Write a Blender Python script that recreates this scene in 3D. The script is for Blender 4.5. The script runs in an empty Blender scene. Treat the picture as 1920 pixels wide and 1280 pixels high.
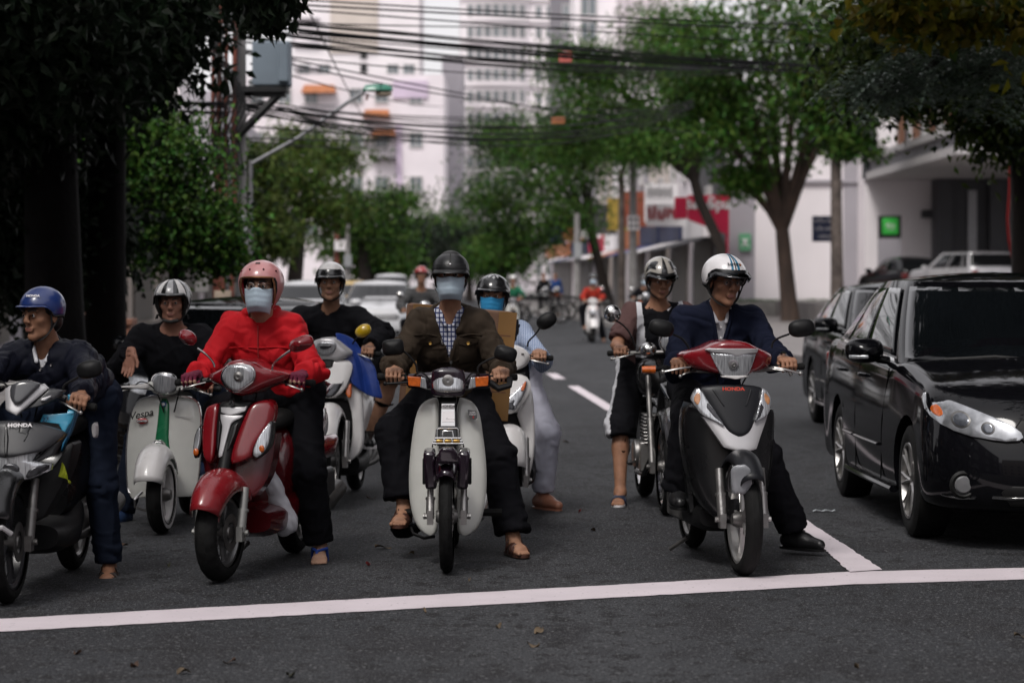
import bpy, math, random
import numpy as np
from mathutils import Vector, Matrix
R = math.radians
random.seed(11)
RNG = np.random.default_rng(11)
S = bpy.context.scene
COL = S.collection
CAMH, HOR, F = 1.443, 528.0, 85 / 36 * 1920
PI = math.pi

# ------------------------------------------------------------------ camera, sky, sun, exposure
cd = bpy.data.cameras.new('camera'); cam = bpy.data.objects.new('camera', cd); COL.objects.link(cam)
cd.lens = 85; cd.sensor_width = 36; cd.clip_start = .1; cd.clip_end = 3000
cd.shift_y = -(640 - HOR) / 1920
cam.location = (0, 0, CAMH); cam.rotation_euler = (R(90), 0, 0)
cd.dof.use_dof = True; cd.dof.focus_distance = 12.3; cd.dof.aperture_fstop = 2.9
S.camera = cam
SUN_EL, SUN_AZ = R(53), R(205)          # high soft sun behind the clouds, a little behind the camera
w = bpy.data.worlds.new('World'); S.world = w; w.use_nodes = True
nt = w.node_tree; nt.nodes.clear()
sky = nt.nodes.new('ShaderNodeTexSky'); sky.sky_type = 'NISHITA'; sky.sun_disc = False
sky.sun_elevation = SUN_EL; sky.sun_rotation = SUN_AZ; sky.dust_density = 4; sky.air_density = 1.5
hs = nt.nodes.new('ShaderNodeHueSaturation'); hs.inputs['Saturation'].default_value = .22
mx = nt.nodes.new('ShaderNodeMix'); mx.data_type = 'RGBA'; mx.inputs[0].default_value = .6
mx.inputs[7].default_value = (9.6, 9.3, 9.7, 1)      # even cloud cover
bg = nt.nodes.new('ShaderNodeBackground'); bg.inputs['Strength'].default_value = .09
wo = nt.nodes.new('ShaderNodeOutputWorld')
nt.links.new(sky.outputs[0], hs.inputs['Color']); nt.links.new(hs.outputs[0], mx.inputs[6])
nt.links.new(mx.outputs[2], bg.inputs[0]); nt.links.new(bg.outputs[0], wo.inputs[0])
sl = bpy.data.lights.new('sun', 'SUN'); sl.energy = 1.5; sl.angle = R(16); sl.color = (1, .96, .92)
so = bpy.data.objects.new('sun', sl); COL.objects.link(so)
so.rotation_euler = (R(90) - SUN_EL, 0, R(180) - SUN_AZ + R(0))
vs = S.view_settings
vs.view_transform = 'Standard'; vs.look = 'None'; vs.exposure = 0.5; vs.gamma = 1; vs.use_curve_mapping = False

def P(px, py, d): return Vector(((px - 960) * d / F, d, CAMH - (py - HOR) * d / F))
def GD(py, z=0): return F * (CAMH - z) / (py - HOR)

# ------------------------------------------------------------------ materials
MATS = {}
def mat(name, rgb, rough=.5, metal=0., coat=0., var=.12, scale=6., bump=0., bscale=60., rvar=.1, rgb2=None, spec=.5,
        sheen=0., island=0., stretch=None, trans=0., detail=3.):
    """Principled material with procedural mottling, roughness wear and fine relief."""
    if name in MATS: return MATS[name]
    m = bpy.data.materials.new(name); m.use_nodes = True; MATS[name] = m
    n, l = m.node_tree.nodes, m.node_tree.links
    b = n['Principled BSDF']; tc = n.new('ShaderNodeTexCoord')
    src = tc.outputs['Object']
    if stretch:
        mp = n.new('ShaderNodeMapping'); mp.inputs['Scale'].default_value = stretch; l.new(src, mp.inputs[0]); src = mp.outputs[0]
    no = n.new('ShaderNodeTexNoise'); no.inputs['Scale'].default_value = scale; no.inputs['Detail'].default_value = detail
    l.new(src, no.inputs['Vector'])
    cr = n.new('ShaderNodeValToRGB'); cr.color_ramp.elements[0].position = .3; cr.color_ramp.elements[1].position = .72
    c2 = rgb2 or tuple(min(1, c * (1 + var)) for c in rgb); c1 = tuple(c * (1 - var) for c in rgb) if not rgb2 else rgb
    cr.color_ramp.elements[0].color = (*c1, 1); cr.color_ramp.elements[1].color = (*c2, 1)
    l.new(no.outputs['Fac'], cr.inputs[0])
    col = cr.outputs[0]
    if island:
        g = n.new('ShaderNodeNewGeometry'); h = n.new('ShaderNodeHueSaturation')
        ma = n.new('ShaderNodeMapRange'); ma.inputs[3].default_value = 1 - island; ma.inputs[4].default_value = 1 + island
        mb2 = n.new('ShaderNodeMapRange'); mb2.inputs[3].default_value = .5 - island * .07; mb2.inputs[4].default_value = .5 + island * .05
        l.new(g.outputs['Random Per Island'], ma.inputs[0]); l.new(ma.outputs[0], h.inputs['Value'])
        mu = n.new('ShaderNodeMath'); mu.operation = 'MULTIPLY'; mu.inputs[1].default_value = 7.13
        fr = n.new('ShaderNodeMath'); fr.operation = 'FRACT'
        l.new(g.outputs['Random Per Island'], mu.inputs[0]); l.new(mu.outputs[0], fr.inputs[0]); l.new(fr.outputs[0], mb2.inputs[0])
        l.new(mb2.outputs[0], h.inputs['Hue']); l.new(col, h.inputs['Color']); col = h.outputs[0]
    l.new(col, b.inputs['Base Color'])
    mr = n.new('ShaderNodeMapRange'); mr.inputs[3].default_value = max(.02, rough - rvar); mr.inputs[4].default_value = min(1, rough + rvar)
    l.new(no.outputs['Fac'], mr.inputs[0]); l.new(mr.outputs[0], b.inputs['Roughness'])
    b.inputs['Metallic'].default_value = metal; b.inputs['Coat Weight'].default_value = coat
    b.inputs['Coat Roughness'].default_value = .06; b.inputs['Specular IOR Level'].default_value = spec
    b.inputs['Sheen Weight'].default_value = sheen
    if bump:
        nb = n.new('ShaderNodeTexNoise'); nb.inputs['Scale'].default_value = bscale; nb.inputs['Detail'].default_value = 4
        l.new(src, nb.inputs['Vector'])
        bp = n.new('ShaderNodeBump'); bp.inputs['Strength'].default_value = bump; bp.inputs['Distance'].default_value = .01
        l.new(nb.outputs['Fac'], bp.inputs['Height']); l.new(bp.outputs[0], b.inputs['Normal'])
    if trans:
        tl = n.new('ShaderNodeBsdfTranslucent'); ms = n.new('ShaderNodeMixShader'); ms.inputs[0].default_value = trans
        out = n['Material Output']; l.new(col, tl.inputs[0]); l.new(b.outputs[0], ms.inputs[1]); l.new(tl.outputs[0], ms.inputs[2])
        l.new(ms.outputs[0], out.inputs[0])
    return m

def glass(name, tint=(.5, .55, .55), rough=.02, refl=1.0):
    if name in MATS: return MATS[name]
    m = bpy.data.materials.new(name); m.use_nodes = True; MATS[name] = m
    n, l = m.node_tree.nodes, m.node_tree.links; n.remove(n['Principled BSDF'])
    t = n.new('ShaderNodeBsdfTransparent'); t.inputs[0].default_value = (*tint, 1)
    g = n.new('ShaderNodeBsdfGlossy'); g.inputs['Roughness'].default_value = rough
    f = n.new('ShaderNodeFresnel'); f.inputs[0].default_value = 1.52
    mm = n.new('ShaderNodeMath'); mm.operation = 'MULTIPLY_ADD'; mm.inputs[1].default_value = refl; mm.inputs[2].default_value = .04
    x = n.new('ShaderNodeMixShader'); l.new(f.outputs[0], mm.inputs[0]); l.new(mm.outputs[0], x.inputs[0])
    l.new(t.outputs[0], x.inputs[1]); l.new(g.outputs[0], x.inputs[2]); l.new(x.outputs[0], n['Material Output'].inputs[0])
    return m

# ------------------------------------------------------------------ mesh building
class MB:
    def __init__(s): s.v = []; s.f = []; s.m = []
    def add(s, vs_, fs, mi=0):
        o = len(s.v); s.v.extend([tuple(p) for p in vs_]); s.f.extend([tuple(i + o for i in f) for f in fs]); s.m.extend([mi] * len(fs)); return s
    def grid(s, G, mi=0, wrap=False):
        G = np.asarray(G, float); a, b = G.shape[:2]; fs = []
        for i in range(a - 1):
            for j in range(b if wrap else b - 1):
                k = (j + 1) % b; fs.append((i * b + j, i * b + k, (i + 1) * b + k, (i + 1) * b + j))
        return s.add(G.reshape(-1, 3), fs, mi)
    def loft(s, rings, mi=0, caps=True):
        n = len(rings[0]); o = len(s.v); s.grid(rings, mi, True)
        if caps:
            s.f.append(tuple(o + i for i in range(n))[::-1]); s.m.append(mi)
            e = o + (len(rings) - 1) * n; s.f.append(tuple(e + i for i in range(n))); s.m.append(mi)
        return s
    def box(s, c, d, rot=None, mi=0, taper=1.):
        x, y, z = [q / 2 for q in d]; t = taper
        vs_ = [Vector(p) for p in ((-x, -y, -z), (x, -y, -z), (x, y, -z), (-x, y, -z), (-x * t, -y * t, z), (x * t, -y * t, z), (x * t, y * t, z), (-x * t, y * t, z))]
        if rot is not None: vs_ = [rot @ q for q in vs_]
        vs_ = [q + Vector(c) for q in vs_]
        return s.add(vs_, [(0, 3, 2, 1), (4, 5, 6, 7), (0, 1, 5, 4), (1, 2, 6, 5), (2, 3, 7, 6), (3, 0, 4, 7)], mi)
    def tube(s, pts, r, n=8, mi=0, caps=True, flat=1.):
        pts = [Vector(p) for p in pts]; k = len(pts); rs = list(r) if hasattr(r, '__len__') else [r] * k
        rings = []; up = None
        for i in range(k):
            t = (pts[min(i + 1, k - 1)] - pts[max(i - 1, 0)]); t = t.normalized() if t.length > 1e-9 else Vector((0, 0, 1))
            if up is None:
                up = Vector((0, 0, 1)) if abs(t.z) < .9 else Vector((1, 0, 0))
            a = t.cross(up); a = a.normalized() if a.length > 1e-6 else t.orthogonal().normalized(); b = a.cross(t); up = b
            rings.append([pts[i] + (a * math.cos(2 * PI * j / n) + b * math.sin(2 * PI * j / n) * flat) * rs[i] for j in range(n)])
        return s.loft(rings, mi, caps)
    def lathe(s, prof, c=(0, 0, 0), axis='x', n=24, mi=0, caps=False, arc=(0, 2 * PI)):
        full = abs(arc[1] - arc[0] - 2 * PI) < 1e-6; rings = []
        for h, r in prof:
            ring = []
            for j in range(n if full else n + 1):
                a = arc[0] + (arc[1] - arc[0]) * j / n; u, v2 = r * math.cos(a), r * math.sin(a)
                q = {'x': (h, u, v2), 'y': (u, h, v2), 'z': (u, v2, h)}[axis]; ring.append((q[0] + c[0], q[1] + c[1], q[2] + c[2]))
            rings.append(ring)
        if full: return s.loft(rings, mi, caps)
        return s.grid(rings, mi)
    def ball(s, c, r, n=12, mi=0, rot=None):
        r = (r, r, r) if not hasattr(r, '__len__') else r; rings = []
        for i in range(n // 2 + 1):
            t = max(1e-3, min(PI - 1e-3, PI * i / (n // 2))); ring = []
            for j in range(n):
                p = 2 * PI * j / n; q = Vector((math.sin(t) * math.cos(p) * r[0], math.sin(t) * math.sin(p) * r[1], math.cos(t) * r[2]))
                if rot is not None: q = rot @ q
                ring.append(q + Vector(c))
            rings.append(ring)
        return s.loft(rings, mi)
    def prism(s, outline, y0, y1, mi=0):        # outline in x,z, extruded along y
        n = len(outline); a = [(x, y0, z) for x, z in outline]; b = [(x, y1, z) for x, z in outline]
        return s.add(a + b, [tuple(range(n)), tuple(range(2 * n - 1, n - 1, -1))] + [(i, i + n, (i + 1) % n + n, (i + 1) % n) for i in range(n)], mi)

def mono(outline, yf, nu=14, nv=22, th=.012, edge=.0):
    """solid curved panel: outline polygon in (x,z), monotone in z; front face at y=yf(x,z), thickness th behind; rim rolled back by edge."""
    o = [tuple(p) for p in outline]; zs = [p[1] for p in o]; z0, z1 = min(zs), max(zs); G = []
    lv = [z0 + (z1 - z0) * (1 - math.cos(PI * i / nv)) / 2 for i in range(nv + 1)]
    for z in lv:
        zz = min(max(z, z0 + 1e-5), z1 - 1e-5); xs = []
        for i in range(len(o)):
            (xa, za), (xb, zb) = o[i], o[(i + 1) % len(o)]
            if (za <= zz < zb) or (zb <= zz < za): xs.append(xa + (zz - za) / (zb - za) * (xb - xa))
        xl, xr = min(xs), max(xs); row = []
        for j in range(nu + 1):
            u = j / nu; x = xl + (xr - xl) * (1 - math.cos(PI * u)) / 2
            e = edge * (abs(2 * ((x - xl) / max(1e-6, xr - xl)) - 1) ** 6) + edge * (abs(2 * (z - z0) / (z1 - z0) - 1) ** 12)
            row.append((x, yf(x, z) + e, z))
        G.append(row)
    m = MB(); m.grid(G); G2 = [[(x, y + th, z) for x, y, z in row] for row in G]; nn = len(m.v)
    fl = [f[::-1] for f in m.f]; m.add([p for r in G2 for p in r], fl)
    a, b = nv + 1, nu + 1
    rim = [j for j in range(b)] + [i * b + b - 1 for i in range(1, a)] + [(a - 1) * b + j for j in range(b - 2, -1, -1)] + [i * b for i in range(a - 2, 0, -1)]
    for i in range(len(rim)):
        p, q = rim[i], rim[(i + 1) % len(rim)]; m.f.append((q, p, p + nn, q + nn)); m.m.append(0)
    return m

def smooth_poly(pts, n=3, closed=True):
    """Chaikin corner cutting."""
    for _ in range(n):
        k = len(pts); out = []
        for i in range(k if closed else k - 1):
            a, b = pts[i], pts[(i + 1) % k]
            out.append(tuple(.75 * p + .25 * q for p, q in zip(a, b))); out.append(tuple(.25 * p + .75 * q for p, q in zip(a, b)))
        if not closed: out = [pts[0]] + out + [pts[-1]]
        pts = out
    return pts

def link(name, me, parent=None):
    o = bpy.data.objects.new(name, me); COL.objects.link(o)
    if parent: o.parent = parent
    return o

def obj(name, mb, ms, parent=None, bev=0, sub=0, sol=0, ang=40, seg=2):
    me = bpy.data.meshes.new(name); me.from_pydata(mb.v, [], mb.f)
    ms = ms if isinstance(ms, (list, tuple)) else [ms]
    for m in ms: me.materials.append(m)
    if len(ms) > 1: me.polygons.foreach_set('material_index', mb.m)
    me.update()
    if ang: me.shade_smooth(); me.set_sharp_from_angle(angle=R(ang))
    o = link(name, me, parent)
    if sol: md = o.modifiers.new('s', 'SOLIDIFY'); md.thickness = sol; md.offset = -1
    if bev:
        md = o.modifiers.new('b', 'BEVEL'); md.width = bev; md.segments = seg; md.limit_method = 'ANGLE'; md.angle_limit = R(35)
    if sub: md = o.modifiers.new('u', 'SUBSURF'); md.levels = md.render_levels = sub
    return o

def tag(o, label=None, cat=None, group=None, kind=None):
    if label: o['label'] = label
    if cat: o['category'] = cat
    if group: o['group'] = group
    if kind: o['kind'] = kind
    return o

def thing(name, label, cat, loc=(0, 0, 0), rotz=0., group=None):
    o = bpy.data.objects.new(name, None); COL.objects.link(o); o.location = loc; o.rotation_euler = (0, 0, rotz); o.empty_display_size = .1
    return tag(o, label, cat, group)

def copy_tree(o, parent=None):
    c = o.copy(); COL.objects.link(c)
    if parent: c.parent = parent
    for ch in list(o.children): copy_tree(ch, c)
    return c

FONT = None
def text(name, s, size, M, m, parent=None, ext=.001, sx=1., shear=0., align='CENTER', bold=0.):
    cu = bpy.data.curves.new(name, 'FONT'); cu.body = s; cu.size = size; cu.extrude = ext; cu.align_x = align; cu.align_y = 'CENTER'
    cu.shear = shear; cu.offset = bold; cu.resolution_u = 3
    t = bpy.data.objects.new(name, cu); COL.objects.link(t)
    me = bpy.data.meshes.new_from_object(t.evaluated_get(bpy.context.evaluated_depsgraph_get())); bpy.data.objects.remove(t); bpy.data.curves.remove(cu)
    me.transform(M @ Matrix.Diagonal((sx, 1, 1, 1))); me.materials.clear(); me.materials.append(m)
    return link(name, me, parent)
def face_cam(x, y, z, yaw=0, pitch=0):           # text upright in xz, facing -y
    return Matrix.Translation((x, y, z)) @ Matrix.Rotation(yaw, 4, 'Z') @ Matrix.Rotation(R(90) + pitch, 4, 'X')

# ------------------------------------------------------------------ signed distance bodies -> one continuous mesh (surface nets)
def _smin(a, b, k):
    h = np.clip(.5 + .5 * (b - a) / k, 0, 1); return b + (a - b) * h - k * h * (1 - h)
class SDF:
    def __init__(s): s.ops = []; s.cuts = []
    def cap(s, a, b, r1, r2=None, k=.02, sq=None, sub=False):
        a, b = np.array(a, float), np.array(b, float); r2 = r1 if r2 is None else r2; rm = max(r1, r2)
        lo, hi = np.minimum(a, b) - rm, np.maximum(a, b) + rm
        u, f = (np.array(sq[0], float), sq[1]) if sq is not None else (None, 1)
        if u is not None: u = u / np.linalg.norm(u)
        A, B = a, b
        if u is not None: A = a + (1 / f - 1) * (a @ u) * u; B = b + (1 / f - 1) * (b @ u) * u
        BA = B - A; L2 = max(BA @ BA, 1e-9)
        def fn(x, y, z):
            if u is not None:
                q = (1 / f - 1) * (x * u[0] + y * u[1] + z * u[2]); x, y, z = x + q * u[0], y + q * u[1], z + q * u[2]
            px, py, pz = x - A[0], y - A[1], z - A[2]
            h = np.clip((px * BA[0] + py * BA[1] + pz * BA[2]) / L2, 0, 1)
            d = np.sqrt((px - h * BA[0]) ** 2 + (py - h * BA[1]) ** 2 + (pz - h * BA[2]) ** 2) - (r1 + (r2 - r1) * h)
            return d * (1 if u is None else (f + 1) / 2)
        s.ops.append((fn, lo, hi, k, sub)); return s
    def ell(s, c, r, rot=None, k=.02, sub=False):
        c, r = np.array(c, float), np.array(r, float); rm = r.max(); Mx = np.array(rot.to_3x3().transposed()) if rot is not None else np.eye(3)
        def fn(x, y, z):
            px, py, pz = x - c[0], y - c[1], z - c[2]
            a = [(Mx[i, 0] * px + Mx[i, 1] * py + Mx[i, 2] * pz) for i in range(3)]
            k0 = np.sqrt(sum((a[i] / r[i]) ** 2 for i in range(3))); k1 = np.sqrt(sum((a[i] / r[i] ** 2) ** 2 for i in range(3)))
            return np.where(k1 < 1e-6, -r.min(), k0 * (k0 - 1) / np.maximum(k1, 1e-6))
        s.ops.append((fn, c - rm, c + rm, k, sub)); return s
    def fn(s, f, lo, hi, k=.01, sub=False): s.ops.append((f, np.array(lo, float), np.array(hi, float), k, sub)); return s
    def cut(s, pt, n, lim=None):
        """remove the half-space n.(p-pt)>0 (only within radius lim of pt)"""
        s.cuts.append((np.array(pt, float), np.array(Vector(n).normalized(), float), lim)); return s
    def ev(s, Pn):
        x, y, z = Pn[:, 0], Pn[:, 1], Pn[:, 2]; D = np.full(len(Pn), 1., np.float64)
        for f, lo, hi, k, sub in s.ops:
            d = f(x, y, z); D = -_smin(-D, d, k) if sub else _smin(D, d, k)
        return D
    def mesh(s, vox):
        lo = np.min([o[1] for o in s.ops if not o[4]], 0) - 2.5 * vox; hi = np.max([o[2] for o in s.ops if not o[4]], 0) + 2.5 * vox
        n = np.ceil((hi - lo) / vox).astype(int) + 1; D = np.full(n, .1, np.float32)
        ax = [lo[i] + vox * np.arange(n[i]) for i in range(3)]
        for f, l, h, k, sub in s.ops:
            i0 = np.maximum(((l - k - 2 * vox - lo) / vox).astype(int), 0); i1 = np.minimum(((h + k + 2 * vox - lo) / vox).astype(int) + 2, n)
            if (i1 <= i0).any(): continue
            sl_ = tuple(slice(i0[i], i1[i]) for i in range(3))
            d = f(ax[0][sl_[0]][:, None, None], ax[1][sl_[1]][None, :, None], ax[2][sl_[2]][None, None, :])
            D[sl_] = -_smin(-D[sl_], d, k) if sub else _smin(D[sl_], d, k)
        for pt, nm, lim in s.cuts:
            X, Y, Z = ax[0][:, None, None] - pt[0], ax[1][None, :, None] - pt[1], ax[2][None, None, :] - pt[2]
            c = X * nm[0] + Y * nm[1] + Z * nm[2]
            if lim: c = np.where(X * X + Y * Y + Z * Z < lim * lim, c, -1)
            D = np.maximum(D, c)
        return nets(D, lo, vox)
def nets(D, lo, vox):
    I = D < 0; n = np.array(D.shape)
    cs = I[:-1, :-1, :-1].astype(np.int8)
    for i in range(1, 8): cs = cs + I[(i & 1):n[0] - 1 + (i & 1), ((i >> 1) & 1):n[1] - 1 + ((i >> 1) & 1), (i >> 2):n[2] - 1 + (i >> 2)]
    act = np.argwhere((cs > 0) & (cs < 8)); idx = np.full(n - 1, -1, np.int64); idx[tuple(act.T)] = np.arange(len(act))
    cor = np.array([[i & 1, (i >> 1) & 1, i >> 2] for i in range(8)])
    V = [D[tuple((act + c).T)] for c in cor]; acc = np.zeros((len(act), 3)); cnt = np.zeros(len(act))
    for a in range(8):
        for b in range(a + 1, 8):
            if bin(a ^ b).count('1') != 1: continue
            c = (V[a] < 0) != (V[b] < 0); t = np.where(c, V[a] / np.where(c, V[a] - V[b], 1), 0)
            acc += np.where(c[:, None], cor[a] + t[:, None] * (cor[b] - cor[a]), 0); cnt += c
    vs_ = (act + acc / cnt[:, None]) * vox + lo; qs = []
    for d in range(3):
        e = [slice(None)] * 3; e2 = list(e); e[d] = slice(0, -1); e2[d] = slice(1, None)
        A, B = I[tuple(e)], I[tuple(e2)]; u, v2 = (d + 1) % 3, (d + 2) % 3
        for flip in (0, 1):
            ed = np.argwhere((A & ~B) if flip else (~A & B)); ok = (ed[:, u] > 0) & (ed[:, v2] > 0) & (ed[:, u] < n[u] - 1) & (ed[:, v2] < n[v2] - 1); ed = ed[ok]
            q = []
            for du, dv in ((0, 0), (1, 0), (1, 1), (0, 1)):
                c = ed.copy(); c[:, u] -= du; c[:, v2] -= dv; q.append(idx[tuple(c.T)])
            q = np.stack(q, 1); qs.append(q[:, ::-1] if not flip else q)
    return vs_, np.concatenate(qs)
def normals(V, Q):
    n = np.cross(V[Q[:, 2]] - V[Q[:, 0]], V[Q[:, 3]] - V[Q[:, 1]]); N = np.zeros_like(V)
    for i in range(4): np.add.at(N, Q[:, i], n)
    return N / np.maximum(np.linalg.norm(N, axis=1, keepdims=True), 1e-12)
def cluster(V, Q, hid, cell):
    """merge the vertices flagged hid (deep under clothing) on a coarse lattice"""
    key = np.arange(len(V)); ck = np.floor(V / cell).astype(np.int64); h = (ck[:, 0] * 73856093) ^ (ck[:, 1] * 19349663) ^ (ck[:, 2] * 83492791)
    hi = np.where(hid)[0]
    if len(hi) == 0: return V, Q.tolist()
    _, inv = np.unique(h[hi], return_inverse=True); first = np.full(inv.max() + 1, -1); first[inv[::-1]] = hi[::-1]; key[hi] = first[inv]
    W = np.zeros_like(V); c = np.zeros(len(V)); np.add.at(W, key, V); np.add.at(c, key, 1); W = W / np.maximum(c, 1)[:, None]
    q = key[Q]; used = np.unique(q); mp = np.zeros(len(V), np.int64); mp[used] = np.arange(len(used)); q = mp[q]; F_ = []
    seen = set()
    for f in q.tolist():
        g = []
        for i in f:
            if i not in g: g.append(i)
        if len(g) >= 3:
            k = tuple(sorted(g))
            if k in seen: continue
            seen.add(k); F_.append(g)
    return W[used], F_
def sdf_obj(name, V, Q, m, parent=None):
    me = bpy.data.meshes.new(name); me.from_pydata(np.asarray(V).tolist(), [], Q if isinstance(Q, list) else Q.tolist()); me.update()
    for q in (m if isinstance(m, (list, tuple)) else [m]): me.materials.append(q)
    me.shade_smooth(); return link(name, me, parent)
def wob(V, f, seed, oct=2):
    """cheap smooth noise in [-1,1]"""
    r = np.random.default_rng(seed); o = np.zeros(len(V)); a = 1.
    for i in range(oct):
        for j in range(3):
            k = r.normal(size=3); k *= f * (2 ** i) * 6.283 / np.linalg.norm(k); ph = r.uniform(0, 6.28)
            o += a / 3 * np.sin(V @ k + ph + 1.5 * np.sin(V @ np.roll(k, 1) * .6 + ph * 2))
        a *= .5
    return o
# ------------------------------------------------------------------ ground
def asphalt():
    m = mat('asphalt', (.018, .0195, .023), .82, spec=.3, var=.3, scale=.9, bump=.8, bscale=110, rvar=.12, detail=8)
    n, l = m.node_tree.nodes, m.node_tree.links; b = n['Principled BSDF']; tc = [x for x in n if x.type == 'TEX_COORD'][0]
    base = b.inputs['Base Color'].links[0].from_socket
    def layer(base, scale, lo, hi, col, st=(1, 1, 1), det=5):
        mp = n.new('ShaderNodeMapping'); mp.inputs['Scale'].default_value = st; l.new(tc.outputs['Object'], mp.inputs[0])
        a = n.new('ShaderNodeTexNoise'); a.inputs['Scale'].default_value = scale; a.inputs['Detail'].default_value = det; l.new(mp.outputs[0], a.inputs['Vector'])
        r = n.new('ShaderNodeMapRange'); r.inputs[1].default_value = lo; r.inputs[2].default_value = hi; l.new(a.outputs['Fac'], r.inputs[0])
        x = n.new('ShaderNodeMix'); x.data_type = 'RGBA'; x.inputs[7].default_value = (*col, 1); l.new(r.outputs[0], x.inputs[0]); l.new(base, x.inputs[6]); return x.outputs[2]
    c = layer(base, .45, .42, .60, (.036, .038, .042), (1, .35, 1), 3)        # worn wheel paths
    c = layer(c, 3.5, .52, .62, (.013, .013, .0155), (.8, .4, 1), 3)          # old oil and damp
    c = layer(c, 11, .56, .63, (.0045, .0045, .0055), (.75, .55, 1), 2)      # drips
    c = layer(c, 28, .60, .66, (.005, .005, .006), (.8, .6, 1), 1)
    c = layer(c, 55, .60, .70, (.10, .10, .103), (.9, .6, 1), 1)               # stones in the tar
    c = layer(c, 150, .55, .68, (.085, .085, .088), (1, .6, 1), 1)
    c = layer(c, 90, .58, .66, (.006, .006, .007), (1, .5, 1), 1)
    l.new(c, b.inputs['Base Color']); return m
ASPH = asphalt()
def sheet(name, pts, z, m, label=None, th=0):
    mb = MB(); n = len(pts)
    if th:
        mb.add([(x, y, z) for x, y in pts] + [(x, y, z - th) for x, y in pts], [tuple(range(n))] + [(i, i + n, (i + 1) % n + n, (i + 1) % n) for i in range(n)])
    else: mb.add([(x, y, z) for x, y in pts], [tuple(range(n))])
    return tag(obj(name, mb, m, ang=0), label, kind='structure')
sheet('road', [(-400, -60), (400, -60), (400, 1500), (-400, 1500)], 0, ASPH, 'dark grey worn asphalt street')
def paint():
    m = mat('road_paint', (.60, .535, .565), .6, var=.06, scale=3, bump=.3, bscale=150, detail=6)
    n, l = m.node_tree.nodes, m.node_tree.links; b = n['Principled BSDF']; tc = [x for x in n if x.type == 'TEX_COORD'][0]
    base = b.inputs['Base Color'].links[0].from_socket
    a = n.new('ShaderNodeTexNoise'); a.inputs['Scale'].default_value = 38; a.inputs['Detail'].default_value = 5; l.new(tc.outputs['Object'], a.inputs['Vector'])
    r = n.new('ShaderNodeMapRange'); r.inputs[1].default_value = .66; r.inputs[2].default_value = .74; l.new(a.outputs['Fac'], r.inputs[0])
    x = n.new('ShaderNodeMix'); x.data_type = 'RGBA'; x.inputs[7].default_value = (.16, .155, .16, 1); l.new(r.outputs[0], x.inputs[0]); l.new(base, x.inputs[6])
    l.new(x.outputs[2], b.inputs['Base Color']); return m
PAINT = paint()
def gp(px, py): d = GD(py); return ((px - 960) * d / F, d)
def strip(name, top, bot, z, label):
    """painted strip between two lines of ground points, with slightly frayed edges"""
    def fine(pl):
        out = []
        for (a, b), (c, d) in zip(pl[:-1], pl[1:]):
            L = math.hypot(c - a, d - b); k = max(2, int(L / .05))
            for i in range(k): out.append((a + (c - a) * i / k + random.uniform(-.006, .006), b + (d - b) * i / k + random.uniform(-.007, .007)))
        return out + [pl[-1]]
    t, b = fine(top), fine(bot); n = min(len(t), len(b)); mb = MB()
    t = [t[int(i * (len(t) - 1) / (n - 1))] for i in range(n)]; b = [b[int(i * (len(b) - 1) / (n - 1))] for i in range(n)]
    mb.grid([[(x, y, z) for x, y in t], [(x, y, z) for x, y in b]]); return tag(obj(name, mb, PAINT, ang=0), label, kind='structure')
tl, tr, bl, br = gp(0, 1161), gp(1600, 1072), gp(0, 1185), gp(1600, 1096)
ext = lambda a, b, t: (a[0] + (b[0] - a[0]) * t, a[1] + (b[1] - a[1]) * t)
r1, r2 = gp(1920, 1065), gp(1920, 1087)
strip('stop_line', [ext(tl, tr, -1.2), tl, tr, r1, ext(tr, r1, 5)], [ext(bl, br, -1.2), bl, br, r2, ext(br, r2, 5)], .004, 'white painted stop line across the street')
a, b = gp(1592, 1074), gp(1655, 1070); c = (1.12, 27.2); e = (.84, 33.3)
strip('lane_line', [a, gp(1459, 952), (c[0] - .075, c[1]), (e[0] - .075, e[1])], [b, gp(1474, 952), (c[0] + .075, c[1]), (e[0] + .075, e[1])], .0085, 'white lane line running away from the stop line')
q = [(.70, 35.8), (.60, 38)]
strip('lane_line', [(q[0][0] - .07, q[0][1]), (q[1][0] - .07, q[1][1])], [(q[0][0] + .1, q[0][1]), (q[1][0] + .1, q[1][1])], .0045, 'short white lane dash farther up the street')
PAVE = mat('pavement', (.17, .155, .15), .8, var=.25, scale=1.4, bump=.4, bscale=14, detail=6)
KERB = mat('kerb_stone', (.22, .21, .2), .8, var=.2, scale=3, bump=.3, bscale=30)
kr = lambda y: 7.24 - .052 * y
kl = lambda y: -2.95 - .05 * y
sheet('right_pavement', [(kr(46) + 22, 34), (kr(46) + 4.4, 34.5), (kr(46) + 2, 36), (kr(46) + .6, 39), (kr(46), 46), (kr(400), 400), (120, 400), (120, 34)], .13, PAVE, 'grey paved footway on the right side', .13)
sheet('left_pavement', [(kl(19) - 60, 17), (kl(19) - 2, 17.2), (kl(19) - .5, 17.8), (kl(19), 19), (kl(400), 400), (-160, 400), (-160, 17)][::-1], .13, PAVE, 'dark paved footway on the left side', .13)
def kerbline(name, fx, y0, y1, label):
    mb = MB(); y = y0
    while y < y1:
        mb.box((fx(y + .5), y + .5, .072), (.16, .985, .144), Matrix.Rotation(R(2.9), 3, 'Z')); y += 1
    o = obj(name, mb, KERB, ang=0); tag(o, label, kind='structure')
kerbline('right_kerb', lambda y: kr(y) - .08, 46, 170, 'kerb stones along the right footway')
kerbline('left_kerb', lambda y: kl(y) + .08, 19, 150, 'kerb stones along the left footway')

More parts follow.
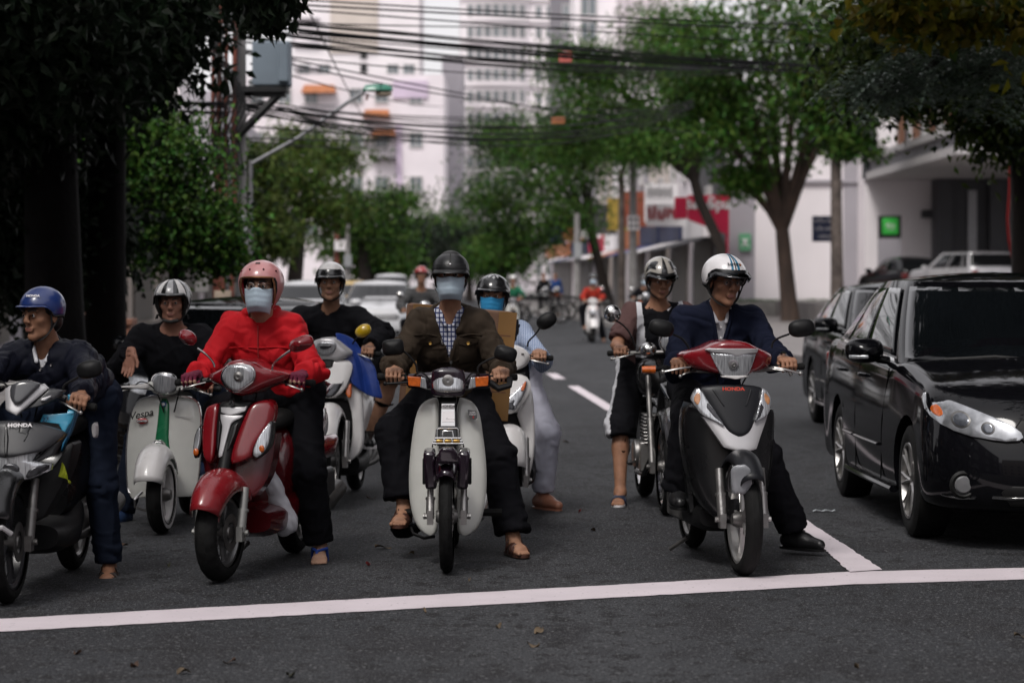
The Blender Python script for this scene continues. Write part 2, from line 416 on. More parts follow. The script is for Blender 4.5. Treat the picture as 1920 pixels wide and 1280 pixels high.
# ------------------------------------------------------------------ buildings
WHITE = mat('white_render', (.82, .77, .79), .75, var=.05, scale=.5, bump=.15, bscale=12, detail=6)
WHITE2 = mat('pale_render', (.76, .70, .73), .75, var=.06, scale=.4, bump=.15, bscale=9, detail=6)
GREYW = mat('grey_render', (.36, .34, .37), .75, var=.06, scale=.6)
DGREY = mat('dark_cladding', (.055, .055, .062), .6, var=.15, scale=1)
BEIGE = mat('beige_render', (.60, .53, .48), .8, var=.05, scale=.6)
LILAC = mat('lilac_board', (.58, .48, .60), .7, var=.1, scale=.5)
ORANGE = mat('orange_tile', (.36, .13, .05), .7, var=.2, scale=2)
PANE = mat('window_glass', (.16, .185, .20), .12, var=.4, scale=.3, spec=.8)
FRAME = mat('window_frame', (.5, .48, .48), .5, var=.08)
IRON = mat('black_iron', (.012, .012, .013), .45, var=.2, scale=20)
GREEN_S = mat('green_sign', (.03, .45, .05), .45, var=.05)
PINK = mat('pink_sign', (.55, .012, .06), .45, var=.1, scale=.8)
NAVY = mat('navy_sign', (.012, .02, .07), .55, var=.1)
SIGNW = mat('sign_white', (.78, .75, .76), .5, var=.04)
CONC = mat('concrete', (.25, .24, .235), .85, var=.25, scale=2.5, bump=.3, bscale=25, detail=6)
SHUT = mat('roller_shutter', (.12, .11, .10), .5, var=.2, scale=1, stretch=(1, 1, 20))
BROWNC = mat('brown_column', (.16, .075, .045), .7, var=.15)

def windows(parent, spec, wm=None, fm=None):
    """each window its own part: recessed pane in a proud frame. spec: (centre, width, height, normal yaw)"""
    for c, ww, hh, yaw in spec:
        Rm = Matrix.Rotation(yaw, 3, 'Z'); f = MB(); t = min(.12, ww * .12)
        for dx, dz, sx, sz in ((-ww / 2 + t / 2, 0, t, hh), (ww / 2 - t / 2, 0, t, hh), (0, hh / 2 - t / 2, ww - 2 * t, t), (0, -hh / 2 + t / 2, ww - 2 * t, t), (0, 0, t * .7, hh - 2 * t)):
            f.box(Vector(c) + Rm @ Vector((dx, -.06, dz)), (sx, .14, sz), Rm)
        fo = obj('window', f, fm or FRAME, parent, ang=0)
        p = MB(); p.box(Vector(c) + Rm @ Vector((0, -.012, 0)), (ww - t, .05, hh - t), Rm); obj('pane', p, wm or PANE, fo, ang=0)

def block(name, label, px0, px1, d, top, depth, m, z0=0, cat='building', group=None):
    """box building whose front face spans pixels px0..px1 at distance d"""
    x0, x1 = (px0 - 960) * d / F, (px1 - 960) * d / F
    t = thing(name, label, cat, ((x0 + x1) / 2, d, z0), 0, group); mb = MB(); mb.box((0, depth / 2, (top - z0) / 2), (x1 - x0, depth, top - z0))
    obj('wall', mb, m, t, ang=0); return t, x1 - x0
zy = lambda py, d: CAMH - (py - HOR) * d / F

# big pale tower at the end of the street (left of the gap)
t, wd = block('tower_block', 'tall pale tower block with a dark strip of small windows behind the left trees', 548, 786, 300, 48, 16, WHITE)
sp = []
for i in range(16): sp.append(((1.0, 0, zy(-80 + i * 26, 300)), .85, 1.15, 0))
windows(t, sp, mat('dark_pane', (.012, .014, .016), .2), mat('dark_frame', (.02, .02, .02), .5))
mb = MB(); mb.box((-.2, -.1, zy(40, 300)), (5.9, .25, 8)); obj('cladding_panel', mb, BEIGE, t, ang=0)
sp = [((x, 0, zy(y, 300)), 1.5, 1.3, 0) for y in range(130, 470, 48) for x in (-6.4, -3.9, 4.6, 6.6)]
windows(t, sp)
mb = MB()
for i in range(9): mb.box((-7.9 + .0, -.35, zy(20 + 46 * i, 300)), (.1, .6, .9)); mb.box((-6.1, -.35, zy(36 + 46 * i, 300)), (3.2, .7, .14))
obj('balcony', mb, GREYW, t, ang=0)
t, wd = block('apartment_building', 'low white apartment building with orange awnings behind the street lamp', 452, 832, 210, zy(140, 210), 14, WHITE2)
sp = [((x, 0, zy(y, 210)), 1.2, 1.4, 0) for y in (180, 262, 345, 428) for x in (-7.4, -5, -2.7, 1.2, 3.4, 6.4)]
windows(t, sp)
for x, y, ww in ((-2.0, 168, 3.0), (3.0, 214, 2.4), (3.6, 250, 2.2), (-6, 300, 2.4)):
    mb = MB(); z = zy(y, 210); mb.add([(x - ww / 2, -1.3, z - .35), (x + ww / 2, -1.3, z - .35), (x + ww / 2 - .2, -.02, z + .4), (x - ww / 2 + .2, -.02, z + .4), (x - ww / 2, -.02, z - .35), (x + ww / 2, -.02, z - .35)], [(0, 1, 2, 3), (0, 3, 4), (1, 5, 2), (0, 4, 5, 1)])
    obj('awning', mb, ORANGE, t, ang=0)
    mb = MB(); z -= 1.5; mb.box((x, -1.2, z), (ww, .08, .08)); mb.box((x, -.6, z - .75), (ww, 1.2, .15))
    for i in range(9): mb.box((x - ww / 2 + ww * i / 8, -1.2, z - .4), (.05, .05, .8))
    obj('balcony', mb, IRON, t, ang=0)
mb = MB(); mb.box((5.9, -.12, zy(168, 210)), (3.0, .24, 1.5)); obj('board', mb, LILAC, t, ang=0)
mb = MB(); mb.box((4.9, -.1, zy(330, 210)), (.5, .2, 9)); obj('board', mb, LILAC, t, ang=0)
t, wd = block('office_slab', 'narrow grey slab building between the two pale towers', 829, 868, 330, zy(104, 330), 14, GREYW)
mb = MB(); mb.box((-1.0, -.1, zy(420, 330)), (.85, .2, 26)); obj('dark_strip', mb, DGREY, t, ang=0)
# curved white hotel tower
D0 = 350; t = thing('curved_tower', 'white curved tower with bands of bay windows above the right trees', 'building', ((952 - 960) * D0 / F, D0, 0)); mb = MB()
rings = []; bay = lambda u: (-7.0 + 14.0 * u, -2.6 * math.sin(PI * min(1, max(0, u / .72))) ** .6 if u < .72 else 0)
NU = 30
for z in (0, 62): rings.append([(bay(i / NU)[0], bay(i / NU)[1], z) for i in range(NU + 1)] + [(7, 12, z), (-7, 12, z)])
mb.loft(rings); obj('wall', mb, WHITE, t, ang=30)
pitch = 40.3 * D0 / F
for k in range(14):
    z = zy(-18 + 40.3 * k, D0); lm = MB(); rs = []
    for dy, dz in ((0, -.22), (-.45, -.22), (-.45, .22), (0, .22)): rs.append([(bay(i / NU)[0], bay(i / NU)[1] + dy - .01, z - 1.35 + dz) for i in range(NU + 1)])
    lm.grid(rs); obj('ledge', lm, WHITE, t, ang=30)
    for j in range(7):
        u = .075 + .65 * (j + .5) / 7.4; x, y = bay(u); x2, y2 = bay(u + .02); yaw = math.atan2(y2 - y, x2 - x)
        windows(t, [((x, y - .03, z), 1.08, 1.75, yaw)])
    for u in (.82, .93): windows(t, [((-7 + 14 * u, -.02, z), .95, 1.7, 0)])
t, wd = block('grey_tower', 'slim dark grey tower rising behind the right trees', 1034, 1077, 240, 34, 12, mat('slate_grey', (.2, .19, .21), .7, var=.08))
windows(t, [((.3, 0, zy(y, 240)), .8, 1.2, 0) for y in (20, 52, 84, 116, 148)])
t, wd = block('white_office', 'white office block with tall fins at the top right of the street', 1078, 1300, 170, 24, 14, WHITE)
mb = MB()
for i in range(9): mb.box((-1.2 + i * .42, -.25, zy(30, 170)), (.12, .5, 6.5))
obj('fin', mb, WHITE2, t, ang=0)
windows(t, [((-3.2, 0, zy(y, 170)), 1.2, 1.6, 0) for y in (10, 60, 110)] + [((3.6, 0, zy(y, 170)), .8, 1.6, 0) for y in (60, 110)])

# right side: white boundary building
t, wd = block('white_building', 'long plain white building with grey stripes and a grey plinth behind the right trees', 1366, 1622, 92, 9.2, 9, WHITE)
mb = MB(); mb.box((-wd / 2 + .5, -.02, 4.9), (.98, .06, 8.4)); mb.box((wd / 2 - .42, -.02, 4.9), (.8, .06, 8.4)); obj('grey_stripe', mb, GREYW, t, ang=0)
mb = MB(); mb.box((0, -.2, .34), (wd + .1, .5, .72)); obj('plinth', mb, KERB, t, ang=0)
mb = MB(); mb.box((.3, -.06, 5.25), (wd + .06, .18, .12)); obj('ledge', mb, GREYW, t, ang=0)
windows(t, [((x, 0, 7.2), 1.3, 1.5, 0) for x in (-1.3, .6, 2.)])
GRASS = mat('grass_edge', (.05, .11, .03), .8, var=.4, scale=30)
mb = MB()
for i in range(500):
    x, y = random.uniform(-wd / 2, wd / 2), random.uniform(-.4, -.05); h = random.uniform(.05, .13)
    mb.add([(x - .02, y, .70), (x + .02, y, .70), (x + random.uniform(-.03, .03), y - .02, .70 + h)], [(0, 1, 2)])
o = obj('grass_edging', mb, GRASS, None, ang=0); o.location = t.location; tag(o, 'thin green grass strip on top of the grey plinth', kind='stuff')
# hotel with porch
t, wd = block('hotel', 'white hotel front with dark entrance and wide grey porch canopy', 1622, 1746, 90, 9.2, 9, WHITE)
mb = MB(); mb.box((wd / 2 + 4.5, -.3, 4.6), (9, 1.2, 9.2)); obj('dark_wall', mb, DGREY, t, ang=0)
mb = MB(); mb.box((-wd / 2 + .15, -.05, 7.2), (.5, .16, 3.9)); obj('downpipe_panel', mb, DGREY, t, ang=0)
ox, oy = t.location.x, t.location.y
cx = 13.15 - ox
mb = MB(); mb.box((cx + 5, (71.7 + 89.9) / 2 - oy, 5.36), (10, 18.2, .26)); mb.box((cx + 5, (71.7 + 89.9) / 2 - oy, 6.0), (10, 18.2, .22)); obj('canopy_slab', mb, mat('slab', (.42, .40, .40), .75, var=.1), t, ang=0)
mb = MB(); mb.box((cx + 5.15, (71.9 + 89.9) / 2 - oy, 5.69), (10, 17.9, .4)); obj('fascia', mb, mat('fascia_grey', (.16, .155, .17), .7), t, ang=0)
for i in range(5):
    mb = MB(); mb.box((cx + .9, 74.5 + i * 3.2 - oy, 7.7), (.2, .5, 3.1)); obj('column', mb, BROWNC, t, ang=0)
mb = MB(); mb.box((cx + 1.3, 81 - oy, 7.7), (.3, 17.5, 3.1)); obj('upper_glazing', mb, PANE, t, ang=0)
for i in range(12):
    mb = MB(); mb.box((cx + 1.1, 73.4 + i * 1.45 - oy, 7.7), (.12, .1, 3.1)); obj('mullion', mb, FRAME, t, ang=0)
for x in (wd / 2 + .3, wd / 2 + 2.2, wd / 2 + 4.):
    mb = MB(); mb.box((x, -1.0, 2.6), (.5, .5, 5.2)); obj('pillar', mb, DGREY, t, ang=0)
mb = MB(); mb.box((wd / 2 + 1.35, -.95, 3.3), (.32, .06, 3.)); obj('light_strip', mb, mat('pale_strip', (.4, .4, .42), .4), t, ang=0)
mb = MB(); mb.box((wd / 2 - .15, -.25, 3.95), (.5, .35, .3)); mb.box((wd / 2 + .02, -.1, 4.05), (.2, .3, .08)); obj('flood_lamp', mb, DGREY, t, ang=0)
mb = MB(); mb.box((17, 82, .42), (14, 21, .62)); tag(obj('hotel_forecourt', mb, PAVE, ang=0), 'raised paved forecourt in front of the hotel', kind='structure')

def board(name, label, px0, px1, py0, py1, d, m, cat='sign', th=.1):
    a, b = P(px0, py1, d), P(px1, py0, d); t = thing(name, label, cat, ((a.x + b.x) / 2, d, (a.z + b.z) / 2)); W, H = b.x - a.x, b.z - a.z
    mb = MB(); mb.box((0, th / 2, 0), (W, th, H)); obj('panel', mb, m, t, bev=.01, ang=0); return t, W, H
# signs on the right
t, W, H = board('spa_sign', 'bright pink shop sign reading Salon Spa in white letters', 1290, 1367, 366, 408, 90.5, PINK, th=.3)
text('lettering', 'Salon', .46, face_cam(-W * .22, -.03, .06), SIGNW, t, .01, bold=.012); text('lettering', 'Spa', .62, face_cam(W * .26, -.03, .1), SIGNW, t, .01, bold=.014)
mb = MB(); mb.add([(-W / 2, 0, -H / 2), (W / 2, 0, -H / 2), (W / 2, 0, -H / 2 - .75), (W / 2 - .1, 0, -H / 2 - .62), (-W / 2, 0, -H / 2 - .08)], [(0, 4, 3, 2, 1)]); obj('skirt', mb, PINK, t, sol=.05, ang=0)
mb = MB(); mb.box((W / 2 - .06, .1, -H / 2 - 1.6), (.1, .12, 2.0)); obj('post', mb, PINK, t, ang=0)
mb = MB(); mb.box((-W / 2 - .25, .3, -.05), (.45, .5, H * .95)); obj('side_panel', mb, PINK, t, ang=0)
t, W, H = board('evacuation_sign', 'small green sign with a white figure on the white wall', 1386, 1408, 438, 470, 91.8, mat('mint_sign', (.12, .38, .2), .5))
mb = MB(); mb.ball((0, -.02, .07), (.05, .02, .05), 8)
for sx in (-1, 1):
    mb.tube([(0, -.02, 0), (sx * .12, -.02, .13)], .025, 6); mb.tube([(0, -.02, -.02), (sx * .12, -.02, -.16)], .028, 6)
obj('figure', mb, SIGNW, t)
t, W, H = board('job_sign', 'navy hand lettered sign hanging behind the pale tree trunk', 1523, 1570, 405, 453, 82.5, NAVY, th=.03)
for i, s_ in enumerate(('TUYỂN NHÂN', 'CẦN BÁN', 'HÀNG')):
    text('lettering', s_, .15, face_cam(0, -.005, H * (.3 - .3 * i)), SIGNW, t, .002)
t, W, H = board('hotel_sign', 'black sign pillar with a green square logo beside the hotel wall', 1648, 1690, 404, 447, 86, IRON, th=.3)
mb = MB(); mb.box((0, -.03, .02), (W * .72, .06, H * .72)); obj('logo_panel', mb, GREEN_S, t, bev=.04)
text('lettering', 'ibis', .26, face_cam(0, -.07, .06), SIGNW, t, .005); text('lettering', 'STYLES', .08, face_cam(0, -.07, -.1), SIGNW, t, .003)
mb = MB(); mb.box((0, .15, -H / 2 - .75), (W, .3, 1.5)); obj('pillar', mb, GREYW, t, ang=0)

# right side shop row receding up the street
fx = lambda y: 12.7 - .052 * y
SHOPS = [(93, 7, 6.5, DGREY, 'dark narrow shophouse with grey shutter next to the pink sign'), (100.5, 8, 8.5, WHITE2, 'pale shophouse with a red and white fascia board'),
         (109, 8, 7.5, BEIGE, 'beige shophouse with a blue awning'), (117.5, 9, 9, GREYW, 'grey shophouse with an orange hanging banner'), (127, 9, 8, WHITE, 'white shophouse with a pale awning'),
         (136.5, 10, 9, BEIGE, 'tan shophouse far along the right footway'), (147, 14, 10, GREYW, 'grey shophouse farthest along the right footway'), (162, 24, 9, WHITE2, 'long pale terrace at the far right end')]
for i, (y, ln, h, m, lab) in enumerate(SHOPS):
    t = thing('shophouse', lab, 'shop', (fx(y + ln / 2), y + ln / 2, .13), R(2.98)); mb = MB(); mb.box((5, 0, h / 2), (10, ln, h)); obj('wall', mb, m, t, ang=0)
    mb = MB(); mb.box((-.03, 0, 1.5), (.12, ln * .7, 2.9)); obj('shutter', mb, SHUT, t, ang=0)
    mb = MB(); mb.box((-.25, 0, 3.5), (.45, ln * .94, .9)); obj('sign_board', mb, [SIGNW, PINK, NAVY, ORANGE][(i + (i == 1)) % 4] if i else SIGNW, t, ang=0)
    mb = MB(); mb.add([(-2.2, -ln * .45, 2.5), (-2.2, ln * .45, 2.5), (-.05, ln * .45, 3.05), (-.05, -ln * .45, 3.05)], [(0, 1, 2, 3)]); obj('awning', mb, [DGREY, SIGNW, mat('blue_awning', (.02, .05, .2), .7), ORANGE, SIGNW, GREYW, NAVY, SIGNW][i], t, sol=.05, ang=0)
    windows(t, [((-.02, yy, h - 2.2), 1.2, 1.5, -PI / 2) for yy in (-ln * .25, ln * .25)])
    mb = MB(); mb.box((-1.2, -ln * .42, 4.6), (1.4, .12, 1.6))
    if i: obj('hanging_sign', mb, [DGREY, SIGNW, mat('rust_sign', (.25, .06, .03), .6), mat('yellow_sign', (.35, .24, .04), .5), DGREY, SIGNW, ORANGE, NAVY][i], t, ang=0)
t, W, H = board('shop_sign', 'white shop board with rows of dark strokes left of the pink sign', 1211, 1262, 346, 376, 99, SIGNW)
for i in range(11):
    mb = MB(); mb.box((-W * .43 + W * .086 * i, -.02, .02), (.035, .03, H * random.uniform(.4, .7))); obj('stroke', mb, DGREY, t, ang=0)
t, W, H = board('fascia_sign', 'red and white fascia sign under the white board left of the pink sign', 1212, 1286, 382, 424, 97, SIGNW)
for i in range(8):
    mb = MB(); mb.box((-W * .42 + W * .12 * i, -.03, random.uniform(-.02, .1)), (.11, .05, H * random.uniform(.4, .6)), Matrix.Rotation(random.uniform(-.3, .3), 3, 'Y')); obj('letter_block', mb, mat('maroon', (.3, .02, .03), .5), t, ang=0)
# left side houses, mostly hidden by trees
fl = lambda y: -7.8 - .05 * y
for i, (y, ln, h, m, lab) in enumerate([(24, 9, 7, DGREY, 'dark house behind the black tree trunks'), (34, 9, 7, mat('ochre', (.2, .13, .085), .8, var=.1), 'ochre house wall behind the left rider'), (44, 12, 8, GREYW, 'grey house behind the lattice pole'),
        (57, 14, 9, WHITE2, 'pale house with shuttered front left of the road'), (72, 16, 8, BEIGE, 'beige house partly hidden by feathery trees'), (89, 20, 9, WHITE2, 'white house far along the left footway'), (110, 40, 10, GREYW, 'grey terrace far along the left footway')]):
    t = thing('street_house', lab, 'house', (fl(y + ln / 2), y + ln / 2, .13), R(2.9)); mb = MB(); mb.box((-5, 0, h / 2), (10, ln, h)); obj('wall', mb, m, t, ang=0)
    for s in (-.27, .27):
        mb = MB(); mb.box((.03, ln * s, 1.5), (.12, ln * .36, 2.8)); obj('shutter', mb, IRON if i < 2 else SHUT, t, ang=0)
    mb = MB(); mb.box((.25, 0, 3.5), (.45, ln * .9, .8)); obj('sign_board', mb, [DGREY, ORANGE, SIGNW, PINK, SIGNW, NAVY, ORANGE][i], t, ang=0)
    mb = MB(); mb.add([(2.0, -ln * .45, 2.6), (2.0, ln * .45, 2.6), (.05, ln * .45, 3.1), (.05, -ln * .45, 3.1)], [(0, 3, 2, 1)]); obj('awning', mb, [DGREY, DGREY, GREYW, ORANGE, SIGNW, SIGNW, GREYW][i], t, sol=.05, ang=0)
    windows(t, [((.02, yy, h - 2.0), 1.2, 1.5, PI / 2) for yy in (-ln * .25, ln * .25)])
# garden wall with pillars and globe lamps behind the left riders
GLOBE = mat('globe_white', (.75, .73, .74), .25, var=.02)
TERRA = mat('terracotta', (.22, .10, .065), .8, var=.2, scale=5, bump=.3, bscale=40)
for px, lab in ((163, 'terracotta gate pillar with white globe lamp left of the black trunk'), (222, 'terracotta gate pillar with white globe lamp right of the black trunk')):
    p = P(px, 600, 31); t = thing('gate_pillar', lab, 'pillar', (p.x, 31, .13)); mb = MB(); mb.box((0, 0, .38), (.34, .34, .76)); mb.box((0, 0, .8), (.42, .42, .08)); obj('post', mb, TERRA, t, bev=.01)
    mb = MB(); mb.ball((0, 0, .98), .1, 16); obj('globe_lamp', mb, GLOBE, t); mb = MB(); mb.lathe([(.84, .06), (.9, .04)], axis='z', n=12, caps=True); obj('lamp_base', mb, IRON, t)

# added unseen buildings block low skylight round the crossing, reflected in paint and glass
for x, y, w_, dp, h, m, lab in ((-22, -26, 17, 9, 11, GREYW, 'added unseen grey building across the crossing, blocking skylight'), (-4, -26, 18, 9, 13, BEIGE, 'added unseen beige building facing the crossing, blocking skylight'), (15, -26, 18, 9, 12, WHITE2, 'added unseen pale building facing the crossing, blocking skylight'), (-15.5, 3, 13, 26, 10, DGREY, 'added unseen dark building left of the stop line, blocking skylight'), (17, 8, 13, 26, 10, GREYW, 'added unseen grey building right of the stop line, blocking skylight')):
    t = thing('blocker_building', lab, 'building', (x, y, 0)); mb = MB(); mb.box((0, 0, h / 2), (w_, dp, h)); obj('wall', mb, m, t, ang=0)
    if y < 0: windows(t, [((u * w_ / 5, dp / 2 + .02, v), 1.5, 1.6, PI) for u in (-2, -1, 0, 1, 2) for v in (2, 5, 8)])
    else: windows(t, [(((w_ / 2 + .02) * (1 if x < 0 else -1), u * 5, v), 1.5, 1.6, PI / 2 if x < 0 else -PI / 2) for u in (-2, -1, 0, 1, 2) for v in (2, 5, 8)])
# ------------------------------------------------------------------ trees
BARK = mat('bark', (.022, .016, .013), .9, var=.4, scale=4, bump=.8, bscale=25, stretch=(1, 1, .35), detail=6)
BARKP = mat('pale_bark', (.13, .105, .09), .9, var=.5, scale=3, bump=.7, bscale=18, rgb2=(.03, .022, .02), detail=6)
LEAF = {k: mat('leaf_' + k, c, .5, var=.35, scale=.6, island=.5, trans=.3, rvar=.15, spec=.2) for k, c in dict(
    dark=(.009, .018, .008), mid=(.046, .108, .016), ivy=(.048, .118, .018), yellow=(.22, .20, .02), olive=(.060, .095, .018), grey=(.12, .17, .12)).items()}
def leaf_verts(c, d, nrm, L, W, k=4):
    """folded, drooping leaf: six vertices, four triangles/quads"""
    d = d.normalized(); s = d.cross(nrm); s = s.normalized() if s.length > 1e-4 else d.orthogonal().normalized(); n = s.cross(d)
    b = c + d * L * .45
    return [c, b + s * W / 2 + n * W * .2, c + d * L - n * L * .12, b - s * W / 2 + n * W * .2, b], [(0, 1, 4), (1, 2, 4), (2, 3, 4), (3, 0, 4)]
def rdir(rng, zb=0.):
    v = Vector(rng.normal(size=3)); v.normalize(); v.z += zb; return v.normalized()
def make_tree(name, label, base, fork, blobs, leafm, nleaf, L, W, r0, seed, group=None, barkm=None, twigs=9, clump=.5, single=0, droop=-.5, forks=None, cat='tree', pinnate=0, lean=(0, 0)):
    """trunk with limbs to every crown blob (centre, radii); leaves hang in clumps on twigs inside the blobs."""
    rng = np.random.default_rng(seed); base = Vector(base); t = thing(name, label, cat, base, 0, group); tr = MB()
    fk = Vector(fork) - base; mid = fk * .5 + Vector((lean[0], lean[1], 0))
    tr.tube([Vector((0, 0, -.1)), fk * .04, mid * .5 + fk * .02, mid, fk * .78 + mid * .1, fk], [r0 * 1.45, r0 * 1.15, r0, r0 * .93, r0 * .86, r0 * .8], 10)
    lv = MB(); per = max(1, nleaf // len(blobs)); near = []
    for bi, (c, rad) in enumerate(blobs):
        c = Vector(c) - base; rad = Vector(rad); m_ = fk.lerp(c, .5) + Vector((rng.normal() * .12, rng.normal() * .12, .12)) * rad.length
        rl = r0 * .5; tr.tube([fk - (fk - mid) * .06, fk.lerp(m_, .5) + Vector((0, 0, .1 * rad.z)), m_, c], [r0 * .72, rl, rl * .75, rl * .45], 7)
        ends = []
        for k in range(twigs):
            q = Vector(rng.normal(size=3)); q.normalize(); q *= rng.uniform(.45, 1.) ; e = c + Vector((q.x * rad.x, q.y * rad.y, q.z * rad.z)); s0 = m_.lerp(c, rng.uniform(.1, 1))
            mm = s0.lerp(e, .5) + Vector((0, 0, rad.z * .12)); tr.tube([s0, mm, e], [rl * .35, rl * .2, rl * .07], 4, caps=False)
            for u in (.55, .8, 1.): ends.append(s0.lerp(e, u) + Vector((0, 0, rad.z * .1 * (1 - u))))
        for k in range(per // (pinnate or 1)):
            e = ends[rng.integers(len(ends))]; cl = clump * rad.length * .35; p = e + Vector(rng.normal(size=3) * cl * np.array([1, 1, .6])); d = rdir(rng, droop)
            if pinnate:
                d = (d + Vector((0, 0, .35))).normalized(); sd = d.cross(Vector((0, 0, 1))); sd = sd.normalized() if sd.length > .01 else Vector((1, 0, 0))
                for j in range(pinnate):
                    pp = p + d * L * .55 * (j // 2) - Vector((0, 0, .05 * (j // 2) ** 2 * L * .3)); dd = (sd * (1 if j % 2 else -1) + d * .4 + Vector((0, 0, -.15))).normalized(); vv, ff = leaf_verts(pp, dd, Vector((0, 0, 1)), L, W)
                    lv.add(vv, ff)
            else:
                vv, ff = leaf_verts(p, d, rdir(rng, .6), L * rng.uniform(.6, 1.15), W); near.append((p.y, len(lv.v))) ; lv.add(vv, ff)
    obj('trunk', tr, barkm or BARK, t, ang=60)
    lm = leafm if isinstance(leafm, list) else [leafm]
    if len(lm) > 1:
        pr = rng.random(len(lv.f) // 4 + 1); pick = (pr > .8).astype(int); lv.m = [int(pick[i // 4]) for i in range(len(lv.f))]
    o = obj('crown', lv, lm, t, ang=0); o['kind'] = 'stuff'
    if single:                                  # leaves large enough to pick apart
        lm0 = []
        for k in range(3):
            mb = MB(); vv, ff = leaf_verts(Vector((0, 0, 0)), Vector((0, .1 * (k - 1), -1)), Vector((.3 * (k - 1), -1, .2)), L * 1.1, W * 1.1); mb.add(vv, ff); q = obj('leaf', mb, lm[k % len(lm)], t, ang=0); lm0.append(q)
        done = 0
        for k in range(single):
            c, rad = blobs[int(rng.integers(len(blobs)))]; q = Vector(rng.normal(size=3)); q.normalize(); q.y = -abs(q.y)
            loc = Vector(c) - base + Vector((q.x * rad[0], q.y * rad[1], q.z * rad[2])) * rng.uniform(.8, 1.05)
            o = lm0[k] if k < 3 else lm0[k % 3].copy()
            if k >= 3: COL.objects.link(o); o.parent = t
            o.location = loc; o.rotation_euler = (rng.uniform(-.9, .9), rng.uniform(-.9, .9), rng.uniform(0, 6.28)); s_ = rng.uniform(.75, 1.2); o.scale = (s_, s_, s_)
    return t
def blob(px, py, d, rx, ry, rz): p = P(px, py, d); s = d / F; return (p, (rx * s, ry, rz * s))
# near left: two black trunks under one dark canopy
b1, b2 = P(196, 0, 24), P(108, 0, 22)
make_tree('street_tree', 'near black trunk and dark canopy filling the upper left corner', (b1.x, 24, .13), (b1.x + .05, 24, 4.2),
          [blob(60, 60, 23, 150, 1.6, 110), blob(190, 10, 23, 120, 1.6, 100), blob(270, 20, 22.5, 65, 1.3, 70), blob(235, 140, 23.5, 75, 1., 55), blob(110, 150, 23, 110, 1.2, 60), blob(-60, 230, 23, 90, 1.4, 160), blob(300, -90, 22, 90, 1.2, 70), blob(-10, 400, 23.5, 60, 1., 80), blob(20, 520, 24, 70, 1., 70), blob(150, 470, 25, 40, .8, 90)],  # low clumps at the end are added foliage that blackens gaps between trunks
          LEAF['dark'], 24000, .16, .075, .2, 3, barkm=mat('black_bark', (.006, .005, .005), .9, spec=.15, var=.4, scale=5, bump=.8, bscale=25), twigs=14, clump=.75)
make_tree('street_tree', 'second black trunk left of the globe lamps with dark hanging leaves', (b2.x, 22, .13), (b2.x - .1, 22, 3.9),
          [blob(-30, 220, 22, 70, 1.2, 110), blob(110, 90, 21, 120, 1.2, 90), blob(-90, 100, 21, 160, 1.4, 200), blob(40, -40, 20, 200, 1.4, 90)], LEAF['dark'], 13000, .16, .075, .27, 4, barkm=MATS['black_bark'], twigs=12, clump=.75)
make_tree('street_tree', 'dark drooping leafy branch hanging from the top beside the lattice pole', P(380, -560, 17) , P(420, -260, 17),
          [blob(505, 22, 17, 46, .3, 42), blob(470, -50, 17, 80, .5, 50), blob(535, -25, 17, 40, .4, 50)], LEAF['dark'], 1500, .115, .05, .06, 5, twigs=12, clump=.5, single=170, droop=-1.6, cat='branch')
# ivy-covered pole
p0 = P(330, 0, 27)
make_tree('ivy_vine', 'bright green ivy smothering cables and posts left of the lattice pole', (p0.x, 27, .13), (p0.x, 27, 2.6),
          [blob(285, 300, 27, 75, .5, 95), blob(325, 330, 26.8, 75, .5, 110), blob(280, 410, 27, 70, .5, 75), blob(385, 440, 26.7, 50, .45, 55), blob(250, 240, 27.2, 60, .5, 50), blob(330, 460, 26.8, 90, .4, 45), blob(120, 300, 27.4, 80, .5, 80), blob(400, 470, 26.7, 30, .35, 40)],
          [LEAF['ivy'], LEAF['dark']], 24000, .075, .06, .09, 6, twigs=16, clump=.95, cat='vine')
# right: near overhanging tree
bn = P(1935, 0, 27)
make_tree('street_tree', 'near tree overhanging the black car from the upper right corner', (bn.x, 27, .13), (bn.x - .1, 27, 4.4),
          [blob(1830, 40, 25, 150, 1.2, 110), blob(1700, 60, 25.5, 130, 1., 90), blob(1910, 140, 25, 110, 1.2, 100), blob(1760, 150, 26, 130, 1., 60), blob(1640, 140, 26.5, 80, .9, 60), blob(1890, 240, 26.5, 50, .9, 60), blob(1950, 60, 24, 140, 1.2, 160)],
          [LEAF['olive'], LEAF['dark']], 22000, .13, .06, .2, 7, twigs=12, clump=.7, single=90)
make_tree('street_tree', 'pale yellowing branch with compound leaves above the black car', (bn.x + .5, 25, .13), (bn.x + .3, 25, 4.6),
          [blob(1740, 130, 21, 130, .5, 55), blob(1660, 170, 21.2, 70, .4, 35), blob(1850, 150, 21, 80, .5, 60)], mat('leaf_glossy', (.14, .20, .14), .35, var=.3, scale=.6, island=.4, trans=.2, spec=.7), 3200, .10, .045, .08, 8, twigs=10, clump=.6, pinnate=10)
make_tree('street_tree', 'yellow green leaves at the top right edge of the street', (bn.x + .9, 24, .13), (bn.x + .7, 24, 4.8),
          [blob(1750, 40, 20.5, 110, .4, 35), blob(1890, 60, 20.5, 80, .4, 70), blob(1660, 15, 20.5, 90, .4, 25)], [LEAF['yellow'], LEAF['olive']], 1300, .15, .09, .08, 9, twigs=10, clump=.6)
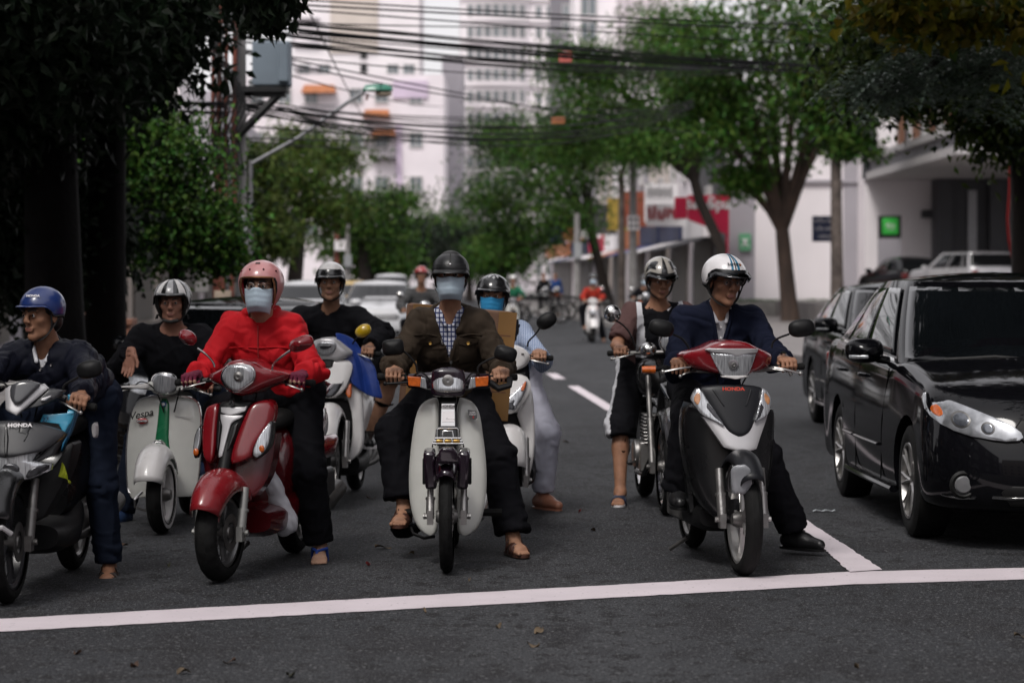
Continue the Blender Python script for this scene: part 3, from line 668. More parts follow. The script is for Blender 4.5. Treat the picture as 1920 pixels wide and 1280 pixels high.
# right: broad leaved tree before the white wall
p = P(1482, 0, 80)
make_tree('street_tree', 'forked dark tree on the right footway in front of the white wall', (p.x, 80, .13), P(1466, 425, 80),
          [blob(1390, 330, 79, 45, .8, 30), blob(1330, 240, 78, 90, 1.6, 60), blob(1440, 240, 79, 110, 1.8, 80), blob(1540, 230, 80, 70, 1.4, 80), blob(1380, 130, 78, 120, 1.8, 80), blob(1500, 110, 79, 110, 1.8, 90), blob(1300, 160, 78, 60, 1.4, 50), blob(1420, 20, 78, 150, 1.8, 90), blob(1570, 30, 78, 120, 1.6, 90), blob(1300, 60, 77, 110, 1.8, 50), blob(1660, 90, 78, 90, 1.6, 90)],
          [LEAF['mid'], LEAF['ivy']], 12500, .28, .12, .28, 10, twigs=10, clump=.65, barkm=mat('brown_bark', (.05, .032, .024), .9, var=.5, scale=3, bump=.8, bscale=14, stretch=(1, 1, .3)))
p = P(1570, 0, 76)
make_tree('street_tree', 'straight mottled pale trunk in front of the navy sign', (p.x, 76, .13), P(1567, 250, 76),
          [blob(1560, 215, 76, 70, 1.2, 50), blob(1600, 270, 76, 55, 1., 35), blob(1530, 160, 76, 60, 1.2, 60)], [LEAF['mid'], LEAF['dark']], 3500, .28, .13, .2, 11, barkm=BARKP, twigs=10)
p = P(1352, 0, 86)
make_tree('street_tree', 'leaning dark tree beside the pink sign with a bright green crown', (p.x, 86, .13), P(1300, 330, 86),
          [blob(1260, 230, 86, 100, 2, 60), blob(1170, 190, 86, 110, 2, 60), blob(1090, 200, 87, 80, 2, 60), blob(1220, 120, 86, 100, 2, 45), blob(1120, 130, 88, 80, 2, 40), blob(1290, 110, 85, 70, 2, 40), blob(1350, 190, 85, 60, 1.6, 60), blob(1240, 50, 85, 80, 2, 40), blob(1080, 110, 87, 60, 2, 45), blob(1180, 270, 85, 70, 2, 40), blob(1060, 260, 87, 60, 2, 45)],
          [LEAF['mid'], LEAF['ivy']], 21000, .26, .075, .22, 12, twigs=11, clump=.7, droop=-.2, lean=(.5, 0))
p = P(1166, 0, 96)
make_tree('street_tree', 'thin pale trunk beside the utility pole on the right footway', (p.x, 96, .13), P(1165, 320, 96), [blob(1150, 260, 96, 80, 2, 50), blob(1200, 290, 96, 50, 1.6, 40)], LEAF['mid'], 2500, .28, .1, .15, 13, barkm=BARKP, twigs=8)
p = P(1145, 0, 105)
make_tree('street_tree', 'dark feathery tree leaning over the right side of the road', (p.x, 105, .13), P(1105, 420, 105),
          [blob(1080, 330, 105, 90, 2.4, 70), blob(980, 340, 106, 80, 2.4, 60), blob(1010, 260, 107, 90, 2.4, 50), blob(920, 390, 108, 60, 2.4, 60), blob(1050, 420, 104, 90, 2, 45), blob(940, 270, 108, 50, 2, 60), blob(1110, 260, 104, 70, 2, 40), blob(960, 450, 108, 60, 2, 35)],
          [LEAF['mid'], LEAF['dark']], 17000, .3, .085, .24, 14, twigs=11, clump=.7, droop=-.2)
# left: feathery trees
def feathery(lab, tx, tf, d, blobs, n, seed, lm): 
    p = P(tx, 0, d); make_tree('street_tree', lab, (p.x, d, .13), P(tf[0], tf[1], d), blobs, lm, n, .26, .075, .26, seed, twigs=13, clump=.5, droop=-.2)
feathery('feathery tree with forked black trunk behind the white helmet rider', 545, (560, 440), 72, [blob(520, 350, 72, 60, 1.6, 60), blob(590, 330, 72, 70, 1.8, 60), blob(560, 270, 73, 70, 1.6, 45), blob(640, 280, 73, 50, 1.6, 50), blob(500, 420, 71, 50, 1.4, 50), blob(620, 400, 72, 60, 1.6, 45)], 8000, 15, [LEAF['olive'], LEAF['mid']])
feathery('darker feathery tree in the middle of the left footway', 690, (680, 450), 92, [blob(690, 400, 92, 80, 2, 50), blob(740, 380, 93, 50, 2, 40), blob(650, 360, 92, 60, 2, 50), blob(720, 450, 92, 70, 2, 40), blob(640, 440, 92, 50, 2, 40)], 7500, 16, [LEAF['mid'], LEAF['dark']])
feathery('small tree behind the lattice pole', 480, (485, 430), 58, [blob(480, 300, 58, 45, 1.2, 50), blob(470, 390, 58, 45, 1.2, 60), blob(510, 450, 58, 40, 1.2, 40)], 5000, 17, [LEAF['olive'], LEAF['dark']])
FAR = [(760, 470, 140, 90, 60, 18), (820, 440, 190, 80, 55, 19), (880, 470, 170, 90, 60, 20), (700, 480, 120, 60, 40, 21), (850, 490, 240, 110, 45, 22), (940, 480, 150, 60, 55, 23)]
for i, (px, py, d, rx, rz, sd) in enumerate(FAR):
    p = P(px, 0, d); make_tree('street_tree', ['distant dark tree left of the vanishing point', 'distant tree at the end of the street below the slab building', 'distant dark tree right of the vanishing point', 'distant low tree behind the white cars', 'farthest dark tree mass closing the street', 'distant tree above the black vest rider'][i],
        (p.x, d, .13), P(px, py + rz * .7, d), [blob(px - rx * .4, py, d, rx * .6, 2.5, rz * .8), blob(px + rx * .4, py + 10, d, rx * .6, 2.5, rz * .7), blob(px, py - rz * .4, d, rx * .7, 2.5, rz * .6)], LEAF['mid' if i % 2 else 'dark'], 3500, .42, .16, .25, sd, twigs=8, clump=.8)

# unseen canopies added overhead to darken the waiting line and the car reflections
make_tree('street_tree', 'broad unseen tree added over the right lane to darken the car reflections', (7.4, 14, .13), (7.0, 14, 4.6), [((3.6, 16.5, 6.6), (1.8, 2.2, 1.0)), ((3.2, 20, 7.2), (2.0, 2.4, 1.2)), ((5.4, 12, 7.2), (2.0, 2.4, 1.2)), ((6.0, 18, 7.0), (2.2, 2.6, 1.3)), ((4.4, 23, 8.4), (2.4, 2.6, 1.4)), ((8.5, 13, 8.2), (2.4, 2.6, 1.5))], LEAF['dark'], 26000, .36, .22, .24, 31, twigs=18, clump=.8)
make_tree('street_tree', 'broad unseen tree added over the left footway to shade the waiting line', (-6.6, 12, .13), (-6.2, 12, 4.4), [((-3.4, 15, 6.4), (2.2, 2.8, 1.2)), ((-4.2, 10, 6.8), (2.4, 2.4, 1.2)), ((-5.5, 18, 6.8), (2.4, 2.8, 1.3)), ((-7.4, 12, 7.6), (2.4, 2.6, 1.5))], LEAF['dark'], 9000, .2, .1, .24, 32, twigs=12, clump=.8)
# ------------------------------------------------------------------ two wheelers
def paintm(name, rgb, rough=.24, coat=.7, var=.13, **k): return mat(name, rgb, rough, 0, coat, var, scale=k.pop('scale', 5), bump=.04, bscale=8, rvar=.12, detail=8, **k)
REDP = paintm('red_paint', (.16, .004, .008)); REDD = paintm('dark_red_paint', (.07, .0025, .005)); WHITEP = paintm('white_paint', (.66, .64, .63), .3)
CREAM = paintm('off_white_paint', (.50, .50, .47), .34, var=.1); BLACKP = paintm('black_paint', (.003, .003, .0035), .28, .25); PURPLE = paintm('aubergine_paint', (.012, .006, .012), .18)
MATTE = mat('matte_black_panel', (.009, .0095, .012), .42, spec=.3, var=.15, scale=4, bump=.05, bscale=300); SILVER = mat('silver_paint', (.48, .47, .48), .35, .4, .3, var=.05)
GREENP = paintm('green_paint', (.006, .13, .05)); BLUEP = paintm('sky_blue_panel', (.04, .27, .42), .35); GREYP = paintm('graphite_paint', (.016, .016, .019), .42, .12)
PLASTIC = mat('black_plastic', (.007, .007, .0075), .5, spec=.22, var=.2, scale=12, bump=.08, bscale=200); RUBBER = mat('tyre_rubber', (.008, .008, .008), .8, spec=.2, var=.35, scale=9, bump=.25, bscale=90)
CHROME = mat('chrome', (.62, .61, .60), .14, 1., var=.08, scale=8, rvar=.06); ALLOY = mat('worn_alloy', (.36, .35, .34), .38, .9, var=.25, scale=9, bump=.1, bscale=60)
STEEL = mat('dull_steel', (.16, .155, .15), .45, .8, var=.35, scale=12); LENS = mat('clear_lens', (.42, .43, .45), .1, .55, .9, var=.45, scale=1., rvar=.05, stretch=(150, 40, 12), bump=.25, bscale=1.)
AMBER = mat('amber_lens', (.50, .10, .01), .18, 0, .8, var=.25, scale=60); REDL = mat('red_lens', (.4, .01, .01), .2, 0, .8, var=.2, scale=50); SEATM = mat('seat_vinyl', (.008, .008, .008), .5, spec=.25, var=.2, scale=9, bump=.15, bscale=120)
MIRR = mat('mirror_glass', (.8, .8, .82), .03, 1., var=.02); DARKIN = mat('reflector_dark', (.05, .05, .055), .2, .6, var=.5, scale=30)
GOLD = mat('gold_trim', (.5, .3, .08), .3, .8, var=.2)

class Bike:
    def __init__(s, name, label, px, py, yaw, cat='motor scooter', dd=None):
        d = dd or GD(py); s.X = (px - 960) * d / F; s.Y = d; s.yaw = yaw; s.t = thing(name, label, cat, (s.X, d, 0), yaw); s.c, s.s = math.cos(yaw), math.sin(yaw)
    def L(s, px, py, y):
        k = (px - 960) / F; x = (k * (s.Y + y * s.c) - s.X + y * s.s) / (s.c - k * s.s); wy = s.Y + x * s.s + y * s.c
        return (x, CAMH - (py - HOR) * wy / F)
    def p(s, px, py, y): x, z = s.L(px, py, y); return Vector((x, y, z))
    def w2l(s, v): q = Vector(v) - Vector((s.X, s.Y, 0)); return Vector((q.x * s.c + q.y * s.s, -q.x * s.s + q.y * s.c, q.z))
    def o(s, name, mb, m, par=None, **k): return obj(name, mb, m, par or s.t, **k)
    def pan(s, name, pts, y0, m, a=1.0, rake=.25, zr=None, th=.02, edge=.012, nu=14, nv=20, par=None, sm=1, xc=0., off=0., **k):
        """curved panel from an outline seen head-on"""
        o = [s.L(q[0], q[1], y0) for q in pts]
        if sm: o = smooth_poly(o, sm)
        zr = sum(q[1] for q in o) / len(o) if zr is None else zr
        return s.o(name, mono(o, lambda x, z: y0 + off + a * (x - xc) ** 2 + rake * (z - zr), nu, nv, th, edge), m, par, **k)

def tyre_mb(R_, w_, N=84, tread=1):
    G = []
    for i in range(N):
        a = 2 * PI * i / N; row = []
        for j in range(13):
            t = -PI * .62 + 2 * PI * .62 * j / 12; r = R_ - w_ * .5 + w_ * .5 * math.cos(t); x = w_ * .5 * math.sin(t) if abs(t) < PI / 2 else w_ * .5 * math.copysign(1, t) * (1 - .12 * (abs(t) - PI / 2))
            if tread and (j in (3, 4, 8, 9)) and (i + (j > 6) * 2) % 4 == 0: r -= .006; 
            if tread and j == 6 and i % 6 < 4: r -= .004
            row.append((x, r * math.cos(a), r * math.sin(a)))
        G.append(row)
    m = MB(); G = np.array(G).transpose(1, 0, 2); m.grid(G, 0, True); return m
def wheel(b, y, R_, w_, name='front_wheel', style='alloy', steer=0., rimm=None, white=0, disc=1, par=None):
    """rim with tyre, spokes and brake disc; the wheel turns with the steering"""
    rr = R_ - w_ * .78; rm = MB(); hw = w_ * .36
    rm.lathe([(-hw, rr + .012), (-hw, rr - .004), (-hw * .6, rr - .016), (hw * .6, rr - .016), (hw, rr - .004), (hw, rr + .012)], n=36)
    root = b.o(name, rm, rimm or ALLOY, par); root.location = (0, y, R_); root.rotation_euler = (0, 0, steer)
    b.o('tyre', tyre_mb(R_, w_), RUBBER, root, ang=25)
    hb = MB(); hb.lathe([(-.055, .012), (-.055, .028), (-.03, .04), (.03, .04), (.055, .028), (.055, .012)], n=18, caps=True); b.o('hub', hb, STEEL, root)
    sp = MB()
    if style == 'wire':
        for k in range(32):
            a = 2 * PI * k / 32; sx = .035 if k % 2 else -.035; a2 = a + (.35 if k % 4 < 2 else -.35); sp.tube([(sx, .036 * math.cos(a2), .036 * math.sin(a2)), (0, (rr - .012) * math.cos(a), (rr - .012) * math.sin(a))], .0022, 4)
    else:
        n = 5 if style == 'alloy' else 6
        for k in range(n):
            for da in (-.14, .14): a = 2 * PI * k / n; sp.tube([(0, .03 * math.cos(a), .03 * math.sin(a)), (.004, (rr - .005) * math.cos(a + da), (rr - .005) * math.sin(a + da))], [.014, .009], 5)
    b.o('spokes', sp, CHROME if style == 'wire' else (rimm or ALLOY), root)
    if disc: d = MB(); d.lathe([(.05, .05), (.05, .09), (.054, .09), (.054, .05)], n=24); b.o('brake_disc', d, STEEL, root)
    if white:
        d = MB(); 
        for sx in (-1, 1): d.lathe([(sx * w_ * .46, rr + .008), (sx * (w_ * .5 + .001), rr + .025), (sx * (w_ * .5 - .001), rr + .04)], n=36)
        b.o('whitewall', d, WHITEP, root)
    return root
def fender(b, y, z, Rf, wd, a0, a1, m, dep=.05, name='front_fender', steer=0., th=.006, par=None, nose=0.):
    G = []
    for i in range(19):
        u = i / 18; a = R(a0 + (a1 - a0) * u); row = []; k = 1 - nose * (1 - u) ** 3
        for j in range(13):
            v = -1 + j / 6; ww = wd / 2 * k; row.append((ww * math.sin(v * PI / 2), -(Rf - dep * (1 - math.cos(v * PI / 2))) * math.cos(a), (Rf - dep * (1 - math.cos(v * PI / 2))) * math.sin(a)))
        G.append(row)
    q = MB(); q.grid(G); o = b.o(name, q, m, par, sol=th, ang=50); o.location = (0, y, z); o.rotation_euler = (0, 0, steer); return o
def fork(b, x, top, ax, r=.018, low=.024, m=None, steer=0., lm=None):
    for s_ in (-1, 1):
        t, a = Vector((s_ * x, top[0], top[1])), Vector((s_ * x, ax[0], ax[1])); mid = t.lerp(a, .5)
        q = MB(); q.tube([t, mid], r, 10); q.tube([mid + Vector((0, -.006, 0)), a + Vector((0, -.006, 0))], low, 12); q.tube([mid + (t - mid) * .04, mid - (t - mid) * .06], low * 1.2, 12); q.box(a + Vector((0, -.005, -.005)), (.03, .06, .07)); q.lathe([(s_ * x - .02 * s_, .014), (s_ * (x + .035), .014), (s_ * (x + .035), .006)], (0, a.y, a.z), 'x', 8, caps=True)
        q.lathe([(s_ * (x - .022), .004), (s_ * (x + .03), .016)], (0, a.y, a.z), 'x', 8)
        b.o('fork_leg', q, m or ALLOY)
def mirror(b, stem, c, rx, rz, m=None, sm=None, sq=2.4, tilt=0., thick=.035, yaw=0.):
    q = MB(); q.tube(smooth_poly([tuple(s_) for s_ in stem], 2, False), .0055, 8); so_ = b.o('mirror_stem', q, sm or PLASTIC)
    G = []; Rm = Matrix.Rotation(yaw, 3, 'Z') @ Matrix.Rotation(tilt, 3, 'Y')
    for dy, k in ((.012, .90), (.004, 1.), (-.006, 1.), (-.018, .9), (-.027, .68), (-thick, .3), (-thick - .001, .02)):
        ring = []
        for j in range(24):
            a = 2 * PI * j / 24; ca, sa = math.cos(a), math.sin(a); e = 2 / sq
            ring.append(Vector(c) + Rm @ Vector((rx * k * math.copysign(abs(ca) ** e, ca), dy, rz * k * math.copysign(abs(sa) ** e, sa))))
        G.append(ring)
    q = MB(); q.loft(G); mo = b.o('mirror', q, m or PLASTIC, ang=60)
    q = MB(); q.loft([[Vector(c) + (v - Vector(c)) * k + Rm @ Vector((0, .003, 0)) for v in G[0]] for k in (1., .97)]); b.o('mirror_glass', q, MIRR, mo)
    return mo
def bars(b, gl, gr, ctr, gripm=None, lever=None, leverm=None, r=.016):
    """handlebar tube with a grip and a lever at each end; gl, gr: grip centres"""
    gl, gr, ctr = Vector(gl), Vector(gr), Vector(ctr); q = MB()
    for g, s_ in ((gl, -1), (gr, 1)): q.tube([ctr, ctr.lerp(g, .5) + Vector((0, -.01, .0)), g - (g - ctr).normalized() * .055], .0125, 8)
    b.o('handlebar', q, STEEL); b.grips = []
    for g, s_ in ((gl, -1), (gr, 1)):
        ax = (g - ctr).normalized(); ax = Vector((ax.x, ax.y * .6, ax.z * .5)).normalized(); q = MB(); q.tube([g - ax * .062, g + ax * .052], r, 12); q.tube([g - ax * .066, g - ax * .058], r * 1.5, 12); q.tube([g + ax * .05, g + ax * .056, g + ax * .078, g + ax * .084], [r * .8, r * 1.15, r * 1.15, r * .7], 12)
        b.o('grip', q, gripm or RUBBER); b.grips.append((g, ax))
        q = MB(); c0 = g - ax * .10 + Vector((0, -.03, .01)); q.tube(smooth_poly([tuple(c0), tuple(c0 - ax * .05 + Vector((0, -.045, .035))), tuple(ctr + Vector((s_ * .07, -.06, -.02))), tuple(ctr + Vector((s_ * .03, -.02, -.16)))], 3, False), .0042, 6); b.o('brake_cable', q, RUBBER)
        if lever is not None:
            q = MB(); p0 = g - ax * .085 + Vector((0, -.02, -.005)); p1 = g - ax * .02 + Vector((0, -.06, -.018)); p2 = g + ax * lever + Vector((0, -.052, -.034))
            q.tube(smooth_poly([tuple(p0), tuple(p1), tuple(p2)], 2, False), [.008] * 1 + [.0065] * 99 if False else .0065, 8, flat=.7); q.ball(p2, .0105, 10); b.o('lever', q, leverm or ALLOY)
def sect(y, w_, z0, z1, n=20, e=3.2, x0=0., flat=0):
    out = []
    for j in range(n):
        a = 2 * PI * j / n; ca, sa = math.cos(a), math.sin(a); out.append((x0 + w_ / 2 * math.copysign(abs(ca) ** (2 / e), ca), y, (z0 + z1) / 2 + (z1 - z0) / 2 * math.copysign(abs(sa) ** (2 / e), sa)))
    return out
def body_loft(b, name, secs, m, par=None, e=3.): q = MB(); q.loft([sect(y, w_, z0, z1, e=e) for y, w_, z0, z1 in secs]); return b.o(name, q, m, par, ang=60)
def scooter_rear(b, pm, wb=1.26, rw=.235, tw=.10, seat_z=.77, floor_z=.30, seatm=None, wide=.34, tail=True, under=None):
    """floorboard, tail body, seat, engine, exhaust, rear wheel"""
    body_loft(b, 'floorboard', [(.34, .30, floor_z - .10, floor_z + .02), (.45, wide * .95, floor_z - .13, floor_z + .02), (.72, wide, floor_z - .13, floor_z + .03), (.86, wide * .9, floor_z - .08, floor_z + .12)], under or PLASTIC)
    bt = body_loft(b, 'tail_body', [(.70, .22, floor_z + .02, seat_z - .22), (.76, .27, floor_z, seat_z - .09), (.95, .33, floor_z + .05, seat_z - .05), (1.2, .33, floor_z + .2, seat_z - .03), (1.45, .26, floor_z + .29, seat_z), (1.62, .14, floor_z + .36, seat_z - .01)], pm)
    body_loft(b, 'seat', [(.68, .12, seat_z - .10, seat_z - .02), (.76, .24, seat_z - .09, seat_z + .01), (.95, .29, seat_z - .07, seat_z + .03), (1.15, .28, seat_z - .06, seat_z + .05), (1.4, .24, seat_z - .03, seat_z + .09), (1.52, .16, seat_z + .0, seat_z + .08)], seatm or SEATM)
    q = MB(); q.tube([(.05, 1.0, .24), (.06, 1.12, .26), (.07, 1.3, .27)], [.07, .09, .07], 10); q.box((-.05, 1.1, .25), (.18, .4, .14)); b.o('engine', q, STEEL, bev=.015)
    q = MB(); q.tube([(.10, .95, .2), (.14, 1.1, .22), (.16, 1.2, .26), (.17, 1.5, .33)], [.018, .03, .055, .05], 12); b.o('exhaust', q, MATS['dull_steel'])
    wheel(b, wb, rw, tw, 'rear_wheel', par=None)
    fender(b, wb, rw, rw + .05, tw * 1.4, 75, 170, PLASTIC, name='rear_fender')
    for s_ in (-1, 1):
        q = MB(); q.tube([(s_ * .13, 1.15, .55), (s_ * .12, 1.28, .26)], [.02, .024], 8); b.o('shock', q, STEEL)
    q = MB(); q.box((0, 1.64, seat_z - .06), (.12, .05, .07)); b.o('tail_lamp', q, REDL, bev=.01)
    q = MB(); q.tube([(-.12, .82, .1), (-.2, .88, .035)], .012, 6); b.o('side_stand', q, STEEL)
    for s_ in (-1, 1):
        q = MB(); q.tube([(s_ * .12, 1.3, seat_z + .03), (s_ * .13, 1.5, seat_z + .1), (s_ * .05, 1.66, seat_z + .11)], .012, 8); b.o('grab_rail', q, pm)

# ---- white step-through with big leg shields (centre)
cub = Bike('step_through_motorbike', 'cream white step-through motorbike with big leg shields and dark purple handlebar fairing at front centre', 838, 1072, 0.0, 'motorbike')
b = cub
wheel(b, 0, .278, .066, style='wire', rimm=CHROME, disc=0)
for sgn, pts in ((-1, [(823, 746), (806, 748), (788, 758), (778, 780), (772, 815), (767, 860), (765, 905), (768, 945), (777, 978), (790, 997), (805, 1003), (818, 1000), (822, 985), (823, 900), (823, 800)]), (1, [(856, 746), (872, 748), (890, 758), (900, 780), (905, 815), (911, 860), (913, 905), (910, 945), (902, 978), (889, 997), (874, 1003), (860, 1000), (857, 985), (856, 900), (856, 800)])):
    o = b.pan('leg_shield', pts, .30, CREAM, a=1.3, rake=.2, zr=.5, th=.008, edge=.02, sm=2, nu=16, nv=28)
b.pan('steering_cover', [(823, 745), (856, 745), (857, 800), (859, 835), (820, 835), (822, 800)], .285, BLACKP, a=.5, th=.06, sm=0, edge=.004)
b.pan('name_plate', [(828, 757), (852, 757), (853, 798), (827, 798)], .275, CHROME, a=0, th=.006, sm=0, edge=0)
b.pan('plate_face', [(829, 771), (851, 771), (852, 790), (829, 790)], .269, SIGNW, a=0, th=.006, sm=0, edge=0)
b.pan('plate_strip', [(828.5, 758.5), (851.5, 758.5), (851.5, 764.5), (828.5, 764.5)], .271, SIGNW, a=0, th=.004, sm=0, edge=0)
zt = b.L(840, 762, .27)[1]; text('lettering', 'HONDA', .017, face_cam(b.L(840, 0, .27)[0], .268, b.L(840, 761.6, .27)[1]), BLACKP, b.t, .0006, 1.15, bold=.0003)
text('lettering', 'Dream', .016, face_cam(b.L(844, 0, .27)[0], .266, b.L(844, 786, .27)[1]), STEEL, b.t, .0006, 1., .2)
bp_ = b.pan('shield_badge', [(877, 768), (893, 770), (895, 783), (891, 787), (882, 785), (878, 778)], .325, BLACKP, a=0, th=.006, sm=0, edge=0)
x, z = b.L(886, 774, .32); text('lettering', 'SUPER', .011, face_cam(x, .321, z + .003, 0), SIGNW, b.t, .0005); text('lettering', 'DREAM', .011, face_cam(x, .321, z - .008), SIGNW, b.t, .0005); text('lettering', 'II', .012, face_cam(x + .004, .321, z - .022), REDL, b.t, .0005, bold=.001)
# handlebar fairing
q = MB(); zc = b.L(840, 716, .3)[1]; q.loft([sect_ for sect_ in [[(x, .31 + .03 * abs(x) / .2 + h * .75 * math.cos(a), zc + .004 + h * math.sin(a)) for a in [2 * PI * j / 16 for j in range(16)]] for x, h in ((-.215, .022), (-.205, .036), (-.10, .046), (-.05, .052), (.05, .052), (.10, .046), (.205, .036), (.215, .022))]])
b.o('handlebar_fairing', q, PURPLE, ang=50)
hh = b.pan('headlight_housing', [(811, 690), (868, 690), (873, 712), (872, 740), (860, 745), (820, 745), (808, 740), (807, 712)], .235, PURPLE, a=.9, rake=.05, th=.12, edge=.02, sm=1)
b.pan('headlight', [(815, 702), (865, 702), (869, 716), (867, 730), (862, 733), (818, 733), (813, 730), (811, 716)], .228, LENS, a=1.2, th=.02, par=hh, sm=1)
b.pan('headlight_rim', [(813, 699.5), (867, 699.5), (871, 717), (869, 732), (863, 736), (817, 736), (811, 732), (809, 717)], .233, CHROME, a=1.2, th=.012, par=hh, sm=1)
q = MB(); x, z = b.L(840, 714, .228); q.lathe([(.222, .004), (.220, .012), (.226, .03)], (x, 0, z + .002), 'y', 16); b.o('bulb_reflector', q, ALLOY, hh)
for s_, pts, pts2 in ((-1, [(764, 705), (789, 707), (788, 725), (766, 723)], [(789, 707), (798, 709), (801, 729), (788, 726)]), (1, [(891, 707), (916, 705), (915, 723), (892, 725)], [(882, 709), (891, 707), (892, 726), (878, 729)])):
    il = b.pan('indicator', pts, .272, AMBER, a=0, rake=0, th=.05, sm=0, edge=.004); b.pan('indicator_lens', pts2, .27, LENS, a=0, rake=0, th=.045, sm=0, edge=.004)
bars(b, b.p(738, 707, .36), b.p(940, 708, .36), (0, .33, zc), lever=None)
q = MB(); g0, ax0 = b.grips[0]; e0 = b.p(722, 719, .30); q.tube([b.p(770, 716, .31), b.p(745, 718, .295), e0], .006, 8); q.ball(e0, .011, 10); b.o('lever', q, PLASTIC)
q = MB(); q.tube([b.p(918, 716, .31), b.p(935, 728, .31), b.p(955, 722, .31), b.p(956, 708, .33)], .018, 8); b.o('throttle_housing', q, PLASTIC)
mirror(b, [b.p(782, 698, .31), b.p(781, 684, .31), b.p(768, 667, .30), b.p(752, 655, .29)], b.p(737, 651, .28), .055, .042, sq=4, tilt=-.1)
mirror(b, [b.p(896, 698, .31), b.p(896, 686, .31), b.p(915, 674, .30), b.p(933, 668, .29)], b.p(948, 663, .28), .058, .04, sq=3.2, tilt=.25)
# front fender, fork covers, carrier
fender(b, 0, .278, .335, .125, 42, 150, PURPLE, .06, nose=.25)
q = mono([b.L(x_, y_, -.2) for x_, y_ in ((823, 846), (829, 838), (850, 838), (857, 846), (861, 868), (818, 868))], lambda x, z: -.235 - .25 * (z - .5) + 2.2 * x * x, 10, 10, .05, .01); b.o('fender_nose', q, PURPLE)
for s_ in (-1, 1):
    x0 = s_ * .082
    q = MB(); q.box((x0, .0, .515), (.058, .14, .19), Matrix.Rotation(s_ * .06, 3, 'Y') @ Matrix.Rotation(.12, 3, 'X')); b.o('fork_cover', q, PURPLE, bev=.016)
    q = MB(); q.box((s_ * .114, .03, .50), (.016, .06, .13)); b.o('reflector', q, PLASTIC, bev=.005)
fork(b, .083, (.06, .45), (.0, .278), .017, .021)
wm = CHROME; q = MB()
loop = [(816, 833, .02), (819, 806, .16), (823, 803, .17), (856, 803, .17), (860, 806, .16), (863, 833, .02)]
q.tube([b.p(x, y, yl) for x, y, yl in loop], .0055, 8)
q.tube([b.p(829, 821, .05), b.p(831, 808, .06), b.p(848, 808, .06), b.p(850, 821, .05)], .0045, 8)
for yy, yl, w_ in ((821, .03, 24), (826, -.03, 27), (831, -.08, 29)): q.tube([b.p(840 - w_, yy + 6, yl + .02), b.p(840 - w_, yy, yl), b.p(840 + w_, yy, yl), b.p(840 + w_, yy + 6, yl + .02)], .005, 8)
for xx in (822, 833, 847, 858): q.tube([b.p(xx, 820, .05), b.p(xx, 828, -.08)], .004, 6)
b.o('carrier_rack', q, CHROME)
for xx in (824, 840, 856): q = MB(); q.box(b.p(xx, 827, -.07), (.034, .03, .018)); b.o('rack_pad', q, GOLD, bev=.004)
body_loft(b, 'frame_body', [(.34, .08, .45, .8), (.5, .10, .38, .56), (.75, .14, .42, .62), (.9, .2, .48, .72), (1.2, .2, .5, .74), (1.5, .13, .55, .72)], PURPLE)
body_loft(b, 'seat', [(.66, .14, .70, .75), (.75, .22, .69, .78), (1.0, .25, .70, .79), (1.3, .23, .71, .80), (1.46, .16, .73, .79)], SEATM)
q = MB(); q.box((0, .62, .3), (.22, .3, .2)); q.tube([(0, .5, .33), (0, .38, .36)], .06, 10); b.o('engine', q, STEEL, bev=.03)
q = MB(); q.tube([(.1, .5, .22), (.15, .8, .2), (.15, 1.2, .24), (.15, 1.45, .28)], [.018, .03, .045, .042], 10); b.o('exhaust', q, CHROME)
wheel(b, 1.19, .278, .07, 'rear_wheel', 'wire', rimm=CHROME, disc=0); fender(b, 1.19, .278, .34, .13, 60, 175, PURPLE, .05, name='rear_fender')
q = MB(); q.tube([(-.25, .60, .24), (.25, .60, .24)], .013, 8); q.tube([(-.27, .6, .24), (-.16, .6, .24)], .02, 8); q.tube([(.27, .6, .24), (.16, .6, .24)], .02, 8); b.o('foot_peg', q, RUBBER)
q = MB(); q.tube([b.p(770, 988, .55), b.p(775, 1000, .5), b.p(795, 1008, .48), b.p(815, 1005, .5)], .009, 8); b.o('gear_pedal', q, PLASTIC)

# ---- red retro scooter
red = Bike('retro_scooter', 'glossy dark red retro scooter with a diamond headlight and chrome Y emblem', 413, 1090, -.2)
b = red; ST = -.07
wheel(b, 0, .238, .105, steer=ST, rimm=mat('grey_alloy', (.2, .2, .2), .4, .8, var=.2))
fd = fender(b, 0, .238, .310, .205, 26, 135, mat('chipped_red_paint', (.16, .004, .008), .28, 0, .6, var=.2, scale=9, rgb2=(.21, .012, .016)), .11, steer=ST, nose=.3)
fork(b, .105, (.06, .45), (0, .238), .02, .024, mat('grey_fork', (.25, .25, .24), .5, .6, var=.2))
q = MB(); q.tube([(-.02, .05, .42), (0, .25, .88), (0, .29, .95)], .03, 10); b.o('steering_column', q, PLASTIC)
cw = b.pan('handlebar_cowl', [(380, 702), (398, 696), (414, 688), (424, 678), (445, 673), (468, 677), (486, 690), (508, 697), (528, 700), (526, 712), (508, 721), (488, 727), (470, 738), (445, 744), (424, 736), (410, 724), (388, 718), (380, 712)], .14, REDP, a=1.5, rake=-.1, th=.17, edge=.05, xc=.03)
b.pan('headlight_bezel', [(410, 702), (423, 682), (445, 680), (463, 682), (477, 692), (477, 712), (461, 729), (443, 738), (426, 730), (413, 716)], .125, CHROME, a=.8, rake=.1, th=.03, par=cw, xc=.05)
b.pan('headlight', [(413, 702), (425, 685), (445, 683), (461, 685), (473, 694), (473, 710), (459, 726), (443, 734), (428, 727), (416, 714)], .112, LENS, a=1.2, rake=.1, th=.03, par=cw, xc=.05)
x, z = b.L(446, 706, .1); q = MB(); q.lathe([(.098, .004), (.096, .012), (.104, .024)], (x, 0, z), 'y', 16); b.o('bulb_reflector', q, STEEL, cw)
AP = dict(a=1.1, rake=.28, zr=.7, xc=.0)
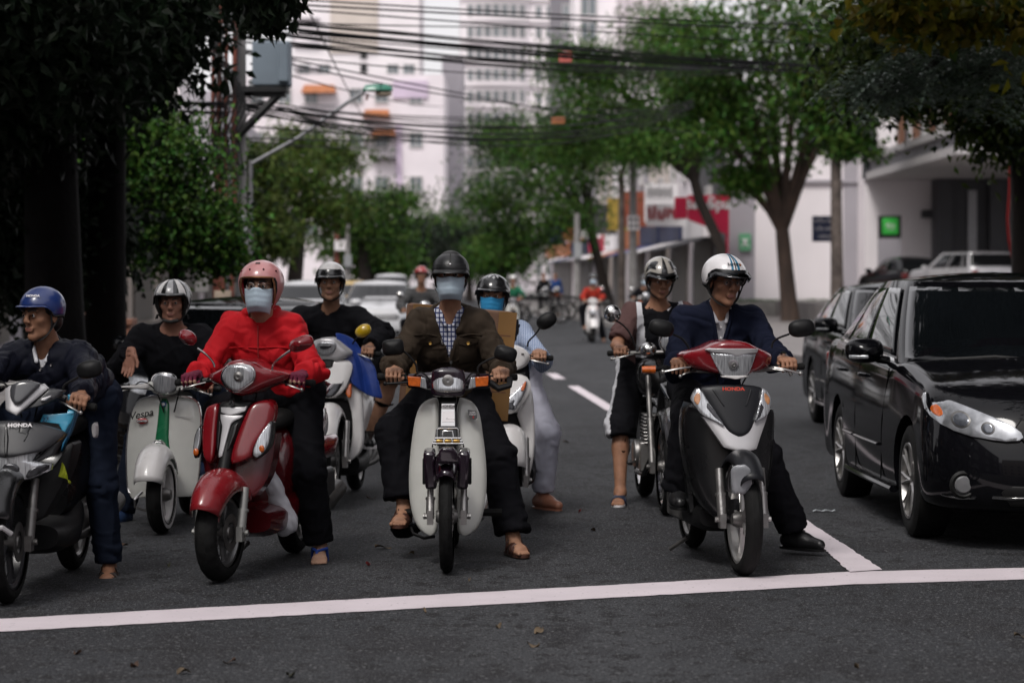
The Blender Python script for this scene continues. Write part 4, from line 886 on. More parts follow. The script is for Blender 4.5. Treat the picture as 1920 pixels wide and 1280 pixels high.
b.pan('front_grille', [(406, 752), (468, 752), (458, 764), (448, 795), (437, 834), (424, 862), (416, 864), (408, 850), (403, 804), (404, 765)], .135, PLASTIC, th=.05, **AP)
b.pan('apron_panel', [(465, 756), (478, 752), (491, 751), (501, 757), (505, 775), (500, 800), (488, 820), (477, 836), (472, 858), (452, 866), (432, 870), (437, 834), (448, 795), (458, 766)], .13, REDP, th=.06, sm=1, edge=.02, **AP)
b.pan('apron_panel', [(378, 764), (392, 758), (404, 757), (402, 800), (404, 845), (400, 868), (388, 866), (378, 850), (373, 811), (374, 780)], .13, REDP, th=.06, edge=.02, **AP)
b.pan('apron_side', [(372, 780), (400, 868), (432, 870), (472, 858), (508, 800), (505, 860), (497, 905), (470, 940), (400, 930), (378, 880), (370, 830)], .18, REDD, th=.1, a=1.5, rake=.2, zr=.6)
for pts, pb in (([(502, 791), (503, 812), (500, 837), (491, 852), (482, 858), (475, 850), (480, 826), (490, 806)], [(505, 786), (507, 815), (503, 842), (482, 862), (472, 850), (478, 822), (490, 801)]), ([(371, 797), (373, 820), (372, 839), (367, 858), (361, 844), (362, 815)], [(374, 792), (376, 820), (374, 845), (366, 863), (359, 846), (360, 812)])):
    il = b.pan('indicator', pts, .14, LENS, th=.03, sm=1, edge=.006, off=-.012, **AP); b.pan('indicator_rim', pb, .14, BLACKP, th=.04, par=None, edge=.006, off=-.004, **AP)
    x, z = b.L(sum(q[0] for q in pts) / len(pts), pts[3][1] - 6, .14); q = MB(); q.ball((x, .14 + 1.1 * x * x - .005 + .28 * (z - .7), z + .012), (.015, .012, .02), 10); b.o('indicator_bulb', q, AMBER, il)
for pts in ([(410, 764), (434, 768), (458, 762), (455, 771), (443, 776), (424, 779), (411, 773)], [(410, 777), (420, 784), (432, 785), (452, 778), (450, 783), (433, 791), (430, 800), (420, 855), (414, 856), (413, 850), (416, 800), (411, 785)]):
    b.pan('chrome_emblem', pts, .128, SILVER, th=.018, sm=0, edge=.003, off=-.006, **AP)
for pts in ([(409, 790), (412, 795), (411, 845), (408, 838), (406, 805)], [(444, 793), (437, 798), (428, 845), (432, 840), (440, 815)]): b.pan('grille_rib', pts, .128, BLACKP, th=.015, sm=0, edge=.002, off=-.004, **AP)
x, z = b.L(433, 755.5, .14); q = MB(); q.lathe([(.147, .004), (.147, .0145), (.156, .0155)], (x, 0, z), 'y', 18, caps=True); eb = b.o('round_badge', q, CHROME)
q = MB()
for k in range(3): a = PI / 2 + 2 * PI * k / 3; q.box((x + .006 * math.cos(a), .145, z + .006 * math.sin(a)), (.004, .003, .012), Matrix.Rotation(-a + PI / 2, 3, 'Y'))
b.o('badge_mark', q, PLASTIC, eb)
bars(b, b.p(358, 716, .33), b.p(560, 716, .33), (.05, .30, .98), lever=.03)
mirror(b, [b.p(402, 688, .22), b.p(401, 680, .22), b.p(388, 665, .21), b.p(370, 653, .2)], b.p(352, 632, .2), .048, .034, REDP, CHROME, sq=2.2, tilt=.55, thick=.06)
mirror(b, [b.p(510, 695, .24), b.p(511, 683, .24), b.p(530, 667, .22), b.p(545, 657, .2)], b.p(565, 644, .2), .064, .036, REDP, CHROME, sq=2.4, tilt=-.35, thick=.06)
scooter_rear(b, REDD, wb=1.25, rw=.235, seat_z=.78, under=REDD)
q = MB(); q.tube([(.17, 1.05, .55), (.18, 1.2, .57), (.17, 1.4, .6)], [.03, .06, .03], 10); b.o('side_trim', q, REDP)
x_, y_, z_ = b.p(590, 890, 1.2); q = MB(); q.box((.17, 1.22, .36), (.05, .3, .2)); b.o('engine_cover', q, GREYP, bev=.03)
text('lettering', 'Grande', .05, Matrix.Translation((.178, 1.05, .66)) @ Matrix.Rotation(R(90), 4, 'Z') @ Matrix.Rotation(R(90), 4, 'X'), CHROME, b.t, .001, 1, .3)

# ---- black and silver scooter with red headlight cowl (suit)
hon = Bike('commuter_scooter', 'black scooter with a silver V front, red handlebar cowl and chipped grey fender', 1393, 1078, .12)
b = hon; K = lambda pts: [(1230 + .2343 * x, 600 + .2343 * y) for x, y in pts]
wheel(b, 0, .275, .085, steer=.03, rimm=mat('light_alloy', (.5, .49, .48), .35, .8, var=.15))
fender(b, 0, .275, .345, .15, 40, 150, MATTE, .06, nose=.2)
q = mono([b.L(x_, y_, -.2) for x_, y_ in ((1370, 880), (1377, 872), (1395, 870), (1404, 878), (1409, 905), (1400, 926), (1376, 926), (1372, 905))], lambda x, z: -.235 - .3 * (z - .5) + 2. * x * x, 12, 12, .03, .01)
b.o('fender_nose', q, mat('chipped_grey_paint', (.22, .225, .24), .35, 0, .3, scale=14, rgb2=(.30, .31, .33), detail=8))
for pts in ([(1366, 890), (1372, 874), (1378, 872), (1371, 900), (1374, 925), (1366, 920)], [(1400, 872), (1412, 885), (1416, 912), (1406, 926), (1411, 905)]): b.pan('fender_trim', pts, -.21, BLACKP, a=2, rake=-.3, th=.03, zr=.5)
fork(b, .105, (.07, .52), (0, .275), .02, .023)
cw = b.pan('handlebar_cowl', K([(250, 290), (280, 262), (400, 228), (480, 180), (560, 164), (660, 162), (750, 178), (830, 222), (960, 275), (965, 310), (950, 380), (860, 410), (760, 440), (640, 455), (520, 440), (400, 410), (300, 375), (262, 330)]), .16, REDP, a=1.4, rake=-.15, th=.17, edge=.05)
b.pan('headlight_brow', K([(400, 235), (440, 222), (520, 228), (600, 252), (640, 262), (700, 245), (760, 226), (828, 230), (812, 262), (735, 268), (645, 290), (570, 268), (445, 258)]), .15, SILVER, a=1.1, rake=-.1, th=.02, par=cw, sm=0, zr=.98)
b.pan('headlight', K([(440, 262), (570, 270), (645, 292), (735, 270), (810, 266), (775, 370), (745, 440), (640, 458), (530, 442), (480, 350)]), .145, LENS, a=1.1, rake=-.05, th=.03, par=cw, sm=0)
b.pan('headlight_base', K([(525, 446), (640, 462), (748, 444), (742, 456), (640, 474), (532, 458)]), .145, WHITEP, a=1.1, rake=0, th=.02, par=cw, sm=0)
for cxp, cyp, rr_, m_ in ((622, 358, .026, CHROME), (622, 358, .014, STEEL)):
    x, z = b.L(1230 + .2343 * cxp, 600 + .2343 * cyp, .14); q = MB(); yy = .142 + 1.1 * x * x - (.003 if m_ is STEEL else 0); q.lathe([(yy, .001), (yy - .003, rr_ * .5), (yy - .001, rr_), (yy + .012, rr_ * 1.05)], (x, 0, z), 'y', 16); b.o('reflector_cup', q, m_, cw)
AP = dict(a=.9, rake=.3, zr=.75)
b.pan('front_panel', K([(372, 545), (460, 526), (640, 520), (800, 526), (880, 545), (868, 600), (850, 660), (790, 820), (745, 905), (668, 938), (600, 908), (560, 868), (430, 650)]), .11, MATTE, th=.05, sm=1, edge=.01, **AP)
b.pan('silver_chevron', K([(388, 775), (470, 800), (562, 868), (600, 912), (668, 942), (748, 908), (782, 832), (850, 790), (912, 768), (850, 905), (796, 1035), (680, 1056), (545, 1022), (470, 905)]), .11, SILVER, th=.05, sm=0, edge=.01, off=.010, **AP)
for pts, am, cl in (([(362, 543), (330, 580), (300, 645), (388, 775), (470, 802), (562, 866), (500, 760), (430, 650), (392, 575)], [(352, 580), (318, 640), (352, 690), (375, 640), (372, 590)], [(425, 660), (415, 700), (470, 775), (545, 835), (500, 760)]),
                    ([(880, 543), (920, 580), (951, 645), (912, 768), (850, 788), (784, 830), (820, 740), (850, 650), (866, 575)], [(892, 580), (938, 635), (915, 690), (885, 640), (884, 600)], [(850, 660), (875, 700), (840, 775), (792, 812), (822, 745)])):
    il = b.pan('indicator', K(pts), .105, LENS, th=.03, sm=1, edge=.006, off=-.004, **AP)
    b.pan('amber_reflector', K(am), .105, mat('amber_in_lens', (.42, .19, .08), .2, 0, .8, var=.3, scale=60), th=.01, par=il, off=-.0065, edge=.002, **AP); b.pan('side_light', K(cl), .105, DARKIN, th=.01, par=il, sm=0, off=-.006, edge=.002, **AP)
for pts in ([(470, 560), (490, 555), (560, 690), (550, 690)], [(775, 555), (790, 560), (735, 690), (725, 690)]): b.pan('crease', K(pts), .105, MATTE, th=.012, sm=0, off=-.001, edge=.003, **AP)
x, z = b.L(1379, 730, .11); text('lettering', 'HONDA', .024, face_cam(x, .112 + .3 * (z - .75), z, 0, R(-14)), mat('orange_red_print', (.55, .04, .015), .5), b.t, .0015, 1.25, bold=.0008)
b.pan('under_cowl', K([(320, 640), (390, 790), (545, 1030), (680, 1066), (796, 1045), (930, 760), (990, 700), (985, 900), (940, 1250), (870, 1480), (760, 1620), (560, 1640), (400, 1520), (300, 1300), (255, 1000), (260, 760)]), .20, BLACKP, a=1.2, rake=.12, zr=.6, th=.14, edge=.03, nv=26)
bars(b, b.p(1272, 692, .36), b.p(1478, 688, .30), (-.01, .30, .985), lever=.0, gripm=RUBBER)
for a_, e_ in (((1294, 688), (1243, 697)), ((1452, 689), (1501, 700))):
    q = MB(); A_, E_ = b.p(*a_, .25), b.p(*e_, .24); q.tube(smooth_poly([tuple(A_), tuple(A_.lerp(E_, .4) + Vector((0, -.02, .004))), tuple(E_)], 2, False), .0075, 8, flat=.7); q.ball(E_, .0125, 10); b.o('lever', q, ALLOY)
mirror(b, [b.p(1292, 655, .27), b.p(1290, 648, .27), b.p(1278, 633, .26), b.p(1262, 627, .25)], b.p(1240, 615, .24), .064, .043, sq=2.6, tilt=.2)
mirror(b, [b.p(1447, 652, .3), b.p(1449, 640, .3), b.p(1460, 633, .28), b.p(1480, 626, .25)], b.p(1503, 615, .24), .068, .045, sq=2.6, tilt=-.12)
scooter_rear(b, BLACKP, wb=1.27, rw=.26, tw=.09, seat_z=.77)
q = MB(); q.tube([b.p(1293, 800, .5), b.p(1290, 870, .55), b.p(1300, 960, .5)], .03, 8); b.o('side_cowl', q, BLACKP)
text('lettering', 'HONDA', .022, face_cam(.06, .34, .20), STEEL, b.t, .0005) if False else None

# ---- green and white classic scooter
ves = Bike('classic_scooter', 'white classic scooter with a green centre stripe and round horn lamp', 303, 1000, 0.)
b = ves; K = lambda pts: [(.5622 * x, 440 + .5625 * y) for x, y in pts]
wheel(b, 0, .225, .09, steer=-.10, white=1, rimm=WHITEP, disc=0)
AP = dict(a=.75, rake=.16, zr=.5)
OUT = K([(432, 600), (440, 572), (460, 550), (490, 541), (550, 539), (610, 540), (645, 550), (660, 575), (665, 640), (664, 740), (660, 820), (650, 868), (630, 872), (590, 866), (540, 860), (500, 862), (450, 880), (434, 876), (424, 830), (419, 740), (421, 660)])
b.pan('leg_shield', OUT, .30, CREAM, th=.01, sm=2, edge=.012, nu=20, nv=30, **AP)
rimp = smooth_poly([b.L(x, y, .3) for x, y in OUT], 2); q = MB(); pr = [(x * 1.005, .308 + .012 + .75 * x * x + .16 * (z - .5), z) for x, z in rimp if z > .2]; k0 = max(range(len(pr)), key=lambda i: math.dist(pr[i], pr[i - 1])); q.tube(pr[k0:] + pr[:k0], .0085, 6); b.o('chrome_edge', q, CHROME)
b.pan('centre_stripe', K([(526, 547), (561, 547), (562, 620), (560, 690), (575, 750), (582, 850), (500, 850), (505, 760), (512, 690), (522, 620)]), .285, GREENP, th=.03, sm=1, edge=.012, a=2.2, rake=.16, zr=.5)
hx = [(x, z) for x, z in [(math.cos(R(60 * k + 30)) * .018, math.sin(R(60 * k + 30)) * .018) for k in range(6)]]; x0, z0 = b.L(.5622 * 542, 440 + .5625 * 565, .28)
q = MB(); q.prism([(x0 + x, z0 + z) for x, z in hx], .318, .330); hb = b.o('hexagon_badge', q, mat('badge_blue', (.01, .08, .2), .3, 0, .5)); q = MB(); q.prism([(x0 + x * .55, z0 + z * .55) for x, z in hx], .315, .319); b.o('badge_mark', q, SIGNW, hb)
x0, z0 = b.L(.5622 * 527, 440 + .5625 * 707, .24); q = MB(); q.lathe([(.205, .002), (.207, .02), (.213, .035), (.225, .042), (.27, .044)], (x0, 0, z0), 'y', 24, caps=True); o = b.o('horn_lamp', q, CHROME); q = MB(); q.lathe([(.2035, .001), (.2045, .014), (.208, .026)], (x0, 0, z0), 'y', 20); b.o('lamp_lens', q, LENS, o)
q = MB(); q.lathe([(.212, .001), (.212, .008), (.24, .01)], (x0 - .02, 0, z0 - .062), 'y', 12, caps=True); q.tube([(x0 - .02, .22, z0 - .06), (x0 - .03, .215, z0 - .085)], .004, 6); b.o('fender_crest', q, CHROME)
fender(b, 0, .225, .295, .19, 20, 150, WHITEP, .09, steer=-.06, nose=.12).location.x = -.035
q = MB(); q.tube([(-.11, .0, .24), (-.15, -.02, .2), (-.155, .02, .15), (-.11, .05, .13), (-.06, .06, .12)], .0075, 8); b.o('fender_guard', q, CHROME)
q = MB(); q.tube([(-.05, 0, .225), (-.06, .06, .38), (-.03, .14, .5)], .028, 10); b.o('fork_arm', q, STEEL)
hs_ = b.pan('headset', K([(372, 508), (440, 503), (498, 494), (515, 470), (545, 462), (575, 470), (590, 494), (640, 500), (690, 512), (640, 515), (592, 516), (580, 535), (512, 533), (498, 514), (440, 514)]), .26, CREAM, a=.6, rake=0, th=.1, edge=.03, sm=1, nu=26, nv=16)
b.pan('headlight', K([(505, 478), (520, 466), (545, 462), (570, 466), (584, 478), (586, 500), (578, 524), (545, 531), (514, 524), (503, 500)]), .225, LENS, a=4, rake=0, th=.04, par=hs_, zr=.86)
b.pan('headlight_rim', K([(500, 476), (517, 462), (545, 457), (573, 462), (588, 476), (591, 500), (582, 528), (545, 536), (510, 528), (499, 500)]), .24, CHROME, a=3, rake=0, th=.05, par=hs_)
bars(b, b.p(.5622 * 395, 440 + .5625 * 510, .34), b.p(.5622 * 690, 440 + .5625 * 512, .34), (0, .32, .84), gripm=PLASTIC, lever=.03)
for pts in ([(372, 508), (470, 500), (500, 494), (500, 512), (460, 513)], [(590, 494), (640, 492), (690, 500), (640, 510), (592, 512)]): b.pan('lever_cover', K(pts), .25, WHITEP, a=.4, rake=0, th=.025, sm=1)
x0, z0 = b.L(.5622 * 467, 440 + .5625 * 600, .3); text('lettering', 'Vespa', .06, face_cam(x0, .322, z0, R(4)) @ Matrix.Rotation(R(12), 4, 'Z'), BLACKP, b.t, .001, 1.0, .35, bold=.0006)
x0, z0 = b.L(.5622 * 610, 440 + .5625 * 607, .3); text('lettering', 'Granturismo', .022, face_cam(x0, .322, z0, R(-4)), SILVER, b.t, .001, 1.0, .3)
x0, z0 = b.L(.5622 * 473, 440 + .5625 * 621, .3); q = MB(); q.ball((x0, .322, z0), (.034, .004, .017), 16); st_ = b.o('oval_sticker', q, REDL); q = MB(); q.box((x0, .317, z0), (.062, .004, .012)); b.o('sticker_band', q, BLACKP, st_)
text('lettering', 'SCOOTER', .013, face_cam(x0, .3135, z0), SIGNW, b.t, .0005, bold=.0004)
scooter_rear(b, CREAM, wb=1.2, rw=.22, seat_z=.76)
b.pan('side_reflector', K([(648, 640), (662, 630), (663, 720), (655, 742), (640, 715), (642, 670)]), .28, LENS, a=.7, rake=.15, th=.02, zr=.5) if False else None

# ---- dark scooter at the left edge
air = Bike('sport_scooter', 'black sport scooter with silver V visor and light blue panel at the left edge', 14, 1130, -.05)
b = air; K = lambda pts: [(.2344 * x, 660 + .2344 * y) for x, y in pts]
wheel(b, 0, .275, .085, steer=.0, rimm=GREYP); fender(b, 0, .275, .335, .16, 25, 150, BLACKP, .06); fork(b, .1, (.1, .55), (0, .275), .02, .023, STEEL)
q = MB(); q.tube([(-.09, -.3, .33), (-.07, -.31, .36), (.06, -.31, .37), (.09, -.28, .34)], .012, 8); b.o('fender_tip', q, SILVER)
b.pan('visor', K([(70, 268), (130, 240), (190, 225), (260, 235), (318, 260), (240, 345), (150, 425), (85, 388)]), .14, mat('smoked_visor', (.05, .05, .055), .12, 0, .5, var=.4, scale=3), a=1.2, rake=.35, th=.02, sm=1, xc=.0)
b.pan('visor_chevron', K([(30, 300), (66, 264), (84, 385), (150, 424), (240, 342), (322, 256), (366, 296), (255, 400), (142, 506), (50, 462)]), .152, SILVER, a=1.2, rake=.35, th=.03, sm=0, edge=.008)
b.pan('handlebar_cowl', K([(366, 296), (485, 312), (470, 345), (440, 375), (340, 432), (252, 442), (180, 470), (255, 400)]), .17, GREYP, a=.8, rake=.3, th=.06, sm=0, edge=.01); b.pan('cowl_lamp', K([(315, 372), (400, 346), (402, 362), (360, 388), (318, 392)]), .155, SILVER, a=.8, rake=.3, th=.02, sm=0)
b.pan('nose', K([(-120, 560), (60, 555), (150, 558), (270, 575), (420, 620), (500, 655), (440, 720), (330, 800), (240, 810), (80, 840), (0, 830), (-120, 780)]), .04, GREYP, a=1.1, rake=.4, th=.06, sm=1, zr=.8)
b.pan('nose_ridge', K([(40, 580), (50, 575), (78, 690), (80, 836), (60, 830), (40, 700)]), .03, BLACKP, a=1.1, rake=.4, th=.02, sm=0, zr=.8)
b.pan('nose_scoop', K([(150, 560), (262, 578), (200, 720), (190, 715), (215, 640), (140, 640)]), .03, BLACKP, a=1.1, rake=.4, th=.02, sm=0, zr=.8, off=.006)
b.pan('headlight', K([(-180, 760), (0, 815), (60, 850), (200, 815), (330, 738), (260, 850), (225, 905), (395, 880), (385, 950), (250, 1010), (60, 1060), (-60, 1050), (-200, 960)]), .0, LENS, a=1.2, rake=.1, th=.04, sm=0, zr=.7)
for pts in ([(225, 925), (380, 892), (372, 945), (250, 1000), (195, 1010)], [(0, 900), (120, 880), (180, 940), (120, 1020), (20, 1030)], [(-100, 900), (-20, 900), (0, 1010), (-80, 1000)]): b.pan('lamp_cavity', K(pts), -.006, DARKIN, a=1.2, rake=.1, th=.01, sm=1, zr=.7)
b.pan('side_blade', K([(500, 660), (350, 770), (240, 895), (260, 890), (420, 830), (430, 790)]), .06, GREYP, a=1., rake=.3, th=.03, sm=0); b.pan('gold_stripe', K([(495, 664), (360, 770), (372, 768), (470, 700)]), .05, GOLD, a=1, rake=.3, th=.01, sm=0)
b.pan('blue_panel', K([(335, 500), (430, 497), (520, 495), (530, 462), (592, 470), (560, 560), (512, 655), (450, 565), (315, 566)]), .22, BLUEP, a=.3, rake=.2, th=.03, sm=0); b.pan('blue_edge', K([(592, 476), (602, 490), (560, 640), (490, 795), (500, 690)]), .26, mat('deep_blue_panel', (.01, .10, .2), .35, 0, .4), a=.3, rake=.2, th=.03, sm=0)
b.pan('under_cowl', K([(-200, 1000), (60, 1070), (380, 960), (470, 830), (560, 700), (540, 900), (460, 1100), (300, 1400), (-150, 1400)]), .16, PLASTIC, a=.8, rake=.15, th=.15, zr=.5)
b.pan('blue_panel', K([(535, 340), (585, 345), (560, 400), (540, 385)]), .28, BLUEP, a=0, rake=0, th=.03, sm=0)
b.pan('side_fin', K([(380, 1070), (440, 1010), (510, 1010), (470, 1045)]), .25, SILVER, a=.2, rake=0, th=.015, sm=0)
x, z = b.L(.2344 * 160, 660 + .2344 * 588, .03); text('lettering', 'HONDA', .024, face_cam(x, .028 + .4 * (z - .8) + 1.1 * x * x, z + .002, .1, R(-18)), SIGNW, b.t, .001, 1.2, bold=.0006)
x, z = b.L(.2344 * 355, 660 + .2344 * 542, .2); text('lettering', '27', .03, face_cam(x, .215, z), NAVY, b.t, .001, 1, .1)
bars(b, b.p(-60, 730, .3), b.p(148, 757, .3), (0.03, .28, .98), lever=.02)
mirror(b, [b.p(118, 732, .28), b.p(119, 722, .28), b.p(135, 713, .27), b.p(147, 707, .26)], b.p(168, 692, .25), .06, .042, sq=2.6, tilt=-.2)
scooter_rear(b, BLACKP, wb=1.27, rw=.26, tw=.09, under=PLASTIC); b.pan('side_trim', [(177, 790), (180, 800), (179, 822), (172, 818), (170, 798)], .8, WHITEP, a=0, rake=0, th=.05)

# ---- white tall scooter with blue raincoat
shs = Bike('tall_scooter', 'white tall scooter with a blue raincoat hanging over its right side', 618, 952, -.06)
b = shs; K = lambda pts: [(320 + .508 * x, 470 + .508 * y) for x, y in pts]
wheel(b, 0, .30, .085); fender(b, 0, .30, .375, .17, 15, 150, WHITEP, .08, nose=.1); fork(b, .1, (.08, .55), (0, .30), .02, .023)
cw = b.pan('handlebar_cowl', K([(505, 352), (520, 332), (570, 318), (610, 324), (645, 355), (668, 372), (660, 392), (620, 405), (570, 408), (525, 395)]), .14, SILVER, a=1.2, rake=0, th=.15, edge=.04)
b.pan('headlight', K([(528, 342), (560, 334), (600, 336), (614, 346), (604, 372), (590, 384), (558, 385), (538, 376)]), .125, LENS, a=1.2, rake=0, th=.03, par=cw); b.pan('lamp_cavity', K([(545, 350), (598, 348), (590, 360), (550, 364)]), .119, DARKIN, a=1.2, rake=0, th=.01, par=cw)
AP = dict(a=1.1, rake=.3, zr=.8)
b.pan('apron', K([(515, 402), (560, 398), (610, 398), (662, 408), (668, 440), (640, 520), (600, 545), (560, 540), (520, 530), (495, 470), (500, 430)]), .12, WHITEP, th=.05, edge=.02, **AP)
b.pan('apron_inset', K([(553, 402), (600, 400), (596, 428), (585, 434), (565, 432)]), .112, PLASTIC, th=.02, sm=0, **AP)
b.pan('apron_side', K([(668, 405), (690, 430), (700, 520), (708, 620), (712, 700), (700, 750), (650, 785), (672, 690), (668, 600), (650, 545), (640, 520), (655, 470)]), .2, WHITEP, th=.05, a=.8, rake=.1, edge=.015, sm=1)
b.pan('apron_side', K([(490, 420), (505, 430), (520, 530), (518, 600), (520, 690), (530, 770), (500, 740), (488, 640), (484, 520)]), .2, WHITEP, th=.05, a=.8, rake=.1, edge=.015, sm=1)
b.pan('indicator', K([(640, 520), (665, 480), (668, 540), (655, 545)]), .15, AMBER, a=.8, rake=.2, th=.02, sm=1)
b.pan('inner_cover', K([(500, 545), (680, 545), (690, 640), (660, 770), (520, 770), (500, 640)]), .24, PLASTIC, a=.4, rake=.05, th=.1)
b.pan('lens_strip', K([(530, 480), (560, 520), (590, 535), (618, 520), (640, 470), (625, 510), (600, 540), (575, 542), (545, 525)]), .108, DARKIN, th=.02, sm=1, **AP)
bars(b, b.p(560, 668, .3), b.p(690, 662, .3), (0, .3, 1.02), lever=.03)
mirror(b, [b.p(654, 660, .28), b.p(660, 645, .27), b.p(670, 632, .25)], b.p(681, 620, .24), .055, .04, paintm('yellow_paint', (.5, .32, .01)), sq=2.2, tilt=-.5)
mirror(b, [b.p(580, 660, .28), b.p(570, 645, .27), b.p(560, 636, .25)], b.p(548, 630, .24), .055, .04, sq=2.2, tilt=.5)
scooter_rear(b, WHITEP, wb=1.33, rw=.3, tw=.09, seat_z=.8)

# ---- white scooter of the woman in the black vest
led = Bike('family_scooter', 'white scooter with swept headlamp lenses half hidden behind the brown jacket rider', 955, 978, .0)
b = led; K = lambda pts: [(680 + .5076 * x, 450 + .5078 * y) for x, y in pts]
wheel(b, 0, .25, .09); fender(b, 0, .25, .34, .2, 20, 150, WHITEP, .09); fork(b, .1, (.08, .5), (0, .25), .02, .024)
M2 = lambda pts: [(2 * 955 - x, y) for x, y in pts]
cw = b.pan('handlebar_cowl', [(920, 672), (930, 655), (950, 646), (965, 646), (985, 655), (996, 668), (990, 684), (975, 693), (955, 697), (935, 692)], .16, WHITEP, a=1.2, rake=0, th=.15, edge=.04)
q = MB(); q.tube([b.p(938, 705, .24), b.p(985, 703, .24)], .035, 10); b.o('neck_cover', q, PLASTIC)
AP = dict(a=1.2, rake=.3, zr=.8)
ap = [(955, 702), (985, 702), (998, 722), (1003, 775), (1002, 850), (990, 905), (978, 912), (984, 850), (975, 795), (955, 775)]
b.pan('apron', [(925, 703), (955, 700), (985, 703), (998, 722), (990, 745), (968, 772), (955, 776), (942, 772), (920, 745), (912, 722)], .12, WHITEP, th=.05, edge=.02, **AP)
for f in (lambda p_: p_, M2):
    b.pan('leg_shield', f([(997, 722), (1003, 775), (1003, 850), (990, 905), (976, 912), (983, 860), (978, 800), (966, 776), (985, 755)]), .2, WHITEP, th=.04, a=.6, rake=.15, edge=.015)
    il = b.pan('headlamp', f([(990, 708), (986, 735), (968, 765), (948, 772), (938, 762), (950, 745), (972, 728)]), .11, LENS, th=.02, off=-.01, sm=1, **AP); b.pan('amber_reflector', f([(988, 712), (985, 730), (976, 735), (978, 722)]), .105, AMBER, th=.01, off=-.012, par=il, **AP); b.pan('lamp_cavity', f([(968, 745), (960, 764), (945, 768), (944, 758)]), .105, DARKIN, th=.01, off=-.012, par=il, **AP)
b.pan('inner_cover', [(920, 775), (990, 775), (985, 860), (975, 910), (935, 910), (925, 860)], .25, PLASTIC, a=.4, rake=.05, th=.1)
bars(b, b.p(900, 672, .3), b.p(1012, 671, .3), (0, .28, .98), lever=.05)
mirror(b, [b.p(989, 650, .27), b.p(990, 640, .27), b.p(1003, 628, .25), b.p(1012, 615, .24)], b.p(1025, 601, .22), .066, .047, sq=2.4, tilt=-.55)
scooter_rear(b, WHITEP, wb=1.22, rw=.24)
x, z = b.L(978, 664, .15); q = MB(); q.box((x, .17, z), (.03, .004, .012)); b.o('cowl_badge', q, STEEL)

# ---- naked motorcycle
mot = Bike('naked_motorcycle', 'dark naked motorcycle with chrome engine and round mirror behind the suited rider', 1250, 965, .05, 'motorcycle')
b = mot
wheel(b, 0, .30, .085, style='wire', rimm=CHROME); fender(b, 0, .30, .36, .12, 40, 150, BLACKP, .04); fork(b, .09, (.25, .85), (0, .30), .017, .022, STEEL)
q = MB(); x, z = b.L(1262, 640, .1); q.lathe([(.06, .005), (.08, .06), (.1, .082), (.16, .085), (.25, .05)], (x, 0, z), 'y', 24, caps=True); hl = b.o('headlight', q, CHROME); q = MB(); q.lathe([(.058, .001), (.07, .05), (.09, .075)], (x, 0, z), 'y', 24); b.o('headlight_lens', q, LENS, hl)
q = MB(); x, z = b.L(1215, 655, .2); q.ball((x, .2, z), (.055, .05, .045), 14); b.o('instrument', q, CHROME)
bars(b, b.p(1163, 662, .38), b.p(1330, 662, .36), (.02, .28, 1.0), lever=.06)
mirror(b, [b.p(1192, 652, .32), b.p(1182, 625, .30), b.p(1168, 608, .28), b.p(1152, 600, .26)], b.p(1148, 588, .25), .055, .055, CHROME, PLASTIC, sq=2.0)
for s_, px in ((-1, 1216), (1, 1296)):
    q = MB(); c = b.p(px, 693, .12); q.tube([c - Vector((.042, 0, 0)), c + Vector((.042, 0, 0))], [.022, .026], 10); o = b.o('indicator', q, AMBER); q = MB(); q.tube([c + Vector((.045 * -s_, 0, 0)), c + Vector((.12 * -s_, .05, .01))], .012, 8); b.o('indicator_stalk', q, PLASTIC)
body_loft(b, 'fuel_tank', [(.36, .12, .72, .90), (.45, .24, .70, .95), (.65, .26, .70, .95), (.82, .16, .70, .85)], BLACKP); body_loft(b, 'seat', [(.78, .16, .72, .80), (.95, .26, .70, .80), (1.35, .24, .72, .83), (1.6, .16, .76, .84)], SEATM)
q = MB()
for i in range(9): q.box((0, .5, .42 + i * .022), (.21 - .004 * abs(4 - i), .2, .009))
q.box((0, .6, .33), (.24, .36, .18)); q.lathe([(-.15, .07), (-.14, .09), (.14, .09), (.15, .07)], (0, .62, .34), 'x', 16, caps=True); b.o('engine', q, ALLOY, bev=.006)
q = MB(); q.tube([(0, .3, .8), (-.03, .34, .4), (-.1, .4, .22), (-.1, .9, .2)], .016, 8); q.tube([(0, .3, .8), (.03, .34, .4), (.1, .4, .22), (.1, .9, .2)], .016, 8); b.o('frame', q, BLACKP)
q = MB(); q.tube([(.06, .42, .5), (.1, .36, .42), (.13, .4, .25), (.15, .8, .22), (.16, 1.5, .3)], [.02, .02, .022, .04, .045], 10); b.o('exhaust', q, CHROME)
q = MB(); q.tube([(-.17, .72, .27), (.2, .72, .27)], .015, 8); b.o('foot_peg', q, RUBBER); q = MB(); q.tube([(-.12, .62, .3), (-.16, .5, .29), (-.2, .48, .29)], .008, 8); b.o('gear_pedal', q, CHROME)
wheel(b, 1.3, .30, .1, 'rear_wheel', 'wire', rimm=CHROME); fender(b, 1.3, .30, .38, .15, 60, 170, BLACKP, .05, name='rear_fender')
b.pan('tank_badge', [(1230, 705), (1238, 700), (1244, 705), (1240, 722), (1232, 722)], .4, SILVER, a=0, rake=0, th=.01)
for s_ in (-1, 1):
    q = MB(); q.tube([(s_ * .12, 1.05, .68), (s_ * .13, 1.28, .3)], [.025, .03], 8); b.o('shock', q, CHROME)
